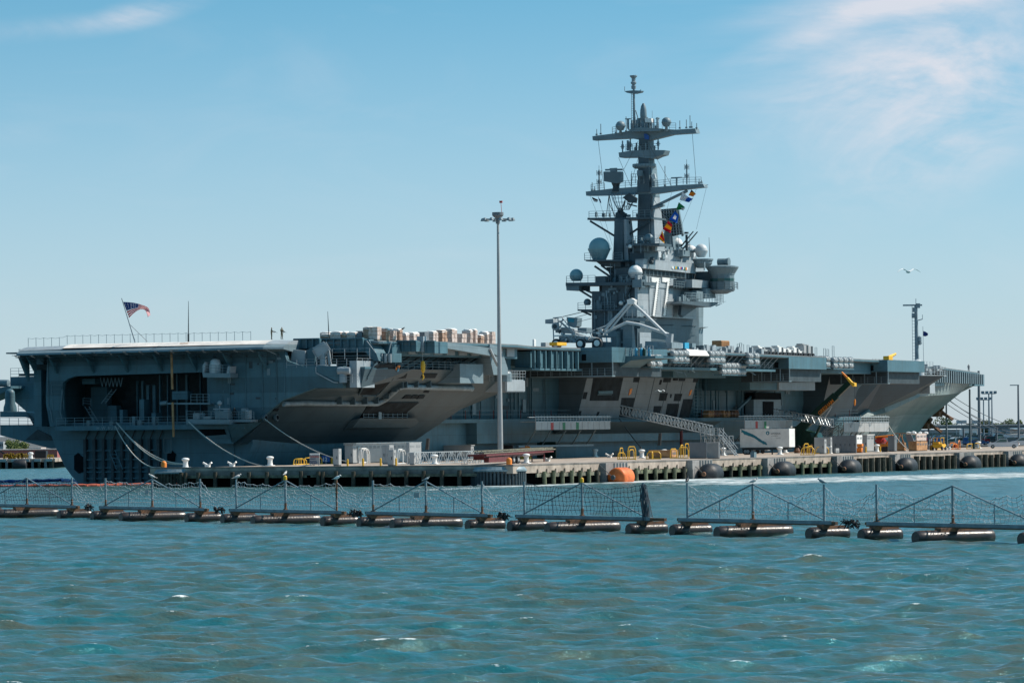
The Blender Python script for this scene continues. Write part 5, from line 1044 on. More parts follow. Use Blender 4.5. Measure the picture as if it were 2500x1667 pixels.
for row, sdep in ((0, 31.5), (1, 27.5)):
    for i, (x0, x1, h, m, t) in enumerate(PAL):
        if row == 1 and i % 2: continue
        p = IS(x0, 835, sdep); q = IS(x1, 835, sdep); xm = (p[0]+q[0])/2; hh = h*(1.05 if row else .93)+RP.uniform(-.1, .12)
        if x0 < 890: p = IA(x0, 829, 7+row*3); q = IA(x1, 829, 7+row*3); c = ((7+row*3)+.6, (p[1]+q[1])/2, zd(8)); w_ = (1.3, (q[1]-p[1])*.93)
        else: c = (xm, sdep, zd(xm)); w_ = (min((q[0]-p[0])*.55, 2.2), 1.35)
        mm = {'card': 'brown cardboard cartons', 'wrap': 'pinkish shrink-wrapped cartons', 'cabinetd': 'dark grey wrapped cases', 'white': 'white wrapped sacks'}[m]
        T = thing('pallet_load', f'pallet of {mm}, {ORD[i]} from left in the {"rear" if row else "front"} row', 'pallet', c, group='palletised stores on the flight deck')
        g = G(); g.cb(c, (w_[0], w_[1], .15)); g.build('pallet', 'wood', T)
        g = G(); z = c[2]+.15; n = max(1, round(hh/.6))
        for k in range(n):
            dz = (hh-.15)/n; j = lambda: RP.uniform(-.05, .05)
            na = 2
            for u in range(na):
                a0 = c[0]-w_[0]/2+u*w_[0]/na+.015; g.box(a0, a0+w_[0]/na-.03, c[1]-w_[1]/2+j(), c[1]+w_[1]/2+j(), z+k*dz, z+(k+1)*dz-.02+ (j() if k == n-1 else 0))
        g.build('carton_stack', m, T, bevel=.03)
        if m in ('wrap', 'card') and RP.random() < .8:
            g = G(); z1 = c[2]+hh; g.loft([(c[0]-w_[0]/2-.03, c[1]-w_[1]/2-.03, z1-.15), (c[0]+w_[0]/2+.03, c[1]-w_[1]/2-.03, z1-.25), (c[0]+w_[0]/2+.03, c[1]+w_[1]/2+.03, z1-.1), (c[0]-w_[0]/2-.03, c[1]+w_[1]/2+.03, z1-.3)], [(c[0]-w_[0]*.3, c[1]-w_[1]*.3, z1+.16), (c[0]+w_[0]*.35, c[1]-w_[1]*.3, z1+.08), (c[0]+w_[0]*.3, c[1]+w_[1]*.35, z1+.14), (c[0]-w_[0]*.35, c[1]+w_[1]*.3, z1+.05)]); g.build('plastic_sheet', 'white', T)
# ---- salvage crane standing on the aft elevator ----
c = IA(1400, 850, 81); T = thing('mobile_crane', 'white six-wheeled salvage crane with raised lattice arms on the deck aft of the island', 'crane', (81, c[1], zd(80)))
def PT(px, a, th, name, m, par=T): g = G(); g.PA(px, a, th); return g.build(name, m, par)
PT([(1366, 836), (1364, 822), (1376, 816), (1395, 820), (1440, 826), (1470, 824), (1472, 834), (1445, 832), (1430, 836), (1396, 837)], 79.6, 3.4, 'chassis', 'pale')
PT([(1356, 812), (1356, 806), (1376, 800), (1392, 803), (1398, 815)], 79.9, 2.6, 'winch_frame', 'pale')
PT([(1331, 780), (1350, 778), (1352, 790), (1331, 790)], 80.1, 1.8, 'counterweight', 'pale')
g = G(); c = IA(1358, 797, 79.7); g.rev((79.2, c[1], c[2]), [(.55, 0), (.62, .1), (.62, .6), (.55, .7)], 18, ax='a'); g.build('winch_drum', 'pale', T, smooth=True)
g = G(); g.rev((79.1, c[1], c[2]), [(.36, 0), (.36, .06)], 14, ax='a'); g.build('winch_hub', 'dark', T)
PT([(1383, 774), (1410, 776), (1408, 796), (1400, 800), (1386, 795)], 79.8, 1.8, 'cab', 'haze'); PT([(1386, 776), (1402, 778), (1401, 787), (1387, 786)], 79.72, .1, 'cab_window', 'teal')
PT([(1410, 800), (1432, 800), (1432, 812), (1410, 812)], 80.2, 2, 'engine_cover', 'haze')
for x, y, r in ((1357, 843, .80), (1416, 841, .76), (1457, 835, .80)):
    for a in (79.0, 82.6):
        g = G(); c = IA(x, y, a); zc = zd(a)+r; g.rev((a, c[1], zc), [(r*.6, -.02), (r*.93, 0), (r, .1), (r, .5), (r*.93, .6), (r*.6, .62)], 18, ax='a'); wh = g.build('wheel', 'rubber', T, smooth=True)
        g = G(); g.rev((a-.04, c[1], zc), [(r*.3, -.03), (r*.60, 0), (r*.60, .1)], 14, ax='a'); g.build('rim', 'white', wh, smooth=True)
def arm(P, r, name='crane_arm', m='dome', a=83.5):
    r *= .8
    g = G(); g.path([IA(x, y, a) for x, y in P], r, 6); return g.build(name, m, T)
arm([(1350, 786), (1352, 834)], .12, m='pale', a=79.5); arm([(1362, 780), (1398, 812), (1432, 822)], .18, m='pale', a=79.6); arm([(1352, 820), (1400, 818), (1462, 826)], .13, m='white', a=79.4); arm([(1362, 836), (1384, 820), (1412, 838), (1440, 822)], .12, m='pale', a=79.3)
arm([(1467, 814), (1478, 805), (1538, 736)], .26, a=84); arm([(1472, 817), (1490, 804), (1541, 742)], .2, a=84); arm([(1468, 817), (1492, 805), (1530, 787), (1560, 792), (1632, 816)], .30, a=84.6); arm([(1541, 736), (1570, 762), (1632, 822)], .30, a=84.2); arm([(1430, 814), (1480, 795), (1540, 735)], .12, a=84)
for q_ in ([(1350, 776), (1372, 774), (1400, 812)], [(1356, 790), (1378, 780)], [(1362, 774), (1366, 815)], [(1374, 778), (1368, 800), (1392, 800)], [(1400, 812), (1392, 836)], [(1412, 818), (1430, 836)], [(1430, 820), (1412, 836)], [(1446, 822), (1440, 812), (1420, 812)], [(1383, 800), (1400, 808), (1440, 812), (1468, 812)]): arm(q_, .11, m='pale', a=79.35)
RZ = random.Random(5)
for k in range(26):
    x = RZ.uniform(1365, 1475); y = RZ.uniform(806, 838); g = G(); c = IA(x, y, 79.4); g.cb(c, (.4, RZ.uniform(.15, .6), RZ.uniform(.12, .45))); g.build('machinery', RZ.choice(['pale', 'dome', 'steel', 'dark']), T)
arm([(1354, 778), (1420, 762), (1470, 757)], .07, m='dark', a=80); arm([(1378, 783), (1440, 765)], .05, m='dark', a=80); arm([(1375, 795), (1480, 768)], .04, m='dark', a=80)
PT([(1530, 732), (1541, 728), (1550, 733), (1548, 742), (1532, 743)], 83.6, 1.0, 'boom_head', 'white'); PT([(1626, 814), (1640, 815), (1638, 838), (1631, 850), (1625, 835)], 84, .8, 'hook_block', 'pale'); PT([(1459, 803), (1466, 803), (1472, 818), (1460, 822)], 83, 2, 'boom_pivot', 'pale')
# ---- other deck equipment ----
def dbox(x0, xm, x1, yt, yb, name, m, label, cat, s1=33, group=None, parts=()):
    p = IS(xm, yb, s1); a0 = p[0]; q = IS(x1, yb, s1); s0 = IA(x0, yb, a0)[1]; zb = zd(a0); zt = IA(xm, yt, a0)[2]
    T = thing(name, label, cat, (a0, s1, zb), group=group); g = G(); g.box(a0, max(q[0], a0+.5), s0, s1, zb, max(zt, zb+.5)); g.build('body', m, T, bevel=.05); return T, a0, max(q[0], a0+.5), s0, s1, zb, zt
t_, a0, a1, s0, s1, zb, zt = dbox(1738, 1761, 1781, 831, 862, 'shipping_container', 'tan', 'rust-orange shipping container standing on the deck forward of the island', 'container', 30)
g = G()
for k in range(14): a = a0+(a1-a0)*(k+.5)/14; g.box(a-.06, a+.06, s1+.003, s1+.06, zb+.2, zt-.15)
g.build('side_rib', 'tan', t_)
dbox(1478, 1505, 1518, 808, 846, 'ribbed_box', 'haze', 'pale blue ribbed box on deck under the white crane arms', 'container', 31)
dbox(1547, 1562, 1590, 811, 850, 'deck_tractor', 'pale', 'white angular deck vehicle beside the tall grey crane post', 'vehicle', 34)
dbox(1320, 1332, 1342, 836, 850, 'deck_crate', 'cabinet', 'small pale crate beside the wheels of the white salvage crane', 'crate', 30)
dbox(1300, 1304, 1309, 828, 850, 'deck_hoist', 'white', 'small white hoist on deck left of the salvage crane', 'hoist', 30)
dbox(1341, 1360, 1384, 846, 851, 'tow_bar', 'yellow', 'flat yellow tow bar lying beside the front wheel of the salvage crane', 'tow bar', 37)
dbox(2156, 2170, 2180, 869, 881, 'deck_tractor', 'yellow', 'yellow deck tractor with a raised arm near the bow', 'tractor', 30)
Tt = bpy.data.objects['deck_tractor.001']; g = G(); g.tube(IS(2168, 873, 29), IS(2186, 864, 29), .38, 5, .25); g.build('lifting_arm', 'yellow', Tt)
RQ = random.Random(4)
for i, (x, n_) in enumerate(((1858, 'dented white'), (1871, 'low grey'), (1888, 'small beige'), (1905, 'tall white'), (1916, 'black and white'), (1929, 'boxy white'), (1942, 'long white'), (1955, 'low white'), (1966, 'squat grey'), (1977, 'narrow pale'))):
    p = IS(x, 870, 33); c = (p[0], 33, zd(p[0])); m = 'white' if 'white' in n_ else 'cabinet'; h = RQ.uniform(.8, 1.9) if 'low' not in n_ else .7
    T = thing('tow_tractor', f'{n_} aircraft tug, {ORD[i]} from left in the row above the middle elevator', 'tug', c, group='aircraft tugs parked along the starboard deck edge')
    g = G(); g.box(c[0]-1.2, c[0]+1.2, 31.6, 33.2, c[2]+.35, c[2]+.35+h); g.box(c[0]-1.3, c[0]-.2, 31.8, 33.0, c[2]+.35+h, c[2]+.6+h); g.build('body', m, T, bevel=.08)
    g = G(); g.box(c[0]+.1, c[0]+.9, 33.21, 33.25, c[2]+.5, c[2]+.3+h); g.build('recess', 'dark', T)
    for da in (-.8, .8): g = G(); g.rev((c[0]+da, 33.22, c[2]+.38), [(.36, 0), (.38, .05), (.38, .25), (.3, .28)], 10, ax='s'); g.build('wheel', 'rubber', T)
for x, y, h in ((1800, 853, 1.6), (1806, 853, 1.8), (1811, 852, 1.6), (1824, 855, 1.5), (1835, 856, 1.4), (2011, 866, 1.6), (2019, 866, 1.5), (2032, 867, 2.1), (1990, 864, 1.7)):
    g = G(); p = IS(x, y, 35); z = zd(p[0]); g.tube((p[0], 35, z), (p[0], 35, z+h), .05, 4); g.tube((p[0], 35, z+h), (p[0]+.9, 35, z+h), .04, 4); g.tube((p[0]+.9, 35, z), (p[0]+.9, 35, z+h), .05, 4); B(g, 'deck_edge_light', 'haze')
# ---- people ----
def person(p, yaw, label, cloth='camo', pose='rifle', fr=SH, boots='black', group=None):
    # skeleton in local metres: x forward, y left
    J = {'pel': (0, 0, .95), 'wai': (0, 0, 1.12), 'che': (.01, 0, 1.35), 'nec': (.01, 0, 1.50), 'hd': (.03, 0, 1.60), 'top': (.03, 0, 1.74),
         'lh': (0, .10, .90), 'lk': (.03, .13, .50), 'la': (-.02, .15, .10), 'lt': (.14, .17, .04), 'rh': (0, -.10, .90), 'rk': (.02, -.13, .50), 'ra': (-.03, -.15, .10), 'rt': (.13, -.17, .04),
         'ls': (.0, .19, 1.44), 'rs': (.0, -.19, 1.44)}
    if pose == 'rifle': J.update(le=(.08, .27, 1.18), lw=(.30, .12, 1.16), lf=(.37, .08, 1.17), re=(.0, -.28, 1.17), rw=(.20, -.14, 1.08), rf=(.27, -.10, 1.08))
    else: J.update(le=(.0, .26, 1.17), lw=(.06, .25, .93), lf=(.08, .24, .84), re=(.0, -.26, 1.17), rw=(.06, -.25, .93), rf=(.08, -.24, .84))
    Rd = dict(pel=.15, wai=.14, che=.165, nec=.062, hd=.095, top=.065, lh=.10, lk=.072, la=.05, lt=.045, rh=.10, rk=.072, ra=.05, rt=.045, ls=.075, rs=.075, le=.05, lw=.035, lf=.035, re=.05, rw=.035, rf=.035)
    E_ = [('pel', 'wai'), ('wai', 'che'), ('che', 'nec'), ('nec', 'hd'), ('hd', 'top'), ('pel', 'lh'), ('lh', 'lk'), ('lk', 'la'), ('la', 'lt'), ('pel', 'rh'), ('rh', 'rk'), ('rk', 'ra'), ('ra', 'rt'), ('che', 'ls'), ('che', 'rs'), ('ls', 'le'), ('le', 'lw'), ('lw', 'lf'), ('rs', 're'), ('re', 'rw'), ('rw', 'rf')]
    K = list(J); me = bpy.data.meshes.new('person'); me.from_pydata([J[k] for k in K], [(K.index(a), K.index(b)) for a, b in E_], [])
    o = bpy.data.objects.new('person', me); COL.objects.link(o)
    md = o.modifiers.new('s', 'SKIN')
    for i, k in enumerate(K): me.skin_vertices[0].data[i].radius = (Rd[k], Rd[k]*(.8 if k in ('che', 'wai', 'pel') else 1)); me.skin_vertices[0].data[i].use_root = (k == 'pel')
    o.modifiers.new('u', 'SUBSURF').levels = 1
    bpy.context.view_layer.update(); m2 = bpy.data.meshes.new_from_object(o.evaluated_get(bpy.context.evaluated_depsgraph_get())); o.modifiers.clear(); o.data = m2; m2.name = 'person'
    for mm in (cloth, 'skin', boots): m2.materials.append(MAT[mm])
    for f in m2.polygons:
        c = f.center; f.material_index = 1 if (c.z > 1.52 and c.x > .03) or (abs(c.x-.35) < .08 and 1.0 < c.z < 1.25 and pose == 'rifle') or (pose != 'rifle' and .78 < c.z < .93 and abs(c.y) > .2) else (2 if c.z < .16 or c.z > 1.62 or (c.z > 1.52 and c.x <= .03) else 0); f.use_smooth = True
    o.location = fr(*p); o.rotation_euler = (0, 0, yaw); tag(o, label, 'person', group); return o
def rifle(p, yaw, label):
    g = G(WD); g.tube((-.3, 0, 0), (.55, .0, .0), .022, 5); g.box(-.32, -.05, -.03, .03, -.09, .04); g.box(.02, .3, -.03, .03, -.03, .06); g.box(.06, .12, -.02, .02, -.2, -.03)
    o = g.build('rifle', 'black'); o.location = SH(*p); o.rotation_euler = (0, .35, yaw); tag(o, label, 'rifle'); return o
p1_ = IA(663, 829, 1.5); p1_ = (1.5, p1_[1], 19.82); person(p1_, math.radians(15), 'person in camouflage with a dark helmet standing on the stern corner, further left'); rifle((1.5, p1_[1]+.35, 20.98), math.radians(15), 'black rifle held by the left-hand sentry on the stern')
p2_ = IA(688, 828, 1.5); p2_ = (1.5, min(p2_[1], 21), 19.82); person(p2_, math.radians(-35), 'person in camouflage holding a rifle, rightmost of the two on the stern corner'); rifle((1.3, p2_[1]+.35, 20.94), math.radians(-30), 'black rifle held by the right-hand sentry on the stern')
c = IS(2365, 912, 11); person((c[0], 11, zd(c[0])), math.radians(-60), 'person in dark blue standing at the tip of the bow', 'cabinetd', 'stand')
c = IA(573, 1022, -1.6); person((-1.6, c[1], 8.72), math.radians(-90), 'person in dark overalls on the small stern platform among white lockers', 'black', 'stand')
# stern quarter work platform (ship part) with its gear
g = G(); g.PA([(455, 1023), (560, 1024), (560, 1035), (455, 1035)], -3.4, 3.3); g.PA([(560, 1024), (612, 1024), (612, 1030), (560, 1030)], -2.2, 2.1); B(g, 'work_platform', 'haze')
g = G(); g.PA([(462, 1036), (556, 1036), (566, 1083), (514, 1083)], -.6, .5); g.loft([IA(556, 1036, -3.2), IA(562, 1036, -.1), IA(568, 1083, -.1)], [IA(559, 1036, -3.2), IA(640, 1030, 0), IA(568, 1084, 0)]); B(g, 'platform_wedge', 'hull')
g = G(); g.PA([(478, 1045), (545, 1042), (552, 1060), (500, 1064)], -.7, .09); B(g, 'platform_recess', 'void')
g = G(); g.rail([IA(455, 1023, -3.3), IA(556, 1024, -3.3)], 1.1, 1.2, .045); g.rail([IA(565, 1024, -2.1), IA(620, 1024, -2.1)], 1.1, 1.2, .045); B(g, 'railing', 'haze')
for x0, x1, y0, m, nm in ((471, 486, 1008, 'pale', 'deck_locker'), (524, 556, 1003, 'haze', 'generator_box'), (584, 600, 1001, 'pale', 'deck_locker'), (580, 592, 996, 'haze', 'deck_locker'), (496, 514, 1016, 'pale', 'winch')):
    g = G(); p = IA(x0, 1023, -3); q = IA(x1, y0, -3); g.box(-3+(1 if x0 > 560 else 0), -1.2, p[1], q[1], p[2], q[2]); B(g, nm, m, bevel=.06)
g = G()
for k in range(4):
    for j in range(3): p = IA(586+j*4.5, 1004+k*4.5, -2.05); g.box(-2.06, -2.0, p[1], p[1]+.16, p[2]-.12, p[2])
B(g, 'locker_door', 'hull')
g = G(); p = IA(536, 1003, -2.4); g.tube(p, (p[0], p[1], p[2]+.9), .1, 6); g.ball((p[0], p[1], p[2]+1.1), .35, 10); g.box(-2.6, -2.2, p[1]-.9, p[1]+1.6, p[2]+.2, p[2]+.35); g.box(-2.9, -1.9, p[1]+.9, p[1]+1.5, p[2]-.9, p[2]+.1); B(g, 'sensor', 'pale')
g = G(); g.PA([(402, 983), (512, 983), (512, 987), (402, 987)], -1.4, 1.6); g.rail([IA(466, 983, -1.3), IA(511, 983, -1.3)], 1.2, 1, .045); g.tube(IA(392, 985, -1.3), IA(408, 983, -1.3), .3, 6); B(g, 'boom_platform', 'haze')
g = G(); g.PA([(494, 910), (562, 911), (562, 922), (496, 921)], -2.4, 2.3); g.rail([IA(495, 911, -2.4), IA(560, 912, -2.4)], 1.15, 1.1, .045); B(g, 'radome_platform', 'haze')
g = G(); g.PA([(494, 893), (500, 883), (503, 884), (498, 911), (494, 911)], -2.4, 1.8); g.PA([(556, 894), (562, 894), (560, 912), (553, 912)], -2.4, 1.8); B(g, 'platform_end', 'pale')
c = IA(526, 911, -1.4); g = G(); g.rev((-1.4, c[1], c[2]), [(.84, 0), (.84, 1.0), (.82, 1.35), (.66, 1.75), (.38, 1.98), (.02, 2.06)], 18); B(g, 'radome', 'dome', smooth=True)
# ---- flags ----
def cloth(name, T, Bt, a, mats, fn, label, cat, nu=20, nv=12, amp=.25, group=None, axis='a'):
    V = []; F = []; MI = []
    def cur(C, u):
        x = u*(len(C)-1); i = min(int(x), len(C)-2); t = x-i; p0 = C[max(i-1, 0)]; p1 = C[i]; p2 = C[i+1]; p3 = C[min(i+2, len(C)-1)]
        return tuple(.5*((2*p1[k])+(-p0[k]+p2[k])*t+(2*p0[k]-5*p1[k]+4*p2[k]-p3[k])*t*t+(-p0[k]+3*p1[k]-3*p2[k]+p3[k])*t**3) for k in range(2))
    for i in range(nu+1):
        u = i/nu; t = cur(T, u); b = cur(Bt, u)
        for j in range(nv+1):
            v = j/nv; x = t[0]+(b[0]-t[0])*v; y = t[1]+(b[1]-t[1])*v; V.append(SH(*IA(x, y, a+amp*u*math.sin(u*9+v*2.2))))
    for i in range(nu):
        for j in range(nv): F.append((i*(nv+1)+j, (i+1)*(nv+1)+j, (i+1)*(nv+1)+j+1, i*(nv+1)+j+1)); MI.append(fn((i+.5)/nu, (j+.5)/nv))
    me = bpy.data.meshes.new(name); c = V[0].copy(); me.from_pydata([tuple(v-c) for v in V], [], F)
    for m in mats: me.materials.append(MAT[m])
    for f, k in zip(me.polygons, MI): f.material_index = k; f.use_smooth = True
    o = bpy.data.objects.new(name, me); COL.objects.link(o); o.location = c; s_ = o.modifiers.new('th', 'SOLIDIFY'); s_.thickness = .02
    tag(o, label, cat, group); return o
def us(u, v):
    if u < .42 and v < 7/13: return 2 if not (int(u/.42*12) % 2 == 1 and int(v*13/7*9) % 2 == 1) else 1
    return int(v*13) % 2 and 1 or 0
cloth('ensign', [(301, 737), (325, 739), (345, 744), (362, 752), (367, 769)], [(315, 776), (326, 765), (342, 755), (355, 758), (361, 774)], -.6, ['flagred', 'flagwhite', 'flagblue'], us, 'red, white and blue striped flag with a starred canton flying at the stern', 'flag', 46, 26, .5)
SF_ = [([(1541, 541), (1521, 564)], 0), ]
def sflag(Tq, Bq, mats, fn, label, a=100): cloth('signal_flag', Tq, Bq, a, mats, fn, label, 'flag', 12, 10, .2, 'signal flags on the island halyards')
sflag([(1622, 565), (1606, 580)], [(1623, 594), (1613, 589)][::1], ['flagyellow', 'flagred'], lambda u, v: 0, 'x') if False else None
sflag([(1617, 564), (1608, 582)], [(1621, 578), (1622, 594)], ['flagyellow', 'flagred'], lambda u, v: 1 if .3 < u < .65 else 0, 'lowest signal flag, yellow with a red band')
sflag([(1631, 539), (1618, 560)], [(1641, 549), (1637, 569)], ['flagyellow', 'flagred'], lambda u, v: 1 if u < .3 or u > .7 else 0, 'red signal flag with a yellow band, second from the bottom of the hoist')
sflag([(1648, 515), (1633, 536)], [(1657, 526), (1653, 546)], ['flagcobalt', 'flagwhite'], lambda u, v: 1 if .33 < u < .67 and .33 < v < .67 else 0, 'blue signal flag with a white square in the middle')
sflag([(1657, 494), (1651, 512)], [(1672, 506), (1664, 512)], ['flaggreen', 'flagwhite'], lambda u, v: 0 if u > .3 else 0, 'small green signal flag above the blue one')
sflag([(1666, 469), (1659, 488)], [(1680, 481), (1673, 492)], ['flagwhite'], lambda u, v: 0, 'plain white signal flag')
sflag([(1677, 480), (1673, 492)], [(1692, 486), (1682, 494)], ['flagcobalt', 'flagwhite'], lambda u, v: 0, 'plain blue signal flag beside the white one')
sflag([(1688, 463), (1681, 477)], [(1699, 474), (1692, 480)], ['flagorange', 'black'], lambda u, v: 1 if u+v < .6 else 0, 'orange and black signal flag nearest the yardarm end')
sflag([(1664, 505), (1662, 511)], [(1673, 508), (1668, 514)], ['flagwhite'], lambda u, v: 0, 'small white and green scrap of a signal flag')
sflag([(1444, 481), (1450, 492)], [(1460, 488), (1458, 494)], ['black', 'flagwhite', 'flagred'], lambda u, v: 0 if u < .5 else 1, 'dark signal flag under the left end of the lower yard, further left', 100)
sflag([(1460, 482), (1464, 493)], [(1466, 488), (1468, 497)], ['flagblue'], lambda u, v: 0, 'narrow dark blue signal flag under the left end of the lower yard', 100)
g = G(WD); g.tube(IY(2255, 884, 838), IY(2253, 797, 838), .05, 4); g.build('jackstaff', 'pale', ship)
c = IS(2255, 812, 8); aa = c[0]; cloth('jack_flag', [(2254, 808), (2260, 810), (2266, 814)], [(2254, 820), (2259, 821), (2265, 819)], IS(2254, 808, 5)[0]*0+IA(2254, 808, 100)[0]*0+200, ['flagblue', 'flagwhite'], lambda u, v: 0, 'small dark blue flag on the thin staff by the bow mast', 'flag', 10, 8, .2)
# ================= pier =================
PA0, PS0, PS1, PZ = -41.6, 23.0, 74.7, 2.45
pier = thing('pier', 'long concrete pier on timber piles beside the warship', 'pier', (PA0, PS1, 0))
pier['material_note'] = ''
del pier['material_note']
g = G(); g.box(PA0, 420, PS0, PS1, 1.5, PZ); g.build('deck', 'concrete', pier)
g = G(); g.box(PA0+3, 420, PS0+3, PS1-3, -1.5, 1.49); g.build('dark_core', 'void', pier)  # near-black core stands in for the shade behind the piles
g = G(); g.box(PA0-.01, 420, PS1-.5, PS1+.05, 2.455, 2.62); g.box(PA0-.05, PA0+.5, PS0, PS1-.52, 2.455, 2.6); g.build('kerb', 'sconcrete', pier)
g = G(); g.box(PA0-.25, PA0-.02, PS0+3, PS1-5, 1.45, 2.1); g.build('end_fascia', 'sconcrete', pier)
RB = random.Random(8)
def pile(a, s_, zt, r, m, nm='pile'):
    g = G(); g.tube((a, s_, -1.5), (a+RB.uniform(-.06, .06), s_+RB.uniform(-.06, .06), zt), r*1.05, 8, r*.95); return g.build(nm, m, pier, smooth=False)
for k in range(18):
    s_ = 28+k*2.48 
    if s_ > 69: break
    pile(PA0-.75, s_, 1.95+RB.uniform(-.05, .05), .27, 'pile')
    if k in (0, 8): pile(PA0-.78, s_+.65, 1.9, .25, 'pile')
g = G()
for s0, s1, z in ((27, 46, 1.15), (46.6, 70, 1.2)): g.box(PA0-.48, PA0-.3, s0, s1, z, z+.36)
g.build('wale', 'wood', pier)
# corner fenders: quarter rings over sheet piles
for s_, sg in ((PS1-3.2, 1), (PS0+3.0, -1)):
    g = G(); g.rev((PA0+2.6, s_, 0), [(3.55, 1.75), (3.6, 1.8), (3.6, 2.0), (3.5, 2.05), (3.3, 2.35)], 36); g.build('corner_ring', 'steel', pier)
    g = G(); 
    for k in range(44):
        t = 2*math.pi*k/44; a = PA0+2.6+3.3*math.cos(t); q = s_+3.3*math.sin(t)
        g.tube((a, q, -1), (a, q, 1.8), .2, 6)
    g.build('sheet_piling', 'dark' if sg > 0 else 'pile', pier)
# long side: concrete fender blocks with slots, pile runs and floating fenders
def aside(x): return IS(x, 1150, PS1)[0]
BX = [1464, 1676, 1860, 2030, 2172, 2330, 2450, 2560]
ab = [aside(x) for x in BX]
for a in ab:
    g = G(); g.box(a, a+7.2, PS1+.06, PS1+.9, 1.25, 2.50)
    g.box(a, a+2.2, PS1+.06, PS1+.95, -1.2, 1.24); b_ = g.build('fender_block', 'block', pier)
    g = G()
    for k in range(5): q = a+2.5+k*1.0; g.box(q, q+.42, PS1+.9, PS1+.94, 1.35, 2.46)
    g.build('slot', 'dark', b_)
edges = [PA0+6.5]+ab
for i in range(len(edges)):
    a0 = edges[i]+(9.3 if i else .5); a1 = (edges[i+1] if i+1 < len(edges) else edges[i]+40)-.6
    if i >= 4: n = int((a1-a0)/2.6)
    else: n = int((a1-a0)/(3.1 if i else 2.75))
    for k in range(n):
        a = a0+(a1-a0)*(k+.5)/n
        if i < 4: pile(a, PS1+.55, 1.75+RB.uniform(-.12, .05), .27, 'pileg' if RB.random() < .6 else 'pile')
        else: pile(a, PS1+.6, 2.1+RB.uniform(-.1, .05), .48, 'pile', 'pile_cluster')
    g = G()
    if i < 4: g.box(a0-.3, a1+.3, PS1+.06, PS1+.28, .95, 1.42); g.build('wale', 'pileg' if i else 'wood', pier)
    g = G()
    for k in range(n): a = a0+(a1-a0)*(k+.1)/n; g.box(a, a+.35, PS1+.05, PS1+.2, 1.43, 2.0)
    g.build('bracing', 'concrete', pier)
# piles on the ship side stay out of sight; a few camels between ship and pier
FX = [(1514, 1158, 'fenderorange'), (1734, 1153, 'rubber'), (1912, 1146, 'rubber'), (2074, 1138, 'rubber'), (2212, 1132, 'rubber'), (2368, 1128, 'rubber'), (2487, 1122, 'rubber')]
where = ['', 'leftmost black fender, floating against the pier right of the orange one', 'second black fender along the pier, below the white trailer', 'third black fender along the pier, below the grey cabinets', 'fourth black fender along the pier, below the tan crates', 'fifth black fender along the pier, left of the pickup', 'last black fender at the right edge of the photo']
for i, (x, y, m) in enumerate(FX):
    a = IS(x, y, PS1+2.2)[0]; r = 1.42 if i else 1.28; T = thing('pier_fender', where[i] if i else 'big orange floating fender against the pier', 'fender', (a, PS1+2.3, .55), group='floating fenders along the pier')
    g = G(); g.rev((a, PS1+2.3, .62), [(.2, -2.6), (.55, -2.35), (r*.80, -1.75), (r*.97, -1.3), (r, -.9), (r, .9), (r*.97, 1.3), (r*.80, 1.75), (.3, 2.5)] if i else [(.2, -1.9), (.35, -1.85), (r*.86, -1.62), (r*.97, -1.45), (r, -1.2), (r, 1.5), (r*.96, 1.75), (r*.8, 1.9), (.3, 2.0)], 26, ax='a'); g.build('fender_body', m, T, smooth=True)
    g = G(); g.rev((a, PS1+2.3, .62), [(.3, -2.75), (.34, -2.55), (.2, -2.4)], 12, ax='a'); g.build('end_flange', 'rust' if i else 'dark', T)
    g = G(); g.path([(a-2.6, PS1+2.2, .7), (a-2.2, PS1+1, 1.6), (a-1.8, PS1, 2.3)], .05); g.build('chain', 'dark', T)
# ---- bollards ----
BP = [(453, 1139), (659.5, 1137), (1061, 1133), (1285, 1131), (1453, 1113), (1567, 1118), (1622, 1118), (1765.6, 1112), (1904, 1110), (1917, 1105), (2024, 1107), (2141, 1103), (2389, 1094)]
BL = ['white bollard at the pier end with thick mooring lines round it', 'white bollard left of the warning sign', 'white bollard in front of the lying metal gangway', 'white bollard behind the red flatbed trailer wheels', 'white bollard on the far pier edge, left of the yellow rails', 'white bollard among the yellow rails, further left', 'white bollard among the yellow rails, further right', 'white bollard in front of the dark slatted bin', 'white bollard under the white trailer, nearer one', 'white bollard under the white trailer, farther one', 'white bollard beside the small grey locker', 'white bollard beside the white slatted cabinet', 'white bollard left of the pickup']
B0 = None
for (x, y), lb in zip(BP, BL):
    p = IZ(x, y, PZ)
    if B0 is None:
        B0 = thing('bollard', lb, 'bollard', p, group='white bollards on the pier')
        g = G(); g.rev(p, [(.42, .10), (.36, .22), (.31, .6), (.34, .88), (.48, 1.0), (.51, 1.12), (.46, 1.22), (.28, 1.30), (.02, 1.33)], 18); g.build('post', 'white', B0, smooth=True)
        g = G(); g.cb((p[0], p[1], PZ), (1.05, 1.05, .11)); g.build('base_plate', 'white', B0, bevel=.03)
    else:
        o = copytree(B0); place(o, p, None, lb)
for x, y, lb in ((507, 1136, 'small white cleat between the two left bollards'), (567, 1138, 'low white cleat left of the second bollard'), (1337, 1126, 'small white cleat right of the red flatbed trailer'), (1488, 1117, 'low white cleat above the orange fender'), (2255, 1098, 'small white cleat in front of the tan crates'), (2481, 1091, 'small white cleat beside the pickup rear wheel')):
    p = IZ(x, y, PZ); g = G(); g.box(p[0]-.25, p[0]+.25, p[1]-.3, p[1]+.3, PZ+.01, PZ+.4); g.tube((p[0]-.1, p[1]-.65, PZ+.62), (p[0]+.1, p[1]-.1, PZ+.3), .13, 6); g.tube((p[0]-.1, p[1]+.65, PZ+.62), (p[0]+.1, p[1]+.1, PZ+.3), .13, 6); solo(g, 'cleat', 'white', lb, 'cleat', 'mooring cleats on the pier')
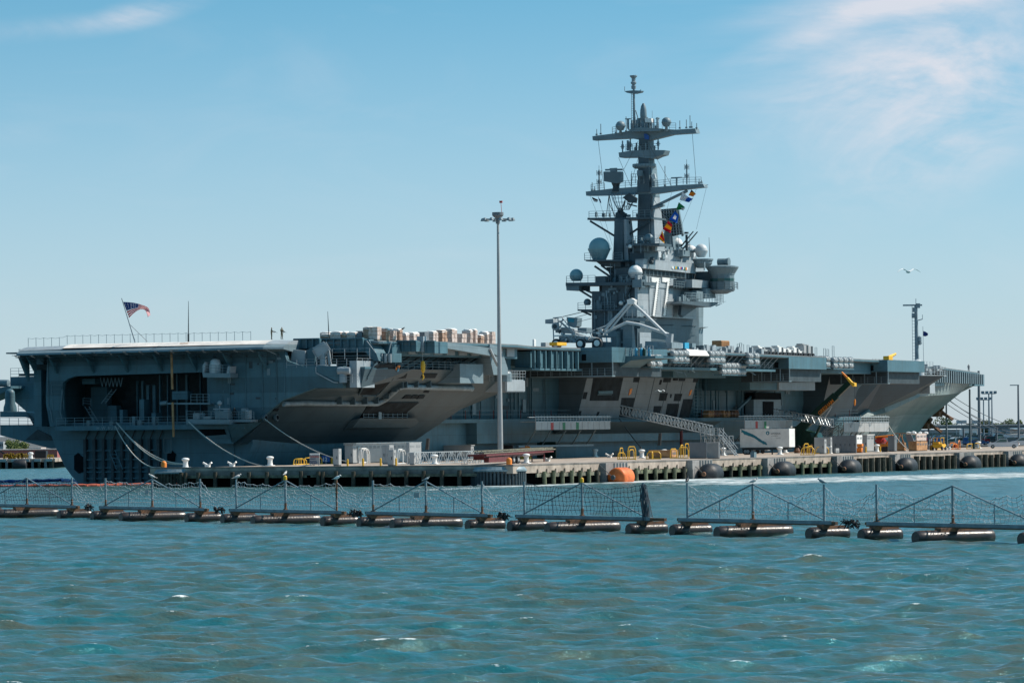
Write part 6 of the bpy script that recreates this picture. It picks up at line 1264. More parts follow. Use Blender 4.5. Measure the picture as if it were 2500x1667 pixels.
# ---- boxes, helper: aft face x0..xm, starboard face xm..x1 ----
def ext(x0, xm, x1, yt, yb, z=PZ):
    p = IZ(xm, yb, z); a0, s1 = p[0], p[1]; s0 = IA(x0, yb, a0)[1]; a1 = IS(x1, yb, s1)[0]; zt = IA(xm, yt, a0)[2]
    return a0, max(a1, a0+.3), min(s0, s1-.2), s1, z, zt
def pbox(x0, xm, x1, yt, yb, name, m, label, cat, body='body', roof=None, doors=0, legs=False, group=None, z=PZ, dm='cabinetd'):
    a0, a1, s0, s1, zb, zt = ext(x0, xm, x1, yt, yb, z); T = thing(name, label, cat, (a0, s1, z), group=group)
    g = G(); g.box(a0, a1, s0, s1, zb+(.12 if not legs else .5), zt); g.build(body, m, T, bevel=.03)
    g = G(); g.box(a0+.05, a1-.05, s0+.05, s1-.05, zb+.005, zb+.119); g.build('plinth', 'dark', T)
    if roof: g = G(); g.box(a0-.12, a1+.12, s0-.12, s1+.12, zt+.003, zt+.12); g.build('roof', roof, T)
    if doors:
        for k in range(doors):
            d = (s1-s0)/doors; g = G(); g.box(a0-.04, a0-.003, s0+k*d+.06, s0+(k+1)*d-.06, zb+.25, zt-.12); dr = g.build('door', m, T)
            g = G(); g.box(a0-.10, a0-.042, s0+(k+1)*d-.28, s0+(k+1)*d-.2, (zb+zt)/2-.25, (zb+zt)/2+.15); g.build('handle', 'dark', dr)
    g = G(); n = max(1, int((a1-a0)/1.3))
    for k in range(n):
        d = (a1-a0)/n
        for j in range(3): g.box(a0+k*d+.25, a0+(k+1)*d-.25, s1+.003, s1+.03, zt-.42-j*.12, zt-.36-j*.12)
    g.build('vent', dm, T); return T, (a0, a1, s0, s1, zb, zt)
grp = 'grey electrical cabinets on the pier'
pbox(842, 869, 1028, 1083, 1130, 'shore_power_house', 'cabinet', 'long pale shore power cabinet row behind the white pipes', 'cabinet', roof='white', doors=2)
pbox(813, 827, 834, 1095, 1137, 'electrical_cabinet', 'cabinet', 'tall narrow grey cabinet right of the blue 12 sign', 'cabinet', doors=1, group=grp, dm='cabinet')
pbox(842, 862, 871, 1086, 1132, 'electrical_cabinet', 'cabinet', 'wide grey cabinet at the left end of the pale cabinet row', 'cabinet', doors=1, group=grp, roof='cabinet')
pbox(933, 951, 962, 1086, 1133, 'electrical_cabinet', 'cabinet', 'grey cabinet in the middle of the pale cabinet row', 'cabinet', doors=2, group=grp)
pbox(946, 961, 968, 1098, 1137, 'electrical_cabinet', 'cabinet', 'short grey cabinet standing in front of the middle one', 'cabinet', doors=1, group=grp)
pbox(992, 1000, 1029, 1080, 1132, 'electrical_cabinet', 'cabinet', 'pale cabinet at the right end of the row beside the lying gangway', 'cabinet', doors=1, group=grp, dm='cabinet')
def hoops(P, name, m, label, cat, r=.07):
    g = G(); e0 = IZ(min(q[0] for q in P), P[0][2], PZ); e1 = IZ(max(q[1] for q in P), P[0][2]-.3, PZ); g.tube((e0[0], e0[1], PZ+.08), (e1[0], e1[1], PZ+.08), r, 5)
    for (x0, x1, y, h) in P:
        p = IZ(x0, y, PZ); q = IZ(x1, y-.3, PZ); g.path([(p[0], p[1], PZ), (p[0]+(q[0]-p[0])*.08, p[1]+(q[1]-p[1])*.08, PZ+h*.8), (p[0]+(q[0]-p[0])*.2, p[1]+(q[1]-p[1])*.2, PZ+h), (p[0]+(q[0]-p[0])*.85, p[1]+(q[1]-p[1])*.85, PZ+h), (q[0], q[1], PZ+h*.7), (q[0], q[1], PZ)], r, 6)
    return solo(g, name, m, label, cat)
hoops([(874, 880, 1130, 2.2), (876, 899, 1131, 2.1), (880, 896, 1132, 2.1), (884, 902, 1131, 1.9)], 'pipe_manifold', 'white', 'white bent pipes between the grey cabinets on the pier end', 'pipes', .09)
hoops([(970, 984, 1133, 2.0), (974, 990, 1132, 1.8)], 'pipe_manifold', 'white', 'white bent pipes right of the middle grey cabinet', 'pipes', .08)
hoops([(716, 742, 1134, .85), (729, 735, 1134, .85), (722, 748, 1135, .8)], 'yellow_hoop', 'yellow', 'yellow tubular guard hoops left of the warning sign', 'guard rail')
hoops([(742, 762, 1132, .95), (765, 786, 1132, .9)], 'yellow_hoop', 'yellow', 'yellow tubular guard behind the warning sign', 'guard rail')
hoops([(1508, 1526, 1122, 1.0), (1532, 1552, 1123, 1.9), (1536, 1548, 1121, 1.4), (1513, 1521, 1120, 1.6)], 'yellow_rail', 'yellow', 'yellow tubular rails left of the two bollards above the orange fender', 'guard rail')
hoops([(1578, 1613, 1121, 1.1), (1592, 1594, 1121, 1.1)], 'yellow_rail', 'yellow', 'low yellow rail between the two bollards', 'guard rail')
hoops([(1636, 1652, 1119, 1.4), (1656, 1680, 1116, 1.5), (1662, 1668, 1117, 1.9), (1672, 1682, 1114, 2.0)], 'yellow_rail', 'yellow', 'yellow rails and risers beside the dark slatted bin', 'guard rail')
hoops([(1955, 1988, 1111, 1.2), (1962, 1975, 1109, 1.7), (1970, 1984, 1108, 1.3)], 'yellow_rail', 'yellow', 'yellow rails right of the white trailer', 'guard rail')
hoops([(1990, 2023, 1108, 1.1), (2003, 2004, 1108, 1.1)], 'yellow_rail', 'yellow', 'yellow rail in front of the small grey locker', 'guard rail')
hoops([(2286, 2297, 1098, 1.1), (2290, 2301, 1097, 1.2)], 'yellow_rail', 'yellow', 'yellow hoops in front of the forklift', 'guard rail')
hoops([(2318, 2334, 1097, 1.2), (2340, 2344, 1097, 1.6), (2326, 2338, 1096, .9)], 'yellow_rail', 'orange', 'orange rails right of the forklift', 'guard rail')
hoops([(2360, 2376, 1096, .95), (2372, 2392, 1095, 1.0)], 'yellow_rail', 'yellow', 'pale yellow rail left of the pickup', 'guard rail')
g = G()
for k in range(14): x = 1957+k*2.3; p = IZ(x, 1106, PZ); h = RB.uniform(.5, 1.6); g.tube(p, (p[0]+RB.uniform(-.4, .4), p[1]+RB.uniform(-.3, .3), PZ+h), .09, 5)
g.rev(IZ(1946, 1106, PZ), [(.5, 0), (.6, .4), (.3, .9)], 8); solo(g, 'valve_cluster', 'rust', 'rusty valves and hoses among the yellow rails right of the trailer', 'valves')
# posts
for x, y, h, lb in ((848.8, 1139, .9, 'yellow post at the left front of the grey cabinets'), (886.5, 1139, 1.0, 'yellow post below the white pipes'), (929.5, 1138.5, 1.0, 'yellow post below the middle grey cabinet'), (967, 1137, .95, 'yellow post right of the short grey cabinet'), (2073, 1106, .85, 'yellow post left of the orange boxes'), (2114, 1104, .9, 'yellow post right of the orange boxes'), (2149, 1103, .9, 'yellow post right of the white slatted cabinet'), (2168, 1102, .9, 'yellow post in front of the dark crate'), (810, 1131, 1.0, 'yellow post behind the blue 12 sign')):
    p = IZ(x, y, PZ); g = G(); g.rev(p, [(.13, 0), (.13, h), (.08, h+.06), (.01, h+.08)], 10); solo(g, 'guard_post', 'yellow', lb, 'post', 'yellow guard posts')
for x, y, lb in ((400, 1142, 'orange round-topped marker beside the first bollard'), (1243, 1135, 'orange round-topped marker in front of the red trailer'), (2275, 1099, 'yellow round-topped marker in front of the forklift')):
    p = IZ(x, y, PZ); g = G(); g.rev(p, [(.37, 0), (.37, .62), (.33, .8), (.2, .93), (.02, .98)], 16); solo(g, 'marker_cap', 'yellow' if x > 2000 else 'orange', lb, 'marker', smooth=True)
# signs
T = thing('warning_sign', 'white warning board on posts at the pier edge', 'sign', IZ(768, 1138, PZ))
a0, a1, s0, s1, zb, zt = ext(756, 780, 780.3, 1106, 1136); g = G(); g.box(a0, a0+.08, s0, s1, zb+.15, zt-.25); g.build('board', 'cabinet', T); g = G(); g.box(a0, a0+.09, s0, s1, zt-.2, zt); g.build('header', 'white', T)
g = G(); g.box(a0+.1, a0+.2, s0+.1, s0+.2, PZ, zt); g.box(a0+.1, a0+.2, s1-.2, s1-.1, PZ, zt); g.build('sign_post', 'galv', T)
for i, (tx, sz, m) in enumerate((('WARNING', .29, 'red'), ('U.S.NAVY', .22, 'flagblue'), ('RESTRICTED AREA', .125, 'flagblue'), ('KEEP OUT', .25, 'flagblue'), ('BY ALL VESSELS', .12, 'flagblue'))):
    text(tx, sz, m, T, SH(a0-.03, s0+.05, zt-.55-i*.27), SD, ZD, 'lettering', .01, .95, bold=.004)
T = thing('number_sign', 'blue sign with a white 12', 'sign', IZ(795, 1131, PZ)); a0, a1, s0, s1, zb, zt = ext(786, 804.5, 805, 1112, 1131); g = G(); g.box(a0, a0+.06, s0, s1, zb+.3, zt); g.build('board', 'blue', T)
g = G(); g.box(a0+.06, a0+.12, (s0+s1)/2-.05, (s0+s1)/2+.05, zb, zb+1); g.build('sign_post', 'galv', T); text('12', .78, 'white', T, SH(a0-.03, s0+.08, zb+.42), SD, ZD, 'numeral', .01, bold=.015)
# gangway lying on the pier
T = thing('gangway', 'silver aluminium truss gangway lying on the pier right of the cabinets', 'gangway', IZ(1090, 1134, PZ)); p = IZ(1003, 1132, PZ+.1); q = IZ(1188, 1126, PZ+.1)
g = G(); g.truss((p[0], p[1], PZ+.1), (q[0]-0, q[1], PZ+.1), (.35, .35, 0), (0, 0, 1.5), 17, .075); g.build('truss', 'galv', T)
g = G(); p2 = IZ(1134, 1134, PZ); q2 = IZ(1195, 1130, PZ); g.truss((p2[0], p2[1], PZ+.05), (q2[0], q2[1], PZ+.05), (.2, .3, 0), (0, 0, .65), 9, .06); g.build('handrail', 'cabinet', T)
g = G(); g.add([(p[0]-.35, p[1]-.35, PZ+.12), (q[0]-.35, q[1]-.35, PZ+.12), (q[0]+.35, q[1]+.35, PZ+.12), (p[0]+.35, p[1]+.35, PZ+.12)], [(0, 1, 2, 3)]); g.build('walkway', 'galv', T)
pbox(1000, 1011, 1013, 1105, 1135, 'crate', 'cabinet', 'tall pale crate at the left end of the lying gangway', 'crate')
# enclosed trailer behind
T, e = pbox(1080, 1150, 1157, 1088, 1119, 'box_trailer', 'cabinet', 'grey box trailer half hidden behind the lying gangway', 'trailer', roof='cabinet', legs=True)
# flatbed trailer
a0_, s0_ = IZ(1215, 1137, PZ)[:2]; T = thing('flatbed_trailer', 'dark red flatbed trailer carrying planks beside the light mast', 'trailer', (a0_, s0_, PZ))
p = IZ(1188, 1136, PZ); q = IZ(1345, 1126, PZ); g = G(); dv = Vector((q[0]-p[0], q[1]-p[1], 0)); 
def fb(t, off, z): return (p[0]+dv.x*t-off*dv.y/dv.length, p[1]+dv.y*t+off*dv.x/dv.length, PZ+z)
g.loft([fb(0, 0, 1.15), fb(0, -2.4, 1.15), fb(0, -2.4, 1.4), fb(0, 0, 1.4)], [fb(1.05, 0, 1.3), fb(1.05, -2.4, 1.3), fb(1.05, -2.4, 1.5), fb(1.05, 0, 1.5)]); g.build('deck', 'maroon', T)
g = G(); g.loft([fb(.02, -.5, .7), fb(.02, -1.9, .7), fb(.02, -1.9, 1.14), fb(.02, -.5, 1.14)], [fb(.95, -.5, 1.0), fb(.95, -1.9, 1.0), fb(.95, -1.9, 1.3), fb(.95, -.5, 1.3)]); g.loft([fb(.03, .02, .35), fb(.03, -.6, .35), fb(.03, -.6, 1.0), fb(.03, .02, 1.0)], [fb(.33, .02, .35), fb(.33, -.6, .35), fb(.33, -.6, 1.0), fb(.33, .02, 1.0)]); g.build('chassis', 'maroon', T)
g = G(); g.tube(fb(.92, -.3, 0), fb(.92, -.3, 1.2), .1, 4); g.tube(fb(.92, -2, 0), fb(.92, -2, 1.2), .1, 4); g.build('landing_leg', 'maroon', T)
for t in (.40, .47):
    g = G(); c_ = fb(t, .05, .5); g.rev(c_, [(.3, -.35), (.5, -.33), (.52, -.2), (.52, -.02), (.3, 0)], 16, ax='s'); wh = g.build('wheel', 'rubber', T, smooth=True); g = G(); g.rev(c_, [(.26, -.02), (.22, .03)], 12, ax='s'); g.build('rim', 'cabinet', wh)
g = G()
for k in range(6): g.tube(fb(-.02+.01*k, -.2-k*.35, 1.55+.25*(k % 2)), fb(1.1, -.2-k*.35, 1.7+.2*(k % 2)), .1, 4)
solo(g, 'plank_load', 'wood', 'long dark planks lying on the red flatbed trailer', 'planks')
pbox(1225, 1252, 1255, 1086, 1117, 'black_box', 'black', 'black box behind the foot of the light mast', 'box')
p = IZ(1283, 1110, PZ); g = G(); g.rev((p[0], p[1], PZ+1.05), [(.5, -.45), (1.0, -.42), (1.0, -.35), (.35, -.3), (.35, .3), (1.0, .35), (1.0, .42), (.5, .45)], 18, ax='a'); T = thing('hose_reel', 'orange hose reel on a yellow stand behind the flatbed trailer', 'reel', (p[0], p[1], PZ)); g.build('reel', 'orange', T)
g = G(); g.prism([(p[0]-.5, p[1]-2.2, PZ), (p[0]-.5, p[1]+.9, PZ), (p[0]-.5, p[1]+.9, PZ+.3), (p[0]-.5, p[1]-1.0, PZ+.5)], (1, 0, 0)); g.build('stand', 'yellow', T)
pbox(1311, 1357, 1358, 1078, 1110, 'green_container', 'dkgreen', 'dark green container against the ship behind the planks', 'container')
# light mast
p = (IZ(1222, 1127.5, PZ)); T = thing('light_mast', 'very tall slim white mast with a ring of floodlights at its top', 'light mast', p)
zt = IA(1215, 536, p[0])[2]; g = G(); g.tube(p, (p[0], p[1], zt), .40, 12, .16); g.rev(p, [(.7, 0), (.7, .12), (.45, .13), (.45, .3)], 12); g.build('pole', 'cabinet', T, smooth=True)
g = G(); g.rev((p[0], p[1], zt), [(.3, -.6), (.3, .1), (.75, .5), (.8, .6), (.8, 1.0), (.1, 1.02)], 16); g.path([(p[0]+2.0*math.cos(t*math.pi/8), p[1]+2.0*math.sin(t*math.pi/8), zt) for t in range(17)], .07); g.tube((p[0], p[1]-2, zt), (p[0], p[1]+2, zt), .06, 4); g.tube((p[0]-2, p[1], zt), (p[0]+2, p[1], zt), .06, 4); g.build('lamp_ring', 'cabinetd', T)
for k in range(10):
    t = 2*math.pi*k/10; c_ = (p[0]+2.1*math.cos(t), p[1]+2.1*math.sin(t)); g = G(); g.rev((c_[0], c_[1], zt-.22), [(.36, 0), (.34, .12), (.2, .4), (.05, .45)], 10); g.build('floodlight', 'steel', T)
g = G(); g.tube((p[0], p[1]+.6, zt+.9), (p[0], p[1]+.5, zt+2.4), .035, 4); g.cb((p[0], p[1]+.5, zt+2.3), (.2, .4, .3)); g.build('beacon', 'red', T)
# concrete blocks and bins
pbox(1498, 1545, 1548, 1100, 1114, 'concrete_block', 'cabinet', 'grey concrete block behind the left yellow rails', 'block')
pbox(1583, 1640, 1655, 1098, 1118, 'concrete_block', 'tan', 'wide tan block behind the low yellow rail', 'block')
pbox(1683, 1725, 1726, 1079, 1119, 'storage_bin', 'cabinetd', 'black-grey storage bin left of the slatted one', 'bin')
T, e = pbox(1725.5, 1756, 1758, 1079, 1119, 'slatted_bin', 'cabinetd', 'dark slatted bin behind a white bollard', 'bin')
g = G()
for k in range(12): s_ = e[2]+(e[3]-e[2])*(k+.5)/12; g.box(e[0]-.1, e[0]-.01, s_-.05, s_+.05, e[4]+.1, e[5])
g.build('slat', 'cabinet', T)
pbox(1770, 1796, 1799, 1098, 1110, 'white_tub', 'white', 'white rectangular tub below the stair tower', 'tub')
# ---- stair tower and gangways ----
T = thing('stair_tower', 'silver scaffold stair tower where the gangway lands on the pier', 'stairs', IZ(1750, 1113, PZ))
b0 = IZ(1716, 1113, PZ); b0 = (b0[0], max(b0[1], 27), PZ); b1 = (b0[0], IA(1786, 1106, b0[0])[1], PZ); zl = IA(1716, 1063, b0[0])[2]
g = G()
for i in range(4): g.truss((b0[0]+i*0, b0[1]+(b1[1]-b0[1])*i/4, zl-1.6), (b0[0], b0[1]+(b1[1]-b0[1])*(i+1)/4, zl-1.6), (.8, 0, 0), (0, 0, 1.5), 2, .05)
for s_ in (b0[1], b0[1]+(b1[1]-b0[1])*.33, b0[1]+(b1[1]-b0[1])*.66):
    for a in (-.8, .8): g.tube((b0[0]+a, s_, PZ), (b0[0]+a, s_, zl+1.2), .07, 4)
    g.tube((b0[0]-.8, s_, PZ), (b0[0]-.8, s_+1.4, zl-1.6), .05, 4); g.tube((b0[0]-.8, s_+1.4, PZ), (b0[0]-.8, s_, zl-1.6), .05, 4)
g.build('frame', 'galv', T)
g = G(); g.box(b0[0]-1, b0[0]+1, b0[1], b0[1]+(b1[1]-b0[1])*.62, zl, zl+.08); g.rail([(b0[0]-1, b0[1], zl+.08), (b0[0]-1, b0[1]+(b1[1]-b0[1])*.6, zl+.08)], 1.1, .9, .05); g.build('landing', 'galv', T)
g = G(); st0 = (b0[0]-.9, b0[1]+(b1[1]-b0[1])*.62, zl); st1 = (b0[0]-.9, b1[1]+1.0, PZ); 
for o_ in (0, 1.2): g.tube((st0[0]+o_, st0[1], st0[2]), (st1[0]+o_, st1[1], st1[2]), .1, 4); g.tube((st0[0]+o_, st0[1], st0[2]+1.1), (st1[0]+o_, st1[1], st1[2]+1.1), .05, 4)
for k in range(12): t = (k+.5)/12; g.box(st0[0], st0[0]+1.2, st0[1]+(st1[1]-st0[1])*t-.12, st0[1]+(st1[1]-st0[1])*t+.12, st0[2]+(st1[2]-st0[2])*t, st0[2]+(st1[2]-st0[2])*t+.04)
for k in range(5): t = k/4; x = [st0[i]+(st1[i]-st0[i])*t for i in range(3)]; g.tube(x, (x[0], x[1], x[2]+1.1), .05, 4)
g.build('stair_flight', 'galv', T)
def gangway(P0, P1, w_, h, n, label, r=.07):
    T = thing('gangway', label, 'gangway', P0); g = G(); g.truss(P0, P1, (w_, 0, 0), (0, 0, h), n, r); g.build('truss', 'galv', T)
    g = G(); g.add([(P0[0]-w_, P0[1], P0[2]+.05), (P1[0]-w_, P1[1], P1[2]+.05), (P1[0]+w_, P1[1], P1[2]+.05), (P0[0]+w_, P0[1], P0[2]+.05)], [(0, 1, 2, 3)]); g.build('walkway', 'cabinetd', T); return T
gangway(IS(1516, 1012, 27), (b0[0], b0[1]+1.5, zl+.1), .6, 1.45, 26, 'long silver truss gangway sloping from the ship side opening down to the stair tower')
gangway(IS(1892, 1016, 24), IS(2032, 1042, 38), .6, 1.3, 18, 'silver truss gangway behind the green crane boom')
T = thing('scaffold_tower', 'tangle of silver scaffold stairs right of the green crane', 'scaffold', IZ(2035, 1102, PZ))
b = IZ(2036, 1100, PZ); g = G()
for i in range(3):
    for j in range(2): g.truss((b[0]+i*5, b[1]-4+j*4, PZ+1+i*.4), (b[0]+i*5+3, b[1]-1+j*3, PZ+4.6), (.6, .3, 0), (0, .2, .6), 7, .06)
for i in range(5):
    for j in range(3): g.tube((b[0]+i*3.2, b[1]-4+j*2.4, PZ), (b[0]+i*3.2+.6, b[1]-4+j*2.4, PZ+4.5), .07, 4); g.tube((b[0]+i*3.2, b[1]-4+j*2.4, PZ+(j+1)), (b[0]+i*3.2+3, b[1]-4+j*2.4, PZ+3.4-j*.6), .05, 4)
g.build('frame', 'galv', T)
# deck-edge service platforms alongside the hull
def service(xl, xr, yt, yb, yl, s_, label, marks, bays=10, legs=True):
    p = IS(xl, yt, s_); q = IS(xr, yt, s_); zb = IS(xl, yb, s_)[2]; T = thing('service_platform', label, 'platform', (p[0], s_, zb))
    L_ = q[0]-p[0]; g = G(); zc = p[2]-(p[2]-zb)*.38; 
    for k in range(bays): a = p[0]+L_*k/bays; g.box(a+.05, a+L_/bays-.05, s_-.12, s_, zb+.03, zc)
    g.build('side_panel', 'cabinet', T)
    g = G(); g.box(p[0], q[0], s_-2.6, s_-.13, zc, zc+.1); g.box(p[0]-.1, q[0]+.1, s_-.2, s_+.06, zc+.0, zc+.1); g.build('deck', 'galv', T)
    g = G(); g.rail([(p[0], s_-.05, zc+.1), (q[0], s_-.05, zc+.1)], p[2]-zc, L_/bays/2, .045, 2); g.box(p[0]-2.5, q[0]+.5, s_-.25, s_-.02, p[2]-.06, p[2]+.05)
    for k in range(bays*2): a = p[0]+L_*k/bays/2; g.tube((a, s_, zc), (a+1.2, s_-.6, p[2]+.35), .05, 4)
    g.build('handrail', 'galv', T)
    g = G()
    for k in range(5): a = p[0]+L_*k/5+.5; g.tube((a, s_-.3, zb), (a+3, s_-3.2, zb-2.4), .12, 4)
    g.box(p[0], q[0], s_-3.4, s_-2.9, zb-2.6, zb-2.3); g.build('bracing', 'haze', T)
    for x, m in marks: g = G(); c_ = IS(x, (yt+yb)/2+6, s_+.03); g.box(c_[0], c_[0]+1.0, s_+.005, s_+.03, zb+.05, zc-.1); g.build('marker_panel', m, T)
    return T
service(1308, 1490, 1018, 1050, 0, 28, 'long silver service platform with one red and two green panels, left of the gangway', [(1345, 'red'), (1374, 'green'), (1407, 'green')], 13)
service(1818, 1935, 1016, 1046, 0, 28, 'silver service platform with a red panel behind the white trailer', [(1845, 'red'), (1866, 'green')], 8)
service(2060, 2170, 1018, 1055, 0, 27, 'silver service platform of tall plain panels under the bow', [], 9)
# ---- white box trailer with its print ----
T, e = pbox(1807, 1927, 1941, 1046, 1093, 'semi_trailer', 'white', 'white box trailer with a teal swoosh and lettering on its side', 'trailer', z=PZ+1.05)
for o in list(T.children):
    if o.name.startswith(('vent', 'plinth')): bpy.data.objects.remove(o)
a0, a1, s0, s1, zb, zt = e; H = zt-zb-.12; Wd = s1-s0; zz = zb+.12
def PN(u, v): return (a0-.02, s0+u*Wd, zz+v*H)
g = G(); R5 = random.Random(3)
cl_ = [(.03, .93), (.10, .80), (.20, .70), (.30, .58), (.38, .42), (.46, .28), (.55, .16)]; wv = [.045, .10, .085, .08, .08, .075, .04]
for i in range(len(cl_)-1):
    (u0, v0), (u1, v1) = cl_[i], cl_[i+1]; g.prism([PN(u0, v0-wv[i]), PN(u0, v0+wv[i]), PN(u1, v1+wv[i+1]), PN(u1, v1-wv[i+1])], (-.004, 0, 0))
for k in range(90): t = R5.random()*5.99; i = int(t); f = t-i; u = cl_[i][0]+(cl_[i+1][0]-cl_[i][0])*f; v = cl_[i][1]+(cl_[i+1][1]-cl_[i][1])*f+R5.uniform(-.09, .09); d = R5.uniform(.006, .014); g.prism([PN(u-d, v), PN(u, v-d*2), PN(u+d, v), PN(u, v+d*2)], (-.008, 0, 0))
g.build('painted_swoosh', 'teal', T)
g = G(); c_ = PN(.565, .77); g.rev((a0-.03, c_[1], c_[2]), [(.31, 0), (.31, .01)], 20, ax='a'); g.build('logo_ring', 'teal', T); g = G(); g.prism([(a0-.045, c_[1]-.13, c_[2]-.08), (a0-.045, c_[1], c_[2]-.19), (a0-.045, c_[1]+.13, c_[2]-.08), (a0-.045, c_[1], c_[2]+.2)], (.01, 0, 0)); g.build('logo_drop', 'white', T)
text('eVOQUA', .42, 'cabinetd', T, SH(a0-.03, s0+.63*Wd, zz+.70*H), SD, ZD, 'lettering', .01, .98, bold=.004); text('WATER TECHNOLOGIES', .11, 'cabinetd', T, SH(a0-.03, s0+.64*Wd, zz+.60*H), SD, ZD, 'lettering', .01, .95); text('evoqua.com', .17, 'cabinetd', T, SH(a0-.03, s0+.73*Wd, zz+.48*H), SD, ZD, 'lettering', .01)
for u in (.10, .15): 
    c_ = (a0+.5, s0+u*Wd, PZ+.5)
    g = G(); g.rev(c_, [(.3, -.4), (.5, -.4), (.52, -.2), (.52, 0), (.3, .05)], 16, ax='a'); wh = g.build('wheel', 'rubber', T, smooth=True)
    g = G(); g.rev(c_, [(.2, -.44), (.3, -.40)], 12, ax='a'); g.build('rim', 'cabinet', wh)
g = G(); g.box(a0+.2, a0+2.2, s0+.3, s1-.3, PZ+.75, zb+.1); g.box(a0+.4, a0+.6, s0+.62*Wd, s0+.64*Wd, PZ, PZ+.8); g.build('chassis', 'dark', T)
T = thing('small_trailer', 'small white twin-wheeled trailer in front of the box trailer', 'trailer', IZ(1855, 1107, PZ)); p = IZ(1855, 1107, PZ)
g = G(); g.box(p[0]-.5, p[0]+.8, p[1]-1.2, p[1]+1.6, PZ+.45, PZ+1.3); g.build('body', 'cabinet', T, bevel=.1)
for d in (-.2, .75): g = G(); g.rev((p[0]-.55, p[1]+d, PZ+.36), [(.2, -.12), (.36, -.1), (.36, .1), (.2, .12)], 14, ax='a'); g.build('wheel', 'rubber', T)
# ---- green telescopic crane ----
pb_ = IZ(1975, 1104, PZ); ca = pb_[0]+4; T = thing('telescopic_crane', 'dark green telescopic crane with orange lettering on its raised boom', 'crane', (ca, pb_[1], PZ))
g = G(); g.PA([(1941, 1058), (1962, 1050), (1992, 1056), (2000, 1075), (1998, 1092), (1941, 1092)], ca, 2.6); g.build('carrier', 'dkgreen', T)
g = G(); g.PA([(1930, 1044), (1958, 1036), (1968, 1060), (1940, 1062)], ca+.3, 1.8); g.build('turntable', 'dkgreen', T)
g = G(); g.PA([(1978, 1056), (1990, 1054), (1992, 1066), (1980, 1067)], ca-.06, .5); g.build('cab_window', 'glass', T)
def bm_(g, P0, P1, w0, w1, a, th): 
    p = Vector(IA(*P0, a)); q = Vector(IA(*P1, a)); d = (q-p).normalized(); n_ = Vector((0, -d.z, d.y)); g.loft([tuple(p+n_*w0), tuple(p-n_*w0), tuple(q-n_*w1), tuple(q+n_*w1)], [(a+th, *(tuple(v)[1:])) for v in (p+n_*w0, p-n_*w0, q-n_*w1, q+n_*w1)])
g = G(); bm_(g, (1944, 1054), (2040, 965), .78, .68, ca-.2, 1.0); g.build('boom', 'dkgreen', T); g = G(); bm_(g, (2030, 974), (2074, 933), .52, .45, ca-.1, .8); g.build('boom_extension', 'dkgreen', T)
g = G(); bm_(g, (2067, 922), (2084, 942), .17, .22, ca-.15, .6); g.PA([(2079, 933), (2086, 935), (2086, 943), (2081, 941)], ca-.3, 1.1); g.build('boom_head', 'yellow', T); g = G(); bm_(g, (2054, 908), (2066, 921), .09, .16, ca-.1, .4); g.build('jib_tip', 'orange', T)
g = G(); g.tube(IA(2030, 992, ca-.3), IA(2004, 1036, ca-.3), .14, 8); g.build('cylinder_rod', 'cabinet', T); g = G(); g.tube(IA(2006, 1032, ca-.3), IA(1990, 1066, ca-.3), .24, 8); g.build('lift_cylinder', 'dkgreen', T)
g = G(); g.tube(IA(2086, 944, ca+.2), IA(2087, 972, ca+.2), .03, 4); g.build('hoist_rope', 'dark', T); g = G(); g.rev(IA(2087, 984, ca+.2), [(.02, -.5), (.16, -.3), (.2, .2), (.15, .7)], 8); g.build('hook_block', 'orange', T)
P0 = Vector(SH(*IA(2000, 1012, ca-.28))); P1 = Vector(SH(*IA(2038, 977, ca-.28))); xd = (P1-P0).normalized(); upv = ZD-xd*ZD.dot(xd)
text('GRESHAM', .86, 'orange', T, P0-upv.normalized()*.1-UD*.03, xd, upv, 'lettering', .01, .92, bold=.012)
for d in (0, 1.4, 5): g = G(); c_ = IZ(1948+d*11, 1104, PZ); g.rev((c_[0], c_[1], PZ+.6), [(.3, -.3), (.6, -.25), (.62, 0), (.6, .25), (.3, .3)], 14, ax='a'); g.build('wheel', 'rubber', T)
# ---- right-hand cabinets ----
pbox(1988, 2028, 2032, 1067, 1107, 'electrical_cabinet', 'cabinet', 'grey two-part cabinet behind the small locker right of the crane', 'cabinet', doors=2, group=grp)
pbox(2000, 2013, 2018, 1072, 1108, 'electrical_cabinet', 'cabinet', 'small grey locker with a sunlit side in front of the two-part cabinet', 'cabinet', doors=1, group=grp)
pbox(2032, 2090, 2091, 1063, 1106, 'electrical_cabinet', 'cabinetd', 'wide grey five-door cabinet on the right part of the pier', 'cabinet', doors=5, group=grp)
pbox(2106, 2117, 2134, 1062, 1103, 'electrical_cabinet', 'cabinet', 'pale cabinet with rows of slots behind a white bollard', 'cabinet', doors=1, group=grp, roof='white')
pbox(2091, 2092, 2105.5, 1062, 1104, 'electrical_cabinet', 'white', 'white upright cabinet behind the orange boxes', 'cabinet', group=grp)
pbox(2037, 2041, 2049, 1094, 1107, 'concrete_block', 'cabinet', 'small grey block in front of the five-door cabinet', 'block')
T, e = pbox(2087, 2103, 2107, 1093, 1105, 'orange_box', 'orange', 'lower orange plastic bin in front of the white cabinet', 'bin'); pbox(2092, 2104, 2108, 1083, 1093, 'orange_box', 'orange', 'upper orange plastic bin stacked on the lower one', 'bin', z=e[5]+.01)
pbox(2107, 2112, 2116, 1091, 1104, 'small_drum', 'galv', 'small grey drum right of the orange bins', 'drum')
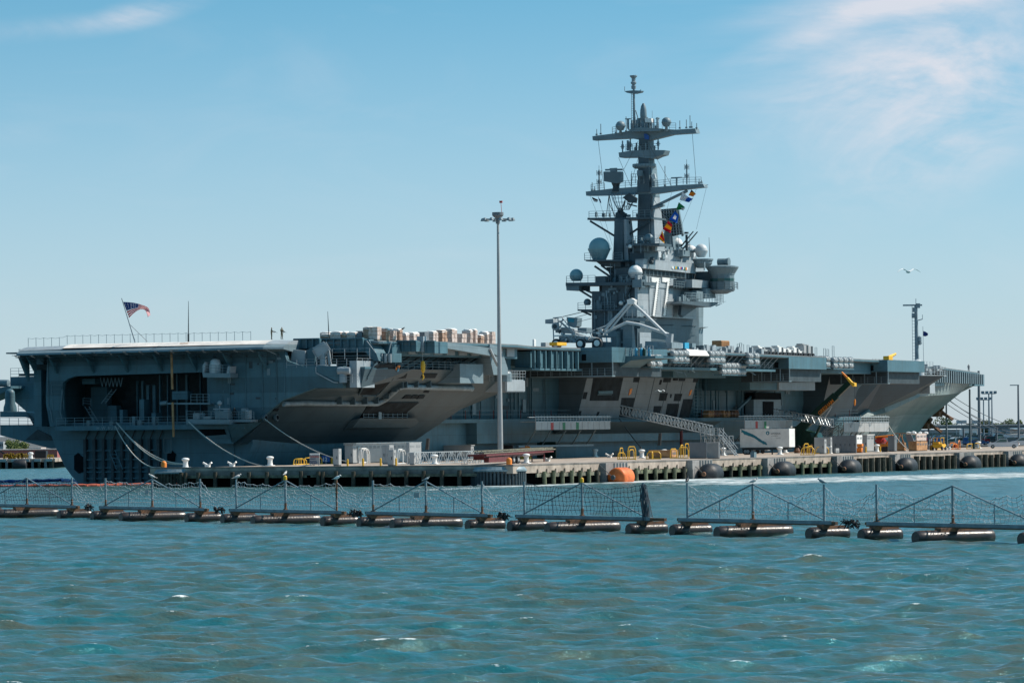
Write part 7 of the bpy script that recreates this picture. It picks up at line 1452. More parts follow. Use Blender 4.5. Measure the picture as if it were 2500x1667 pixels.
def manlift(x, y):
    p = IZ(x, y, PZ); T = thing('boom_lift', 'orange boom lift parked between the slotted cabinet and the crates', 'lift', p)
    g = G(); g.box(p[0], p[0]+3, p[1]-1.5, p[1]+1.5, PZ+.5, PZ+1.3); g.build('chassis', 'orange', T, bevel=.1)
    g = G(); g.box(p[0], p[0]+2, p[1]-1.2, p[1]+.4, PZ+1.35, PZ+2.3); g.build('engine_cover', 'red', T, bevel=.25)
    g = G(); g.tube((p[0]+1, p[1]-1.4, PZ+2.4), (p[0]+1, p[1]+1.9, PZ+2.7), .22, 6); g.tube((p[0]+1, p[1]+1.9, PZ+2.6), (p[0]+1, p[1]+.6, PZ+1.3), .18, 6); g.build('boom', 'orange', T)
    for da in (0, 2.4):
        for ds in (-1.1, 1.1): g = G(); g.rev((p[0]+da, p[1]+ds, PZ+.42), [(.2, -.2), (.42, -.15), (.42, .15), (.2, .2)], 12, ax='a'); g.build('wheel', 'rubber', T)
manlift(2151, 1101)
pbox(2168, 2184, 2190, 1063, 1102, 'shipping_crate', 'cabinetd', 'dark grey box left of the tan crates', 'crate'); T, e = pbox(2152, 2167, 2169, 1090, 1103, 'shipping_crate', 'black', 'small black crate in front of the dark grey box', 'crate')
pbox(2190, 2208, 2212, 1080, 1101, 'shipping_crate', 'tan', 'low brown crate left of the leaning panel', 'crate'); pbox(2218, 2238, 2264, 1077, 1101, 'shipping_crate', 'tan', 'big tan plywood crate sunlit at its right side', 'crate'); pbox(2236, 2238, 2262, 1058, 1077, 'shipping_crate', 'wrap', 'pale wrapped crate stacked on the big tan crate', 'crate', z=IA(2238, 1077, IZ(2238, 1101, PZ)[0])[2]+.02)
p = IZ(2224, 1100, PZ); g = G(); g.PA([(2210, 1060), (2224, 1058), (2240, 1100), (2222, 1100)], p[0]-1.2, .25); solo(g, 'leaning_panel', 'cabinetd', 'dark grey panel leaning against the crates', 'panel')
p = IZ(2215, 1100, PZ); g = G()
for x0, y0, x1, y1 in ((2190, 1100, 2196, 1058), (2196, 1058, 2216, 1098), (2205, 1100, 2202, 1060), (2248, 1060, 2262, 1100), (2262, 1057, 2247, 1090), (2185, 1058, 2264, 1056)): g.tube(IA(x0, y0, p[0]-1.5), IA(x1, y1, p[0]-1.5), .09, 4)
solo(g, 'rusty_frame', 'tan', 'rusty orange tube frames around the crates', 'frame')
p = IZ(2238, 1101, PZ); zt_ = IA(2238, 1057, p[0])[2]; g = G(); 
for k in range(9): g.ball((p[0]+RB.uniform(-1, 3), p[1]-2.6+k*.42, zt_+RB.uniform(-.1, .15)), RB.uniform(.3, .55), 6, sq=.6)
solo(g, 'tarpaulin', 'white', 'crumpled white tarpaulin on top of the crates', 'tarpaulin')
# forklift
p = IZ(2288, 1099, PZ); T = thing('forklift', 'yellow-orange forklift at the right of the crates', 'forklift', p)
g = G(); g.box(p[0], p[0]+2.4, p[1]-.9, p[1]+.9, PZ+.4, PZ+1.1); g.box(p[0]+.1, p[0]+1.0, p[1]-.9, p[1]+.3, PZ+1.1, PZ+1.5); g.build('body', 'yellow', T, bevel=.1)
g = G()
for ds in (-.8, .7): 
    for da in (.1, 1.8): g.tube((p[0]+da, p[1]+ds, PZ+1.0), (p[0]+da+.15, p[1]+ds*.8, PZ+2.2), .07, 5)
g.box(p[0]+.1, p[0]+2.0, p[1]-.75, p[1]+.7, PZ+2.2, PZ+2.28); g.build('guard_frame', 'yellow', T)
g = G(); g.tube((p[0]+.2, p[1]-1.3, PZ+.1), (p[0]+.2, p[1]-1.3, PZ+2.3), .08, 4); g.tube((p[0]+1.2, p[1]-1.3, PZ+.1), (p[0]+1.2, p[1]-1.3, PZ+2.3), .08, 4); g.build('mast', 'rust', T)
for da in (.2, 2.0):
    for ds in (-.85, .85): g = G(); g.rev((p[0]+da, p[1]+ds, PZ+.36), [(.2, -.15), (.36, -.1), (.36, .1), (.2, .15)], 12, ax='s'); g.build('wheel', 'rubber', T)
for x, y, w_, h, m, nm, lb, ct in ((2309, 1098, 7, 8, 'cabinet', 'gas_cylinder', 'pale cylinder in front of the white sacks', 'cylinder'), (2318, 1098, 6, 9, 'white', 'gas_cylinder', 'white cylinder right of the pale one', 'cylinder'), (2333, 1093, 12, 12, 'red', 'pump_unit', 'red pump box among the orange rails', 'pump'), (2303, 1092, 16, 11, 'white', 'sack_pile', 'white sacks right of the forklift', 'sacks'), (2268, 1097, 9, 13, 'cabinetd', 'waste_bin', 'dark bin between the tan crate and the forklift', 'bin')):
    p = IZ(x, y, PZ); k = p[0]; sc_ = 14.6; g = G(); g.rev(p, [(w_/sc_*.5, 0), (w_/sc_*.52, h/sc_*.8), (w_/sc_*.35, h/sc_), (.02, h/sc_*1.02)], 12 if 'cyl' in nm else 6); solo(g, nm, m, lb, ct)
p = IZ(2377, 1096, PZ); g = G(); g.box(p[0], p[0]+.4, p[1]-.2, p[1]+.2, PZ, PZ+1.2); solo(g, 'dark_post', 'dkgreen', 'dark green post left of the pickup', 'post')
p = IS(1838, 1110, PS1-.1); g = G(); g.box(p[0], p[0]+.9, PS1-.5, PS1+.1, PZ+.2, PZ+.95); solo(g, 'junction_box', 'haze', 'small blue-grey box on the pier edge below the trailer', 'box')
# hose bundles on the stern pier edge, mooring lines
def line(P, r, m, label, sag=0, n=14, group='mooring lines'):
    g = G()
    for i in range(len(P)-1):
        a, b = Vector(P[i]), Vector(P[i+1]); Q = []
        for k in range(n+1): t = k/n; v = a.lerp(b, t); v.z -= sag*4*t*(1-t); Q.append(tuple(v))
        g.path(Q, r, 5)
    return solo(g, 'mooring_line', m, label, 'rope', group)
bl = IZ(453, 1139, PZ); bt = (bl[0], bl[1], PZ+.55)
o1 = IA(284, 1031, -1.3)
line([o1, bt], .075, 'rope', 'upper pale mooring line from the fantail to the first bollard', 1.5); line([(o1[0], o1[1]+.3, o1[2]-.2), (bt[0]+.2, bt[1]-.2, bt[2])], .075, 'rope', 'second pale mooring line from the fantail, just under the upper one', 1.75)
line([(o1[0], o1[1]-.2, o1[2]-.5), (IZ(400, 1142, PZ)[0], IZ(400, 1142, PZ)[1], PZ+.2), (bt[0], bt[1], PZ+.3)], .075, 'rope', 'slack mooring line drooping below the others to the orange marker', 1.9)
line([IA(461, 1030, -3.4), IZ(760, 1133, PZ+.3)], .08, 'rope', 'mooring line from the small stern platform towards the warning sign', 2.6)
line([on_flare(646, 1022, .6), IZ(843, 1125, PZ+.6)], .07, 'rope', 'mooring line from the left hull chock to the cabinets', .8)
line([on_flare(676, 1022, .6), IZ(870, 1100, PZ+1.2)], .07, 'rope', 'mooring line from the right hull chock to the cabinets', .7)
line([IS(1586, 1047, 23), IZ(1690, 1088, PZ+1.3)], .08, 'rope', 'pale line from the hull down to the dark storage bin', .2)
line([IS(1512, 1022, 23.2), IZ(1566, 1094, PZ+1.3)], .09, 'roped', 'dark line from the gangway foot to a bollard', .15)
line([IS(2168, 1035, 20), IZ(2215, 1096, PZ+1)], .06, 'rope', 'line from the lower bow to the crates', .4)
for i, (x0, y0, x1, y1) in enumerate(((2300, 965, 2520, 1050), (2312, 972, 2530, 1062), (2310, 985, 2560, 1075), (2318, 962, 2580, 1058), (2285, 1000, 2560, 1060))):
    p = IS(x0, y0, 6); q = IY(x1, y1, 1010); q = ((q[0]-X0)*ST+(q[1]-D0)*CT, (q[0]-X0)*CT-(q[1]-D0)*ST, q[2]); line([p, q], .07, 'roped', f'{ORD[i]} dark bow line counted from the top, running off to the right' , 2.0, group='bow lines')
# ================= floating barrier in front =================
BA = Vector((-41.2, 368, 0)); BB = Vector((26.2, 259, 0)); BD = (BB-BA).normalized(); BN = Vector((BD.y, -BD.x, 0))    # BN points left-near
def bt_(px):      # distance along the barrier at a pixel column (beam height)
    u = (px-1250)/FP; # X = u*Y ; BA+t*BD
    return (u*BA.y-BA.x)/(BD.x-u*BD.y)
def BF(t, n, z): return BA+BD*t+BN*n+Vector((0, 0, z))
GB = lambda: G(BF)
mat('net', (.42, .46, .48), .8, .08, 4); mat('netd', (.07, .09, .11), .8, .08, 4)
PX = [(-160, -48, 64, 174), (256, 256, 370, 487), (575, 575, 695, 820), (909, 909, 1038, 1175), (1278, 1278, 1419, 1569), (1676, 1676, 1836, 2010), (2138, 2138, 2324, 2530)]
LB = ['barrier section cut by the left edge of the photo', 'second barrier section from the left, with a grey bird on its tip', 'third barrier section from the left, one of its posts rusty brown', 'fourth barrier section from the left, with a small tag on its net', 'fifth barrier section, left of the open gap, net bundled at its right end', 'barrier section right of the open gap', 'barrier section cut by the right edge of the photo']
RN = random.Random(31)
def net(g, t0, t1, zb, z0, z1, sag, rows, pitch, zig, r=.018, apex=None, nr=.03):
    n = max(3, int((t1-t0)/pitch)); P = [[None]*(rows+1) for _ in range(n+1)]; ph = RN.uniform(0, 6)
    for i in range(n+1):
        u = i/n; t = t0+(t1-t0)*u; ztop = z0+(z1-z0)*u-sag*(4*u*(1-u))-zig*.5*(1+math.sin(ph+i*2.1))*.5-abs(math.sin(u*math.pi*2.5+ph))*zig*.6
        for j in range(rows+1):
            v = j/rows; z = zb+(ztop-zb)*(1-v); dz = (zig*.35*math.sin(i*1.7+j*1.3+ph))*(1-abs(2*v-1))
            P[i][j] = (t+.06*math.sin(j*2+i), -.05+.10*math.sin(i*.7+j+ph), z+dz)
    for i in range(n):
        for j in range(rows): g.tube(P[i][j], P[i+1][j], r*(1.3 if j == 0 else 1), 3)
    for i in range(n+1):
        for j in range(rows): g.tube(P[i][j], P[i][j+1], r*.8, 3)
    for i in range(n+1):
        for j in range(rows): c = P[i][j]; g.box(c[0]-nr, c[0]+nr, c[1]-nr, c[1]+nr, c[2]-nr, c[2]+nr)
def pontoon(T, t, ln, r, near):
    g = GB(); a, b = (t, near, .10), (t+.15, near-ln, .06)
    A = Vector(a); Bv = Vector(b); d = (Bv-A); k = 9; 
    prof = [(r*.9, 0), (r, .06)]+[(r*(1 if q % 2 else .985), .06+(ln-.12)*q/k) for q in range(1, k)]+[(r, ln-.06), (r*.9, ln)]
    P = []
    for rr, h in prof:
        for q in range(18): th = 2*math.pi*q/18; P.append((t+rr*math.cos(th)+.03*h, near-h, .30+rr*math.sin(th)))
    F = []
    for j in range(len(prof)-1):
        for q in range(18): F.append((j*18+q, j*18+(q+1) % 18, (j+1)*18+(q+1) % 18, (j+1)*18+q))
    F.append(tuple(range(18))); F.append(tuple((len(prof)-1)*18+q for q in range(18)))
    g.add(P, F); po = g.build('pontoon', 'float', T, smooth=True)
    g = GB(); g.box(t-.30, t+.30, near-ln*.62, near-ln*.30, .2, .86); g.box(t-.16, t+.16, near-ln*.96, near-ln*.55, r+.27, r+.40); g.box(t-.4, t-.3, near-ln*.9, near-ln*.86, .2, r+.38); g.box(t-.44, t-.32, near-ln*.7, near-ln*.62, .2, r+.38); g.build('pontoon_bracket', 'rust', po)
    g = GB()
    for q in (.22, .27, .45): g.rev((0, 0, 0), [(.001, 0), (.001, .001)], 3) if False else None
    g.box(t-.1, t+.1, near-ln*.95, near-ln*.05, r+.285, r+.32); g.build('pontoon_rail', 'rust', po)
prev = None
for i, (a_, x0, xm, x1) in enumerate(PX):
    t0, tm, t1 = bt_(x0), bt_(xm), bt_(x1)
    if i == 0: t0 = tm-(t1-tm)
    H = 2.22; zb = 1.12
    T = bpy.data.objects.new('floating_barrier', None); COL.objects.link(T); T.location = BF(t0, 0, 0); T.rotation_euler = (0, 0, math.atan2(BD.y, BD.x)); tag(T, LB[i], 'barrier', 'floating barrier sections')
    g = GB(); g.box(t0-.9, t1+.9, -.12, .12, zb-.22, zb); g.build('beam', 'steel', T); g = GB(); g.box(t0-.9, t1+.9, -.17, .17, zb-.31, zb-.223); g.build('lower_flange', 'rust', T)
    g = GB(); g.box(t0-1.1, t0-.9, -.09, .09, zb-.2, zb-.03); g.box(t1+.9, t1+2.6 if i == 4 else t1+1.3, -.1, .1, zb-.25, zb-.05); g.build('beam_joint', 'rust', T)
    for k, (t, r) in enumerate(((t0, .075), (tm, .085), (t1, .075))):
        g = GB(); g.tube((t, 0, zb), (t, 0, zb+H+(0.05 if k != 1 else 0)), r, 6); m = 'rust' if (i == 2 and k == 2) else 'steel'; g.build('post', m, T)
        if i in (0, 1, 3, 6) or k == 1: g = GB(); g.tube((t, 0, zb+.01), (t, 0, zb+.5), r+.006, 6); g.cb((t, 0, zb), (.3, .25, .05)); g.build('rusty_foot', 'rust', T)
    g = GB(); g.tube((t0+.1, 0, zb+.08), (tm, 0, zb+H), .055, 5); g.build('brace', 'steel', T); g = GB(); g.tube((t1-.1, 0, zb+.08), (tm, 0, zb+H), .055, 5); g.build('brace', 'steel', T)
    for t in ((t0+tm)/2, (tm+t1)/2): g = GB(); g.tube((t, 0, zb), (t, 0, zb+H/2), .04, 5); g.build('strut', 'steel', T)
    g = GB(); bright = i not in (4,)
    sg = .35 if i >= 5 else .1; zg = .1 if i == 4 else (.3 if i >= 5 else .22)
    net(g, t0+.15, tm, zb+.05, zb+H-.05, zb+H-.25, sg, 6, .42, zg, apex=1); net(g, tm, t1-.15, zb+.05, zb+H-.25, zb+H-.05, sg+.05, 6, .42, zg)
    g.build('net', 'net' if i in (1, 2, 3, 5, 6) else 'netd', T)
    if i < 6 and i != 4:      # loose net bridging the gap to the next section
        tn = bt_(PX[i+1][1]); g = GB(); net(g, t1+.05, tn-.05, zb+.02, zb+H-.1, zb+H-.1, .75, 6, .34, .25); g.build('net_link', 'net', T)
        g = GB(); tm_ = (t1+tn)/2
        for k in range(26): 
            q = tm_+RN.uniform(-.7, .7); g.path([(q, RN.uniform(-.2, .2), zb+RN.uniform(-.1, .15)), (q+RN.uniform(-.5, .5), RN.uniform(-.3, .3), zb-RN.uniform(.1, .5)), (q+RN.uniform(-.6, .6), 0, zb+RN.uniform(-.4, .1))], RN.uniform(.02, .05), 4)
        g.build('tangled_rope', 'black', T)
    if i == 4:
        g = GB()
        for k in range(34):
            q = t1+RN.uniform(-.25, .55); g.path([(t1+RN.uniform(-.15, .2), RN.uniform(-.15, .15), zb+H-RN.uniform(0, .3)), (q, RN.uniform(-.2, .2), zb+H*.5), (q+RN.uniform(-.1, .4), RN.uniform(-.2, .2), zb-RN.uniform(-.2, .6))], RN.uniform(.015, .035), 4)
        g.build('bundled_net', 'netd', T)
    if i == 3: g = GB(); g.box(tm-1.55, tm-.8, .05, .08, zb+1.05, zb+1.42); g.build('tag', 'cabinet', T)
    if i == 1: g = GB(); g.box(tm-1.1, tm-.5, .05, .08, zb+1.0, zb+1.35); g.build('tag', 'cabinet', T)
    for t, ln, r, nr in ((t0+.1, 2.9, .41, 1.3), (tm+.1, 5.6, .42, 2.9), (t1+.1, 2.9, .41, 1.3)):
        pontoon(T, t, ln, r, nr)
    g = GB(); g.box(tm-.3, tm+.3, -.35, .35, .6, zb-.24); g.box(t0-.25, t0+.25, -.3, .3, .6, zb-.24); g.box(t1-.25, t1+.25, -.3, .3, .6, zb-.24); g.build('pontoon_seat', 'rust', T)
    if i in (2, 4): g = GB(); g.rev((tm, 0, zb+H), [(.09, 0), (.13, .05), (.13, .28), (.08, .34), (.02, .36)], 12); g.build('beacon_lamp', 'yellow', T)
# a short dark post stub on the fourth section
# ---- birds ----
def bird(p, yaw, sc, m, label, fly=False):
    g = G(WD)
    if not fly:
        pr = [(.005, -.22), (.03, -.20), (.055, -.12), (.085, 0), (.09, .08), (.07, .16), (.035, .20)]
        P = []
        for r, h in pr: P += [(h*math.cos(.35)+0, r*math.cos(2*math.pi*k/10), .16+h*math.sin(.35)+r*1.05*math.sin(2*math.pi*k/10)) for k in range(10)]
        F = [(j*10+k, j*10+(k+1) % 10, (j+1)*10+(k+1) % 10, (j+1)*10+k) for j in range(6) for k in range(10)]+[tuple(range(10)), tuple(60+k for k in range(10))]
        g.add(P, F); g.ball((.21, 0, .29), .052, 10); g.tube((.25, 0, .29), (.32, 0, .275), .014, 5, .004); g.add([(-.18, -.03, .10), (-.18, .03, .10), (-.32, .045, .05), (-.32, -.045, .05), (-.18, -.03, .12), (-.18, .03, .12), (-.32, .045, .06), (-.32, -.045, .06)], [(0, 1, 2, 3), (4, 5, 6, 7), (0, 1, 5, 4), (2, 3, 7, 6), (1, 2, 6, 5), (0, 3, 7, 4)])
        g.tube((.0, .03, .09), (.01, .03, 0), .007, 4); g.tube((.0, -.03, .09), (.01, -.03, 0), .007, 4)
    else:
        pr = [(.01, -.25), (.04, -.18), (.07, -.05), (.075, .05), (.05, .16), (.045, .2), (.035, .25), (.01, .29)]
        P = []
        for r, h in pr: P += [(h, r*math.cos(2*math.pi*k/10), r*math.sin(2*math.pi*k/10)) for k in range(10)]
        F = [(j*10+k, j*10+(k+1) % 10, (j+1)*10+(k+1) % 10, (j+1)*10+k) for j in range(7) for k in range(10)]+[tuple(range(10)), tuple(70+k for k in range(10))]
        g.add(P, F); g.tube((.28, 0, 0), (.34, 0, -.01), .015, 5, .004)
        for sg in (-1, 1):
            st = [(0.05, .06, .02, .17), (.09, .32, .16, .15), (.05, .5, .12, .12), (-.05, .72, -.02, .04)]
            W = []
            for x, y, z, c in st: W += [(x, sg*y, z), (x-c, sg*y, z-.005), (x-c, sg*y, z+.005), (x, sg*y, z+.02)]
            g.add(W, [(j*4+k, j*4+(k+1) % 4, (j+1)*4+(k+1) % 4, (j+1)*4+k) for j in range(3) for k in range(4)]+[(0, 1, 2, 3), (12, 13, 14, 15)])
    g.V = [Vector(v)*sc for v in g.V]; o = g.build('bird' if m != 'birdw' else 'gull', m, None, smooth=True); o.location = p; o.rotation_euler = (0, 0, yaw); tag(o, label, 'bird'); return o
def on_post(px, zt): t = bt_(px); return BF(t, 0, zt)
bird(on_post(371, 3.36), 2.9, 1.25, 'bird', 'grey bird perched on the tip of the second barrier section')
bird(on_post(577, 3.38), .3, 1.3, 'bird', 'hunched grey-brown bird on the left post of the third barrier section')
bird(on_post(695, 3.70), 1.2, 1.1, 'bird', 'pale bird on the yellow lamp of the third barrier section')
bird(on_post(821, 3.38), -.2, 1.2, 'birdw', 'white gull on the rusty post')
bird(on_post(1039, 3.36), .4, 1.0, 'steel', 'dark bird on the tip of the fourth barrier section')
bird(on_post(1676, 3.38), 1.3, 1.3, 'black', 'black bird on the post just right of the gap')
bird(on_post(1837, 3.36), .2, 1.2, 'bird', 'pale gull on the tip of the barrier section right of the gap')
bird(on_post(2006, 3.38), 2.7, 1.15, 'steel', 'dark grey bird on the right post of that same section')
bird(Vector(IY(2218, 664, 240)), 1.95, 1.0, 'birdw', 'white gull gliding in the sky right of the ship', True)
bird(Vector(IY(1612, 955, 540)), 1.0, 1.0, 'birdw', 'small white gull flying in front of the hull openings', True)
for x, y in ((982, 818),): 
    p = IS(x, y, 29); bird(SH(p[0], 29, zd(p[0])+1.7), 0, 1.4, 'black', 'tiny dark bird on the pallets')
# ================= oil boom =================
mat('redboom', (.42, .09, .05), .6, .15, 1)
def boompath(P, r, m, label):
    g = G(); Q = []
    for i in range(len(P)-1):
        for k in range(12): t = k/12; a = IZ(P[i][0]+(P[i+1][0]-P[i][0])*t, P[i][1]+(P[i+1][1]-P[i][1])*t, .1); Q.append((a[0]+.3*math.sin(k+i), a[1]+.1*math.sin(k*2), .12+.05*math.sin(k*1.7+i)))
    g.path(Q, r, 6); return solo(g, 'oil_boom', m, label, 'boom')
boompath([(-60, 1187), (80, 1186), (200, 1185), (300, 1183), (500, 1180)], .18, 'redboom', 'orange-red floating oil boom along the water off the stern'); boompath([(505, 1180), (620, 1179), (690, 1178)], .16, 'redboom', 'red oil boom piece showing between the pier piles')
boompath([(-60, 1178), (60, 1176), (150, 1173), (198, 1178)], .34, 'blue', 'blue floating boom left of the stern')
# ================= background =================
def vehicle(kind, col, p, yaw, label, group, fr=SH):
    T = thing('parked_car' if kind != 'pickup' else 'pickup_truck', label, 'car' if kind != 'pickup' else 'pickup', (0, 0, 0), 0, group, WD)
    L_, W_, Hb, Hr = {'car': (4.5, 1.8, .85, 1.42), 'suv': (4.7, 1.9, 1.0, 1.75), 'pickup': (5.7, 1.95, 1.12, 1.82)}[kind]
    g = G(WD); x0, x1 = -L_/2, L_/2
    body = [(x0, .35), (x0+.05, Hb-.1), (x0+.25, Hb), (x1-1.2, Hb+.02), (x1-.25, Hb-.12), (x1, Hb-.3), (x1, .35), (x1-.45, .28), (x0+.4, .28)]
    g.loft([(x, -W_/2, z) for x, z in body], [(x, W_/2, z) for x, z in body]); g.build('body', col, T, bevel=.05)
    if kind == 'car': cab = [(x0+.35, Hb), (x0+1.0, Hr-.05), (x0+1.5, Hr), (x0+2.5, Hr), (x1-1.15, Hb)]
    elif kind == 'suv': cab = [(x0+.1, Hb), (x0+.3, Hr-.05), (x0+.6, Hr), (x0+2.9, Hr), (x1-1.1, Hb)]
    else: cab = [(x0+2.0, Hb), (x0+2.1, Hr-.06), (x0+2.3, Hr), (x0+3.4, Hr), (x1-1.3, Hb)]
    iw = W_/2-.12
    g = G(WD); g.loft([(x, -iw, z) for x, z in cab], [(x, iw, z) for x, z in cab]); g.build('cabin', col, T, bevel=.06)
    g = G(WD); cx = sum(x for x, z in cab)/5; sh = [(cx+(x-cx)*.86, Hb+.06+(z-Hb)*.82) for x, z in cab]
    for sg in (-1, 1): g.loft([(x, sg*(iw+.004), z) for x, z in sh], [(x, sg*(iw+.03), z) for x, z in sh])
    g.build('side_window', 'glass', T)
    g = G(WD); a, b = cab[-2], cab[-1]; g.add([(a[0]+.05, -iw+.1, a[1]-.04), (b[0]-.05, -iw+.1, b[1]+.08), (b[0]-.05, iw-.1, b[1]+.08), (a[0]+.05, iw-.1, a[1]-.04), (a[0]+.08, -iw+.1, a[1]-.02), (b[0]+.03, -iw+.1, b[1]+.08), (b[0]+.03, iw-.1, b[1]+.08), (a[0]+.08, iw-.1, a[1]-.02)], [(0, 1, 2, 3), (4, 5, 6, 7), (0, 1, 5, 4), (2, 3, 7, 6)]); g.build('windscreen', 'glass', T)
    if kind == 'pickup': g = G(WD); g.box(x0+.1, x0+1.95, -W_/2+.12, W_/2-.12, Hb-.02, Hb+.03); g.build('bed', 'dark', T); g = G(WD); g.box(x0-.03, x0+.02, -W_/2+.03, -W_/2+.22, .75, 1.05); g.box(x0-.03, x0+.02, W_/2-.22, W_/2-.03, .75, 1.05); g.build('tail_light', 'red', T)
    for sx in (x0+.85, x1-.9):
        for sy in (-1, 1):
            g = G(WD); g.rev((sx, sy*(W_/2-.1), .36), [(.25, -.1), (.35, -.09), (.36, 0), (.35, .12), (.22, .13)], 14, ax='s'); wh = g.build('wheel', 'rubber', T, smooth=True)
            g = G(WD); g.rev((sx, sy*(W_/2+.035), .36), [(.2, -.015), (.2, .015)], 10, ax='s'); g.build('rim', 'cabinet', wh)
    T.location = fr(*p); T.rotation_euler = (0, 0, yaw); return T
mat('truck_white', (.62, .63, .66), .3, .03, 1); mat('car_black', (.012, .013, .016), .25, .1, 1); mat('car_grey', (.12, .13, .15), .3, .05, 1); mat('car_blue', (.02, .10, .28), .3, .05, 1); mat('car_red', (.25, .015, .02), .3, .05, 1); mat('car_white', (.70, .71, .72), .3, .03, 1); mat('car_tan', (.30, .26, .20), .35, .05, 1)
p = IZ(2449, 1094, PZ); vehicle('pickup', 'truck_white', (p[0], p[1], 2.45), math.pi*.97, 'white pickup truck parked on the pier at the right', None)
p = IZ(2500, 1089, PZ); vehicle('pickup', 'truck_white', (p[0], p[1], 2.45), math.pi*.97, 'second white pickup, cut by the right edge of the photo', None)
# protos for the car park
cols = ['car_black', 'car_grey', 'car_blue', 'car_red', 'car_white', 'car_tan']; cname = ['black', 'grey', 'blue', 'red', 'white', 'tan']; protos = {}
RC = random.Random(14); used = {}
def car_at(x, y, kind, ci, face):
    key = (kind, ci); q = IZ(x, y, 2.38); lb = None
    used[key] = used.get(key, 0)+1
    nm = 'tall' if kind == 'suv' else 'low'
    row = {1086: 'front', 1081: 'second', 1077: 'third', 1073: 'fourth', 1070: 'far'}[y]
    k2 = (row, ci, kind); used[k2] = used.get(k2, 0)+1
    lb = f'{nm} {cname[ci]} car in the {row} row of the car park, {ORD[used[k2]-1]} such from the left'
    if key not in protos: protos[key] = vehicle(kind, cols[ci], q, 0, lb, 'cars in the car park beyond the bow'); o = protos[key]
    else: o = copytree(protos[key])
    o.location = SH(*q); o.rotation_euler = (0, 0, face); tag(o, lb)
for y, x0, step, n in ((1086, 2322, 17.5, 5), (1081, 2262, 15, 15), (1077, 2262, 13.2, 17), (1073, 2266, 12, 19), (1070, 2266, 11.5, 18)):
    for k in range(n):
        x = x0+k*step+RC.uniform(-2, 2)
        if RC.random() < .08: continue
        ci = RC.choice([0, 0, 1, 1, 2, 4, 4, 3, 5, 1]); car_at(x, y, RC.choice(['car', 'suv']), ci, RC.choice([0.05, math.pi, .5]) + RC.uniform(-.1, .1))
# white tent roof behind the pickup
p = IZ(2478, 1080, 2.4); T = thing('marquee', 'white sloping tent roof behind the pickup', 'tent', p); g = G(); g.prism([(p[0], p[1]-4, 3.6), (p[0], p[1]+5, 3.6), (p[0], p[1]+5, 4.4), (p[0], p[1]-2.6, 4.5)], (5, 0, 0)); g.build('canopy', 'white', T)
g = G(); [g.tube((p[0]+a, p[1]+s_, 2.4), (p[0]+a, p[1]+s_, 3.65), .06, 4) for a in (.2, 4.8) for s_ in (-3.6, 4.6)]; g.build('tent_pole', 'galv', T)
# long canopy roof
T = thing('canopy_walkway', 'long dark-edged pipe gantry roof spanning the car park', 'canopy', IZ(2264, 1104, 2.4)); p = IZ(2264, 1087, 2.38); q = IZ(2700, 1084, 2.38)
zt = IA(2264, 1043, p[0])[2]; g = G(); d = Vector((q[0]-p[0], q[1]-p[1], 0)); pp = (p[0]-d.x*.12, p[1]-d.y*.12)
g.loft([(pp[0], pp[1], zt-.35), (pp[0], pp[1], zt+.15), (pp[0]+3, pp[1], zt+.15), (pp[0]+3, pp[1], zt-.35)], [(q[0], q[1], zt-.35), (q[0], q[1], zt+.15), (q[0]+3, q[1], zt+.15), (q[0]+3, q[1], zt-.35)]); g.build('roof', 'haze', T)
g = G(); g.tube((pp[0]-.3, pp[1], zt+.3), (q[0]-.3, q[1], zt+.3), .18, 6); g.build('pipe', 'cabinet', T)
for x in (2264, 2349, 2430): c = IA(x, 1087, p[0]); g = G(); g.tube((p[0]+1, c[1], 2.38), (p[0]+1, c[1], zt-.36), .22, 6); g.build('column', 'cabinetd', T)
# buildings
def building(xl, xr, yt, yb, Y, dep, name, m, label, roofm='white', wins=6, rh=.5):
    z0 = 2.3; a = IY(xl, yb, Y); b = IY(xr, yb, Y); zt = IY(xl, yt, Y)[2]; T = thing(name, label, 'building', (a[0], Y, z0), 0, None, WD)
    g = G(WD); g.box(a[0], b[0], Y, Y+dep, z0, zt-rh); g.build('wall', m, T); g = G(WD); g.prism([(a[0]-.5, Y-.5, zt-rh+.01), (b[0]+.5, Y-.5, zt-rh+.01), (b[0]+.5, Y+dep*.5, zt+rh*.6), (a[0]-.5, Y+dep*.5, zt+rh*.6)], (0, 0, .2)); g.build('roof', roofm, T)
    for k in range(wins): x = a[0]+(b[0]-a[0])*(k+.5)/wins; g = G(WD); g.box(x-.7, x+.7, Y-.05, Y-.004, z0+(zt-z0)*.35, z0+(zt-z0)*.62); g.build('window', 'glass', T)
    return T
building(2240, 2352, 1046, 1064, 1330, 20, 'warehouse', 'cabinet', 'long low white-roofed building behind the car park', wins=9)
building(2353, 2386, 1045, 1063, 1250, 12, 'site_office', 'white', 'small white block at the right end of the long low building', wins=2, rh=.25)
building(2433, 2466, 1041, 1063, 1300, 18, 'shed', 'steel', 'blue-grey shed right of the white block', 'steel', wins=1)
building(2466, 2560, 1045, 1063, 1340, 18, 'brick_shed', 'wrap', 'pale brick building cut by the right edge', 'steel', wins=5)
building(2150, 2240, 1048, 1066, 1500, 20, 'warehouse', 'steel', 'grey warehouse mostly hidden behind the bow', 'steel', wins=4)
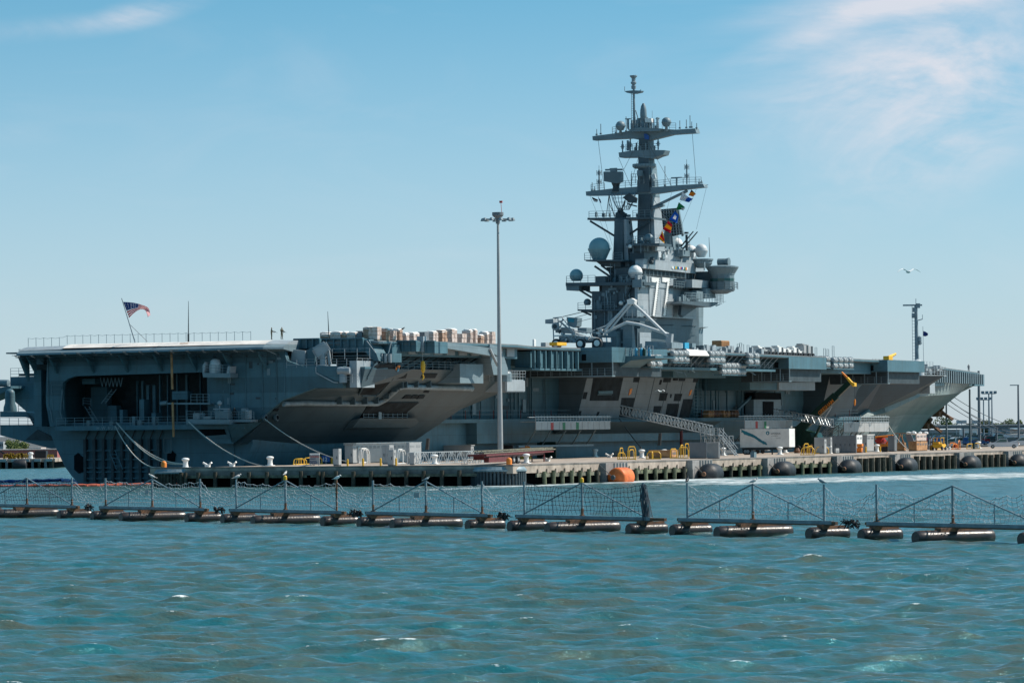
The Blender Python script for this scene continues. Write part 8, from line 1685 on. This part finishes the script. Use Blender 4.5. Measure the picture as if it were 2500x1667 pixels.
# scoreboard-like frames, poles
for x0, x1, lb in ((2335, 2360, 'left of the two flat bleacher frames above the canopy'), (2372, 2393, 'right of the two flat bleacher frames above the canopy')):
    a = IY(x0, 1034, 1280); b = IY(x1, 1028, 1280); T = thing('bleacher_frame', lb, 'frame', (a[0], 1280, 2.4), 0, None, WD); g = G(WD); g.box(a[0], b[0], 1280, 1280.6, a[2], b[2]+.3); g.build('panel', 'galv', T); g = G(WD)
    for x in (a[0]+.1, b[0]-.1, (a[0]+b[0])/2): g.tube((x, 1280.3, 2.3), (x, 1280.3, a[2]), .12, 4)
    g.build('leg', 'galv', T)
for i, (x, yt, Y, r, head, lb) in enumerate(((2311, 985, 900, .22, 0, 'thin grey pole left of the canopy column beneath the bow lines'), (2368.5, 950, 900, .26, 0, 'tall thin pole just right of the bow'), (2391, 905, 950, .36, 0, 'thick dark pole passing in front of the bow end'), (2402, 975, 1200, .22, 2, 'short teal floodlight pole with a flat head'), (2415, 960, 1150, .24, 2, 'taller teal floodlight pole with a double head'), (2422.5, 960, 1150, .22, 0, 'plain teal pole beside the double-headed one'), (2487, 940, 950, .26, 1, 'pole with a small arm near the right edge'), (2373, 1020, 1200, .18, 0, 'short pole between the two bleacher frames'))):
    c = IY(x, 1065, Y); zt = IY(x, yt, Y)[2]; T = thing('lamp_pole', lb, 'pole', (c[0], Y, 2.38), 0, 'poles beyond the bow', WD); g = G(WD); g.tube((c[0], Y, 2.38), (c[0], Y, zt), r, 6, r*.7); g.build('pole', 'steel' if i in (3, 4, 5) else 'cabinetd', T)
    if head == 2: g = G(WD); g.box(c[0]-1.8, c[0]+1.8, Y-.2, Y+.2, zt-.2, zt); [g.cb((c[0]+o, Y, zt-.1), (.8, .6, .7)) for o in (-1.6, -.5, .6, 1.7)]; g.build('floodlight', 'steel', T)
    if head == 1: g = G(WD); g.box(c[0]-1.8, c[0]+.2, Y-.1, Y+.1, zt-.1, zt+.1); g.build('arm', 'steel', T)
# far trees (each its own)
def tree(c, h, r, label, group=None, seed=0, m='leaf'):
    rr = random.Random(seed); T = thing('tree', label, 'tree', c, 0, group, WD); g = G(WD); g.tube(c, (c[0], c[1], c[2]+h*.6), h*.04, 6, h*.015)
    for k in range(5): t = rr.uniform(0, 6.28); g.tube((c[0], c[1], c[2]+h*(.25+.06*k)), (c[0]+r*.6*math.cos(t), c[1]+r*.6*math.sin(t), c[2]+h*(.5+.08*k)), h*.014, 4, h*.004)
    g.build('trunk', 'wood', T); g = G(WD)
    lobes = [(rr.uniform(-.6, .6)*r, rr.uniform(-.5, .5)*r, h*rr.uniform(.4, .9), r*rr.uniform(.3, .55)) for _ in range(9)]
    V = []; F = []
    for k in range(1500):
        l = lobes[rr.randrange(9)]; d = Vector((rr.gauss(0, 1), rr.gauss(0, 1), rr.gauss(0, 1))).normalized()*l[3]*rr.uniform(.6, 1.05); q = Vector((c[0]+l[0], c[1]+l[1], c[2]+l[2]))+d; n_ = Vector((rr.gauss(0, 1), rr.gauss(0, 1), rr.gauss(0, 1))).normalized(); u = n_.orthogonal().normalized()*r*.07; v = n_.cross(u)
        i0 = len(g.V); g.V += [q+u, q+v, q-u, q-v]; g.F.append((i0, i0+1, i0+2, i0+3))
    g.build('crown', m, T)
mat('leaf', (.10, .14, .05), .8, .3, .4, col2=(.04, .07, .025)); mat('leafl', (.22, .24, .08), .8, .2, .4, col2=(.10, .13, .04))
c = IY(38, 1102, 1010); tree((c[0], c[1], 2.3), 3.0, 2.0, 'light green tree behind the red hull at the left', None, 1, 'leafl')
c = IY(28, 1102, 1020); tree((c[0], c[1], 2.3), 3.3, 1.8, 'taller light green tree just left of the first one', None, 5, 'leafl'); c = IY(52, 1102, 1030); tree((c[0], c[1], 2.3), 2.9, 2.0, 'small light green tree at the right of the left-hand trees', None, 6, 'leafl')
c = IY(2300, 1062, 1450); tree((c[0], c[1], 2.3), 5.8, 4.2, 'dark tree above the long white-roofed building', None, 2)
for i, x in enumerate((2330, 2360, 2408, 2428, 2440, 2475, 2495)): c = IY(x, 1062, 1700); tree((c[0], c[1], 2.3), 3.8+i % 3, 4, f'far low tree on the car park skyline, {ORD[i]} from the left', 'far trees beyond the car park', 10+i)
# ---- left background: far pier, red barge, clutter ----
YB = 905
p0 = IY(-40, 1122, YB); p1 = IY(133, 1122, YB); zt = 2.0; T = thing('far_pier', 'low pier on white and dark piles at the far left', 'pier', (p0[0]-60, YB, 0), 0, None, WD)
g = G(WD); g.box(p0[0]-60, p1[0], YB+1, YB+40, 1.3, 2.0); g.build('deck', 'concrete', T); g = G(WD); g.box(p0[0]-60, p1[0]-1.5, YB+2.5, YB+38, -1, 1.3); g.build('dark_core', 'void', T)  # black box under the deck stands for shade there
for k in range(16): x = p1[0]-.6-k*1.35; g = G(WD); g.box(x-.25, x+.25, YB+.4, YB+.95, -1, 1.7); g.build('pile', 'cabinetd' if k % 2 else 'pile', T)
g = G(WD); 
for k in range(9): x = p1[0]-1.2-k*2.4; g.box(x-.7, x+.7, YB+.3, YB+.98, 1.4, 1.95)
g.build('fender_board', 'cabinet', T)
f = IY(48, 1136, YB-2); T = thing('pier_fender', 'dark cylindrical fender floating against the far left pier', 'fender', (f[0], f[1], .6), 0, None, WD); g = G(WD); g.rev((f[0], f[1], .65), [(.3, -1.5), (1.1, -1.2), (1.25, -.8), (1.25, 1.2), (1.1, 1.4)], 18, ax='a'); g.build('fender_body', 'rubber', T, smooth=True)
mat('redhull', (.42, .13, .11), .7, .08, .15, .25)
a = IY(-60, 1120, YB+30); b = IY(122, 1120, YB+30); zt = IY(60, 1099, YB+30)[2]; T = thing('barge', 'long flat red barge behind the far left pier', 'barge', (a[0], a[1], 0), 0, None, WD); g = G(WD); g.box(a[0]-30, b[0], YB+45, YB+60, -.5, zt); g.build('hull', 'redhull', T); g = G(WD); g.box(a[0]-30, b[0]+.1, YB+44.8, YB+60, zt+.01, zt+.2); g.build('gunwale', 'wrap', T)
a = IY(85, 1120, YB+8); b = IY(112, 1100, YB+8); g = G(WD); g.box(a[0], b[0], YB+8, YB+12, 2.0, b[2]); solo(g, 'dark_container', 'black', 'black container at the end of the far left pier', 'container')
for x0, x1, y, lb in ((116, 121, 1110, 'left'), (122, 130, 1110, 'right')): a = IY(x0, 1121, YB+4); b = IY(x1, y, YB+4); g = G(WD); g.path([(a[0], YB+4, 2), (a[0], YB+4, b[2]), (b[0], YB+4, b[2]), (b[0], YB+4, 2)], .12, 4); g.path([(a[0], YB+4, 2.5), (b[0], YB+4, 2.5)], .12, 4); solo(g, 'yellow_rail', 'yellow', f'{lb} yellow frame on the corner of the far left pier', 'guard rail')
RY = random.Random(9)
g = G(WD)
for k in range(22): a = IY(RY.uniform(8, 70), 1121, YB+5); g.path([(a[0], YB+5, 2), (a[0]+.1, YB+5, 2+RY.uniform(.5, 1.3)), (a[0]+RY.uniform(.4, 1.3), YB+5, 2+RY.uniform(.4, 1.2)), (a[0]+1.0, YB+5, 2)], .1, 4)
solo(g, 'hose_rack', 'yellow', 'tangle of yellow hoops and hoses on the far left pier', 'hoses')
a = IY(75, 1121, YB+5); g = G(WD); g.rev((a[0], a[1], 2), [(.5, 0), (.4, .7), (.6, 1.0), (.5, 1.3), (.02, 1.4)], 12); solo(g, 'bollard', 'white', 'white bollard on the far left pier', 'bollard')
for x0, x1, y0, y1, m, lb in ((-30, 8, 1078, 1102, 'cabinet', 'white superstructure showing at the left edge under the stern'), (62, 100, 1092, 1100, 'wrap', 'low pinkish building behind the red barge')):
    a = IY(x0, y1, 1100); b = IY(x1, y0, 1100); T = thing('far_building', lb, 'building', (a[0], 1100, 2), 0, None, WD); g = G(WD); g.box(a[0], b[0], 1100, 1112, 1.9, b[2]); g.build('wall', m, T)
    g = G(WD); [g.box(a[0]+(b[0]-a[0])*(k+.3)/8, a[0]+(b[0]-a[0])*(k+.7)/8, 1099.9, 1099.99, b[2]-1.2, b[2]-.5) for k in range(8)]; g.build('window_row', 'dark', T)
a = IY(12, 1118, YB+6); b = IY(2, 1098, YB+6); g = G(WD); g.tube((a[0]+1.5, YB+6, 2.0), (a[0]-1.6, YB+6, 4.0), .3, 4, .15); g.cb((a[0]+1.5, YB+6, 2), (1.6, 1.2, .9)); solo(g, 'small_crane', 'black', 'small dark crane arm at the left edge on the far pier', 'crane')
# ---- containers and people-less clutter on the ship's fantail pier gap: camels ----
for x, y0, y1, lb, m in ((1609, 1057, 1087, 'pale slanting fender board between hull and pier below the gangway', 'sconcrete'), (1042, 1070, 1098, 'pale fender board under the ship prow behind the box trailer', 'sconcrete')):
    g = G(); g.PA([(x-4, y1), (x+3, y1), (x+5, y0), (x-1, y0)], IZ(x, y1+14, PZ)[0], .4); solo(g, 'fender_board', m, lb, 'fender board')
g = G(); p = IS(1664, 1110, 22.9); g.tube((p[0], 22.9, 0), (p[0], 22.9, IS(1663, 1048, 22.9)[2]), .28, 6); solo(g, 'red_hose', 'maroon', 'dark red vertical hose down the hull right of the long gangway', 'hose')
# rusty cargo stacked on the hangar deck edge
for k, (x0, x1) in enumerate(((1731, 1748), (1749, 1767), (1768, 1787), (1788, 1808))):
    p = IS(x0, 1018, 22); q = IS(x1, 1018, 22); zt = IS(x0, 1000, 22)[2]; T = thing('brush_pile', f'bundle of coppery brown stores on the hangar deck edge, {ORD[k]} from the left', 'bundle', (p[0], 22, 8.62), group='coppery bundles on the hangar deck edge'); g = G()
    for j in range(6): a = p[0]+(q[0]-p[0])*j/6; g.box(a+.05, a+(q[0]-p[0])/6-.05, 20.6+RY.uniform(0, .3), 22-RY.uniform(0, .3), 8.62, zt-RY.uniform(0, .5))
    g.build('bundle', 'tan' if k % 2 == 0 else 'rust', T, bevel=.12)
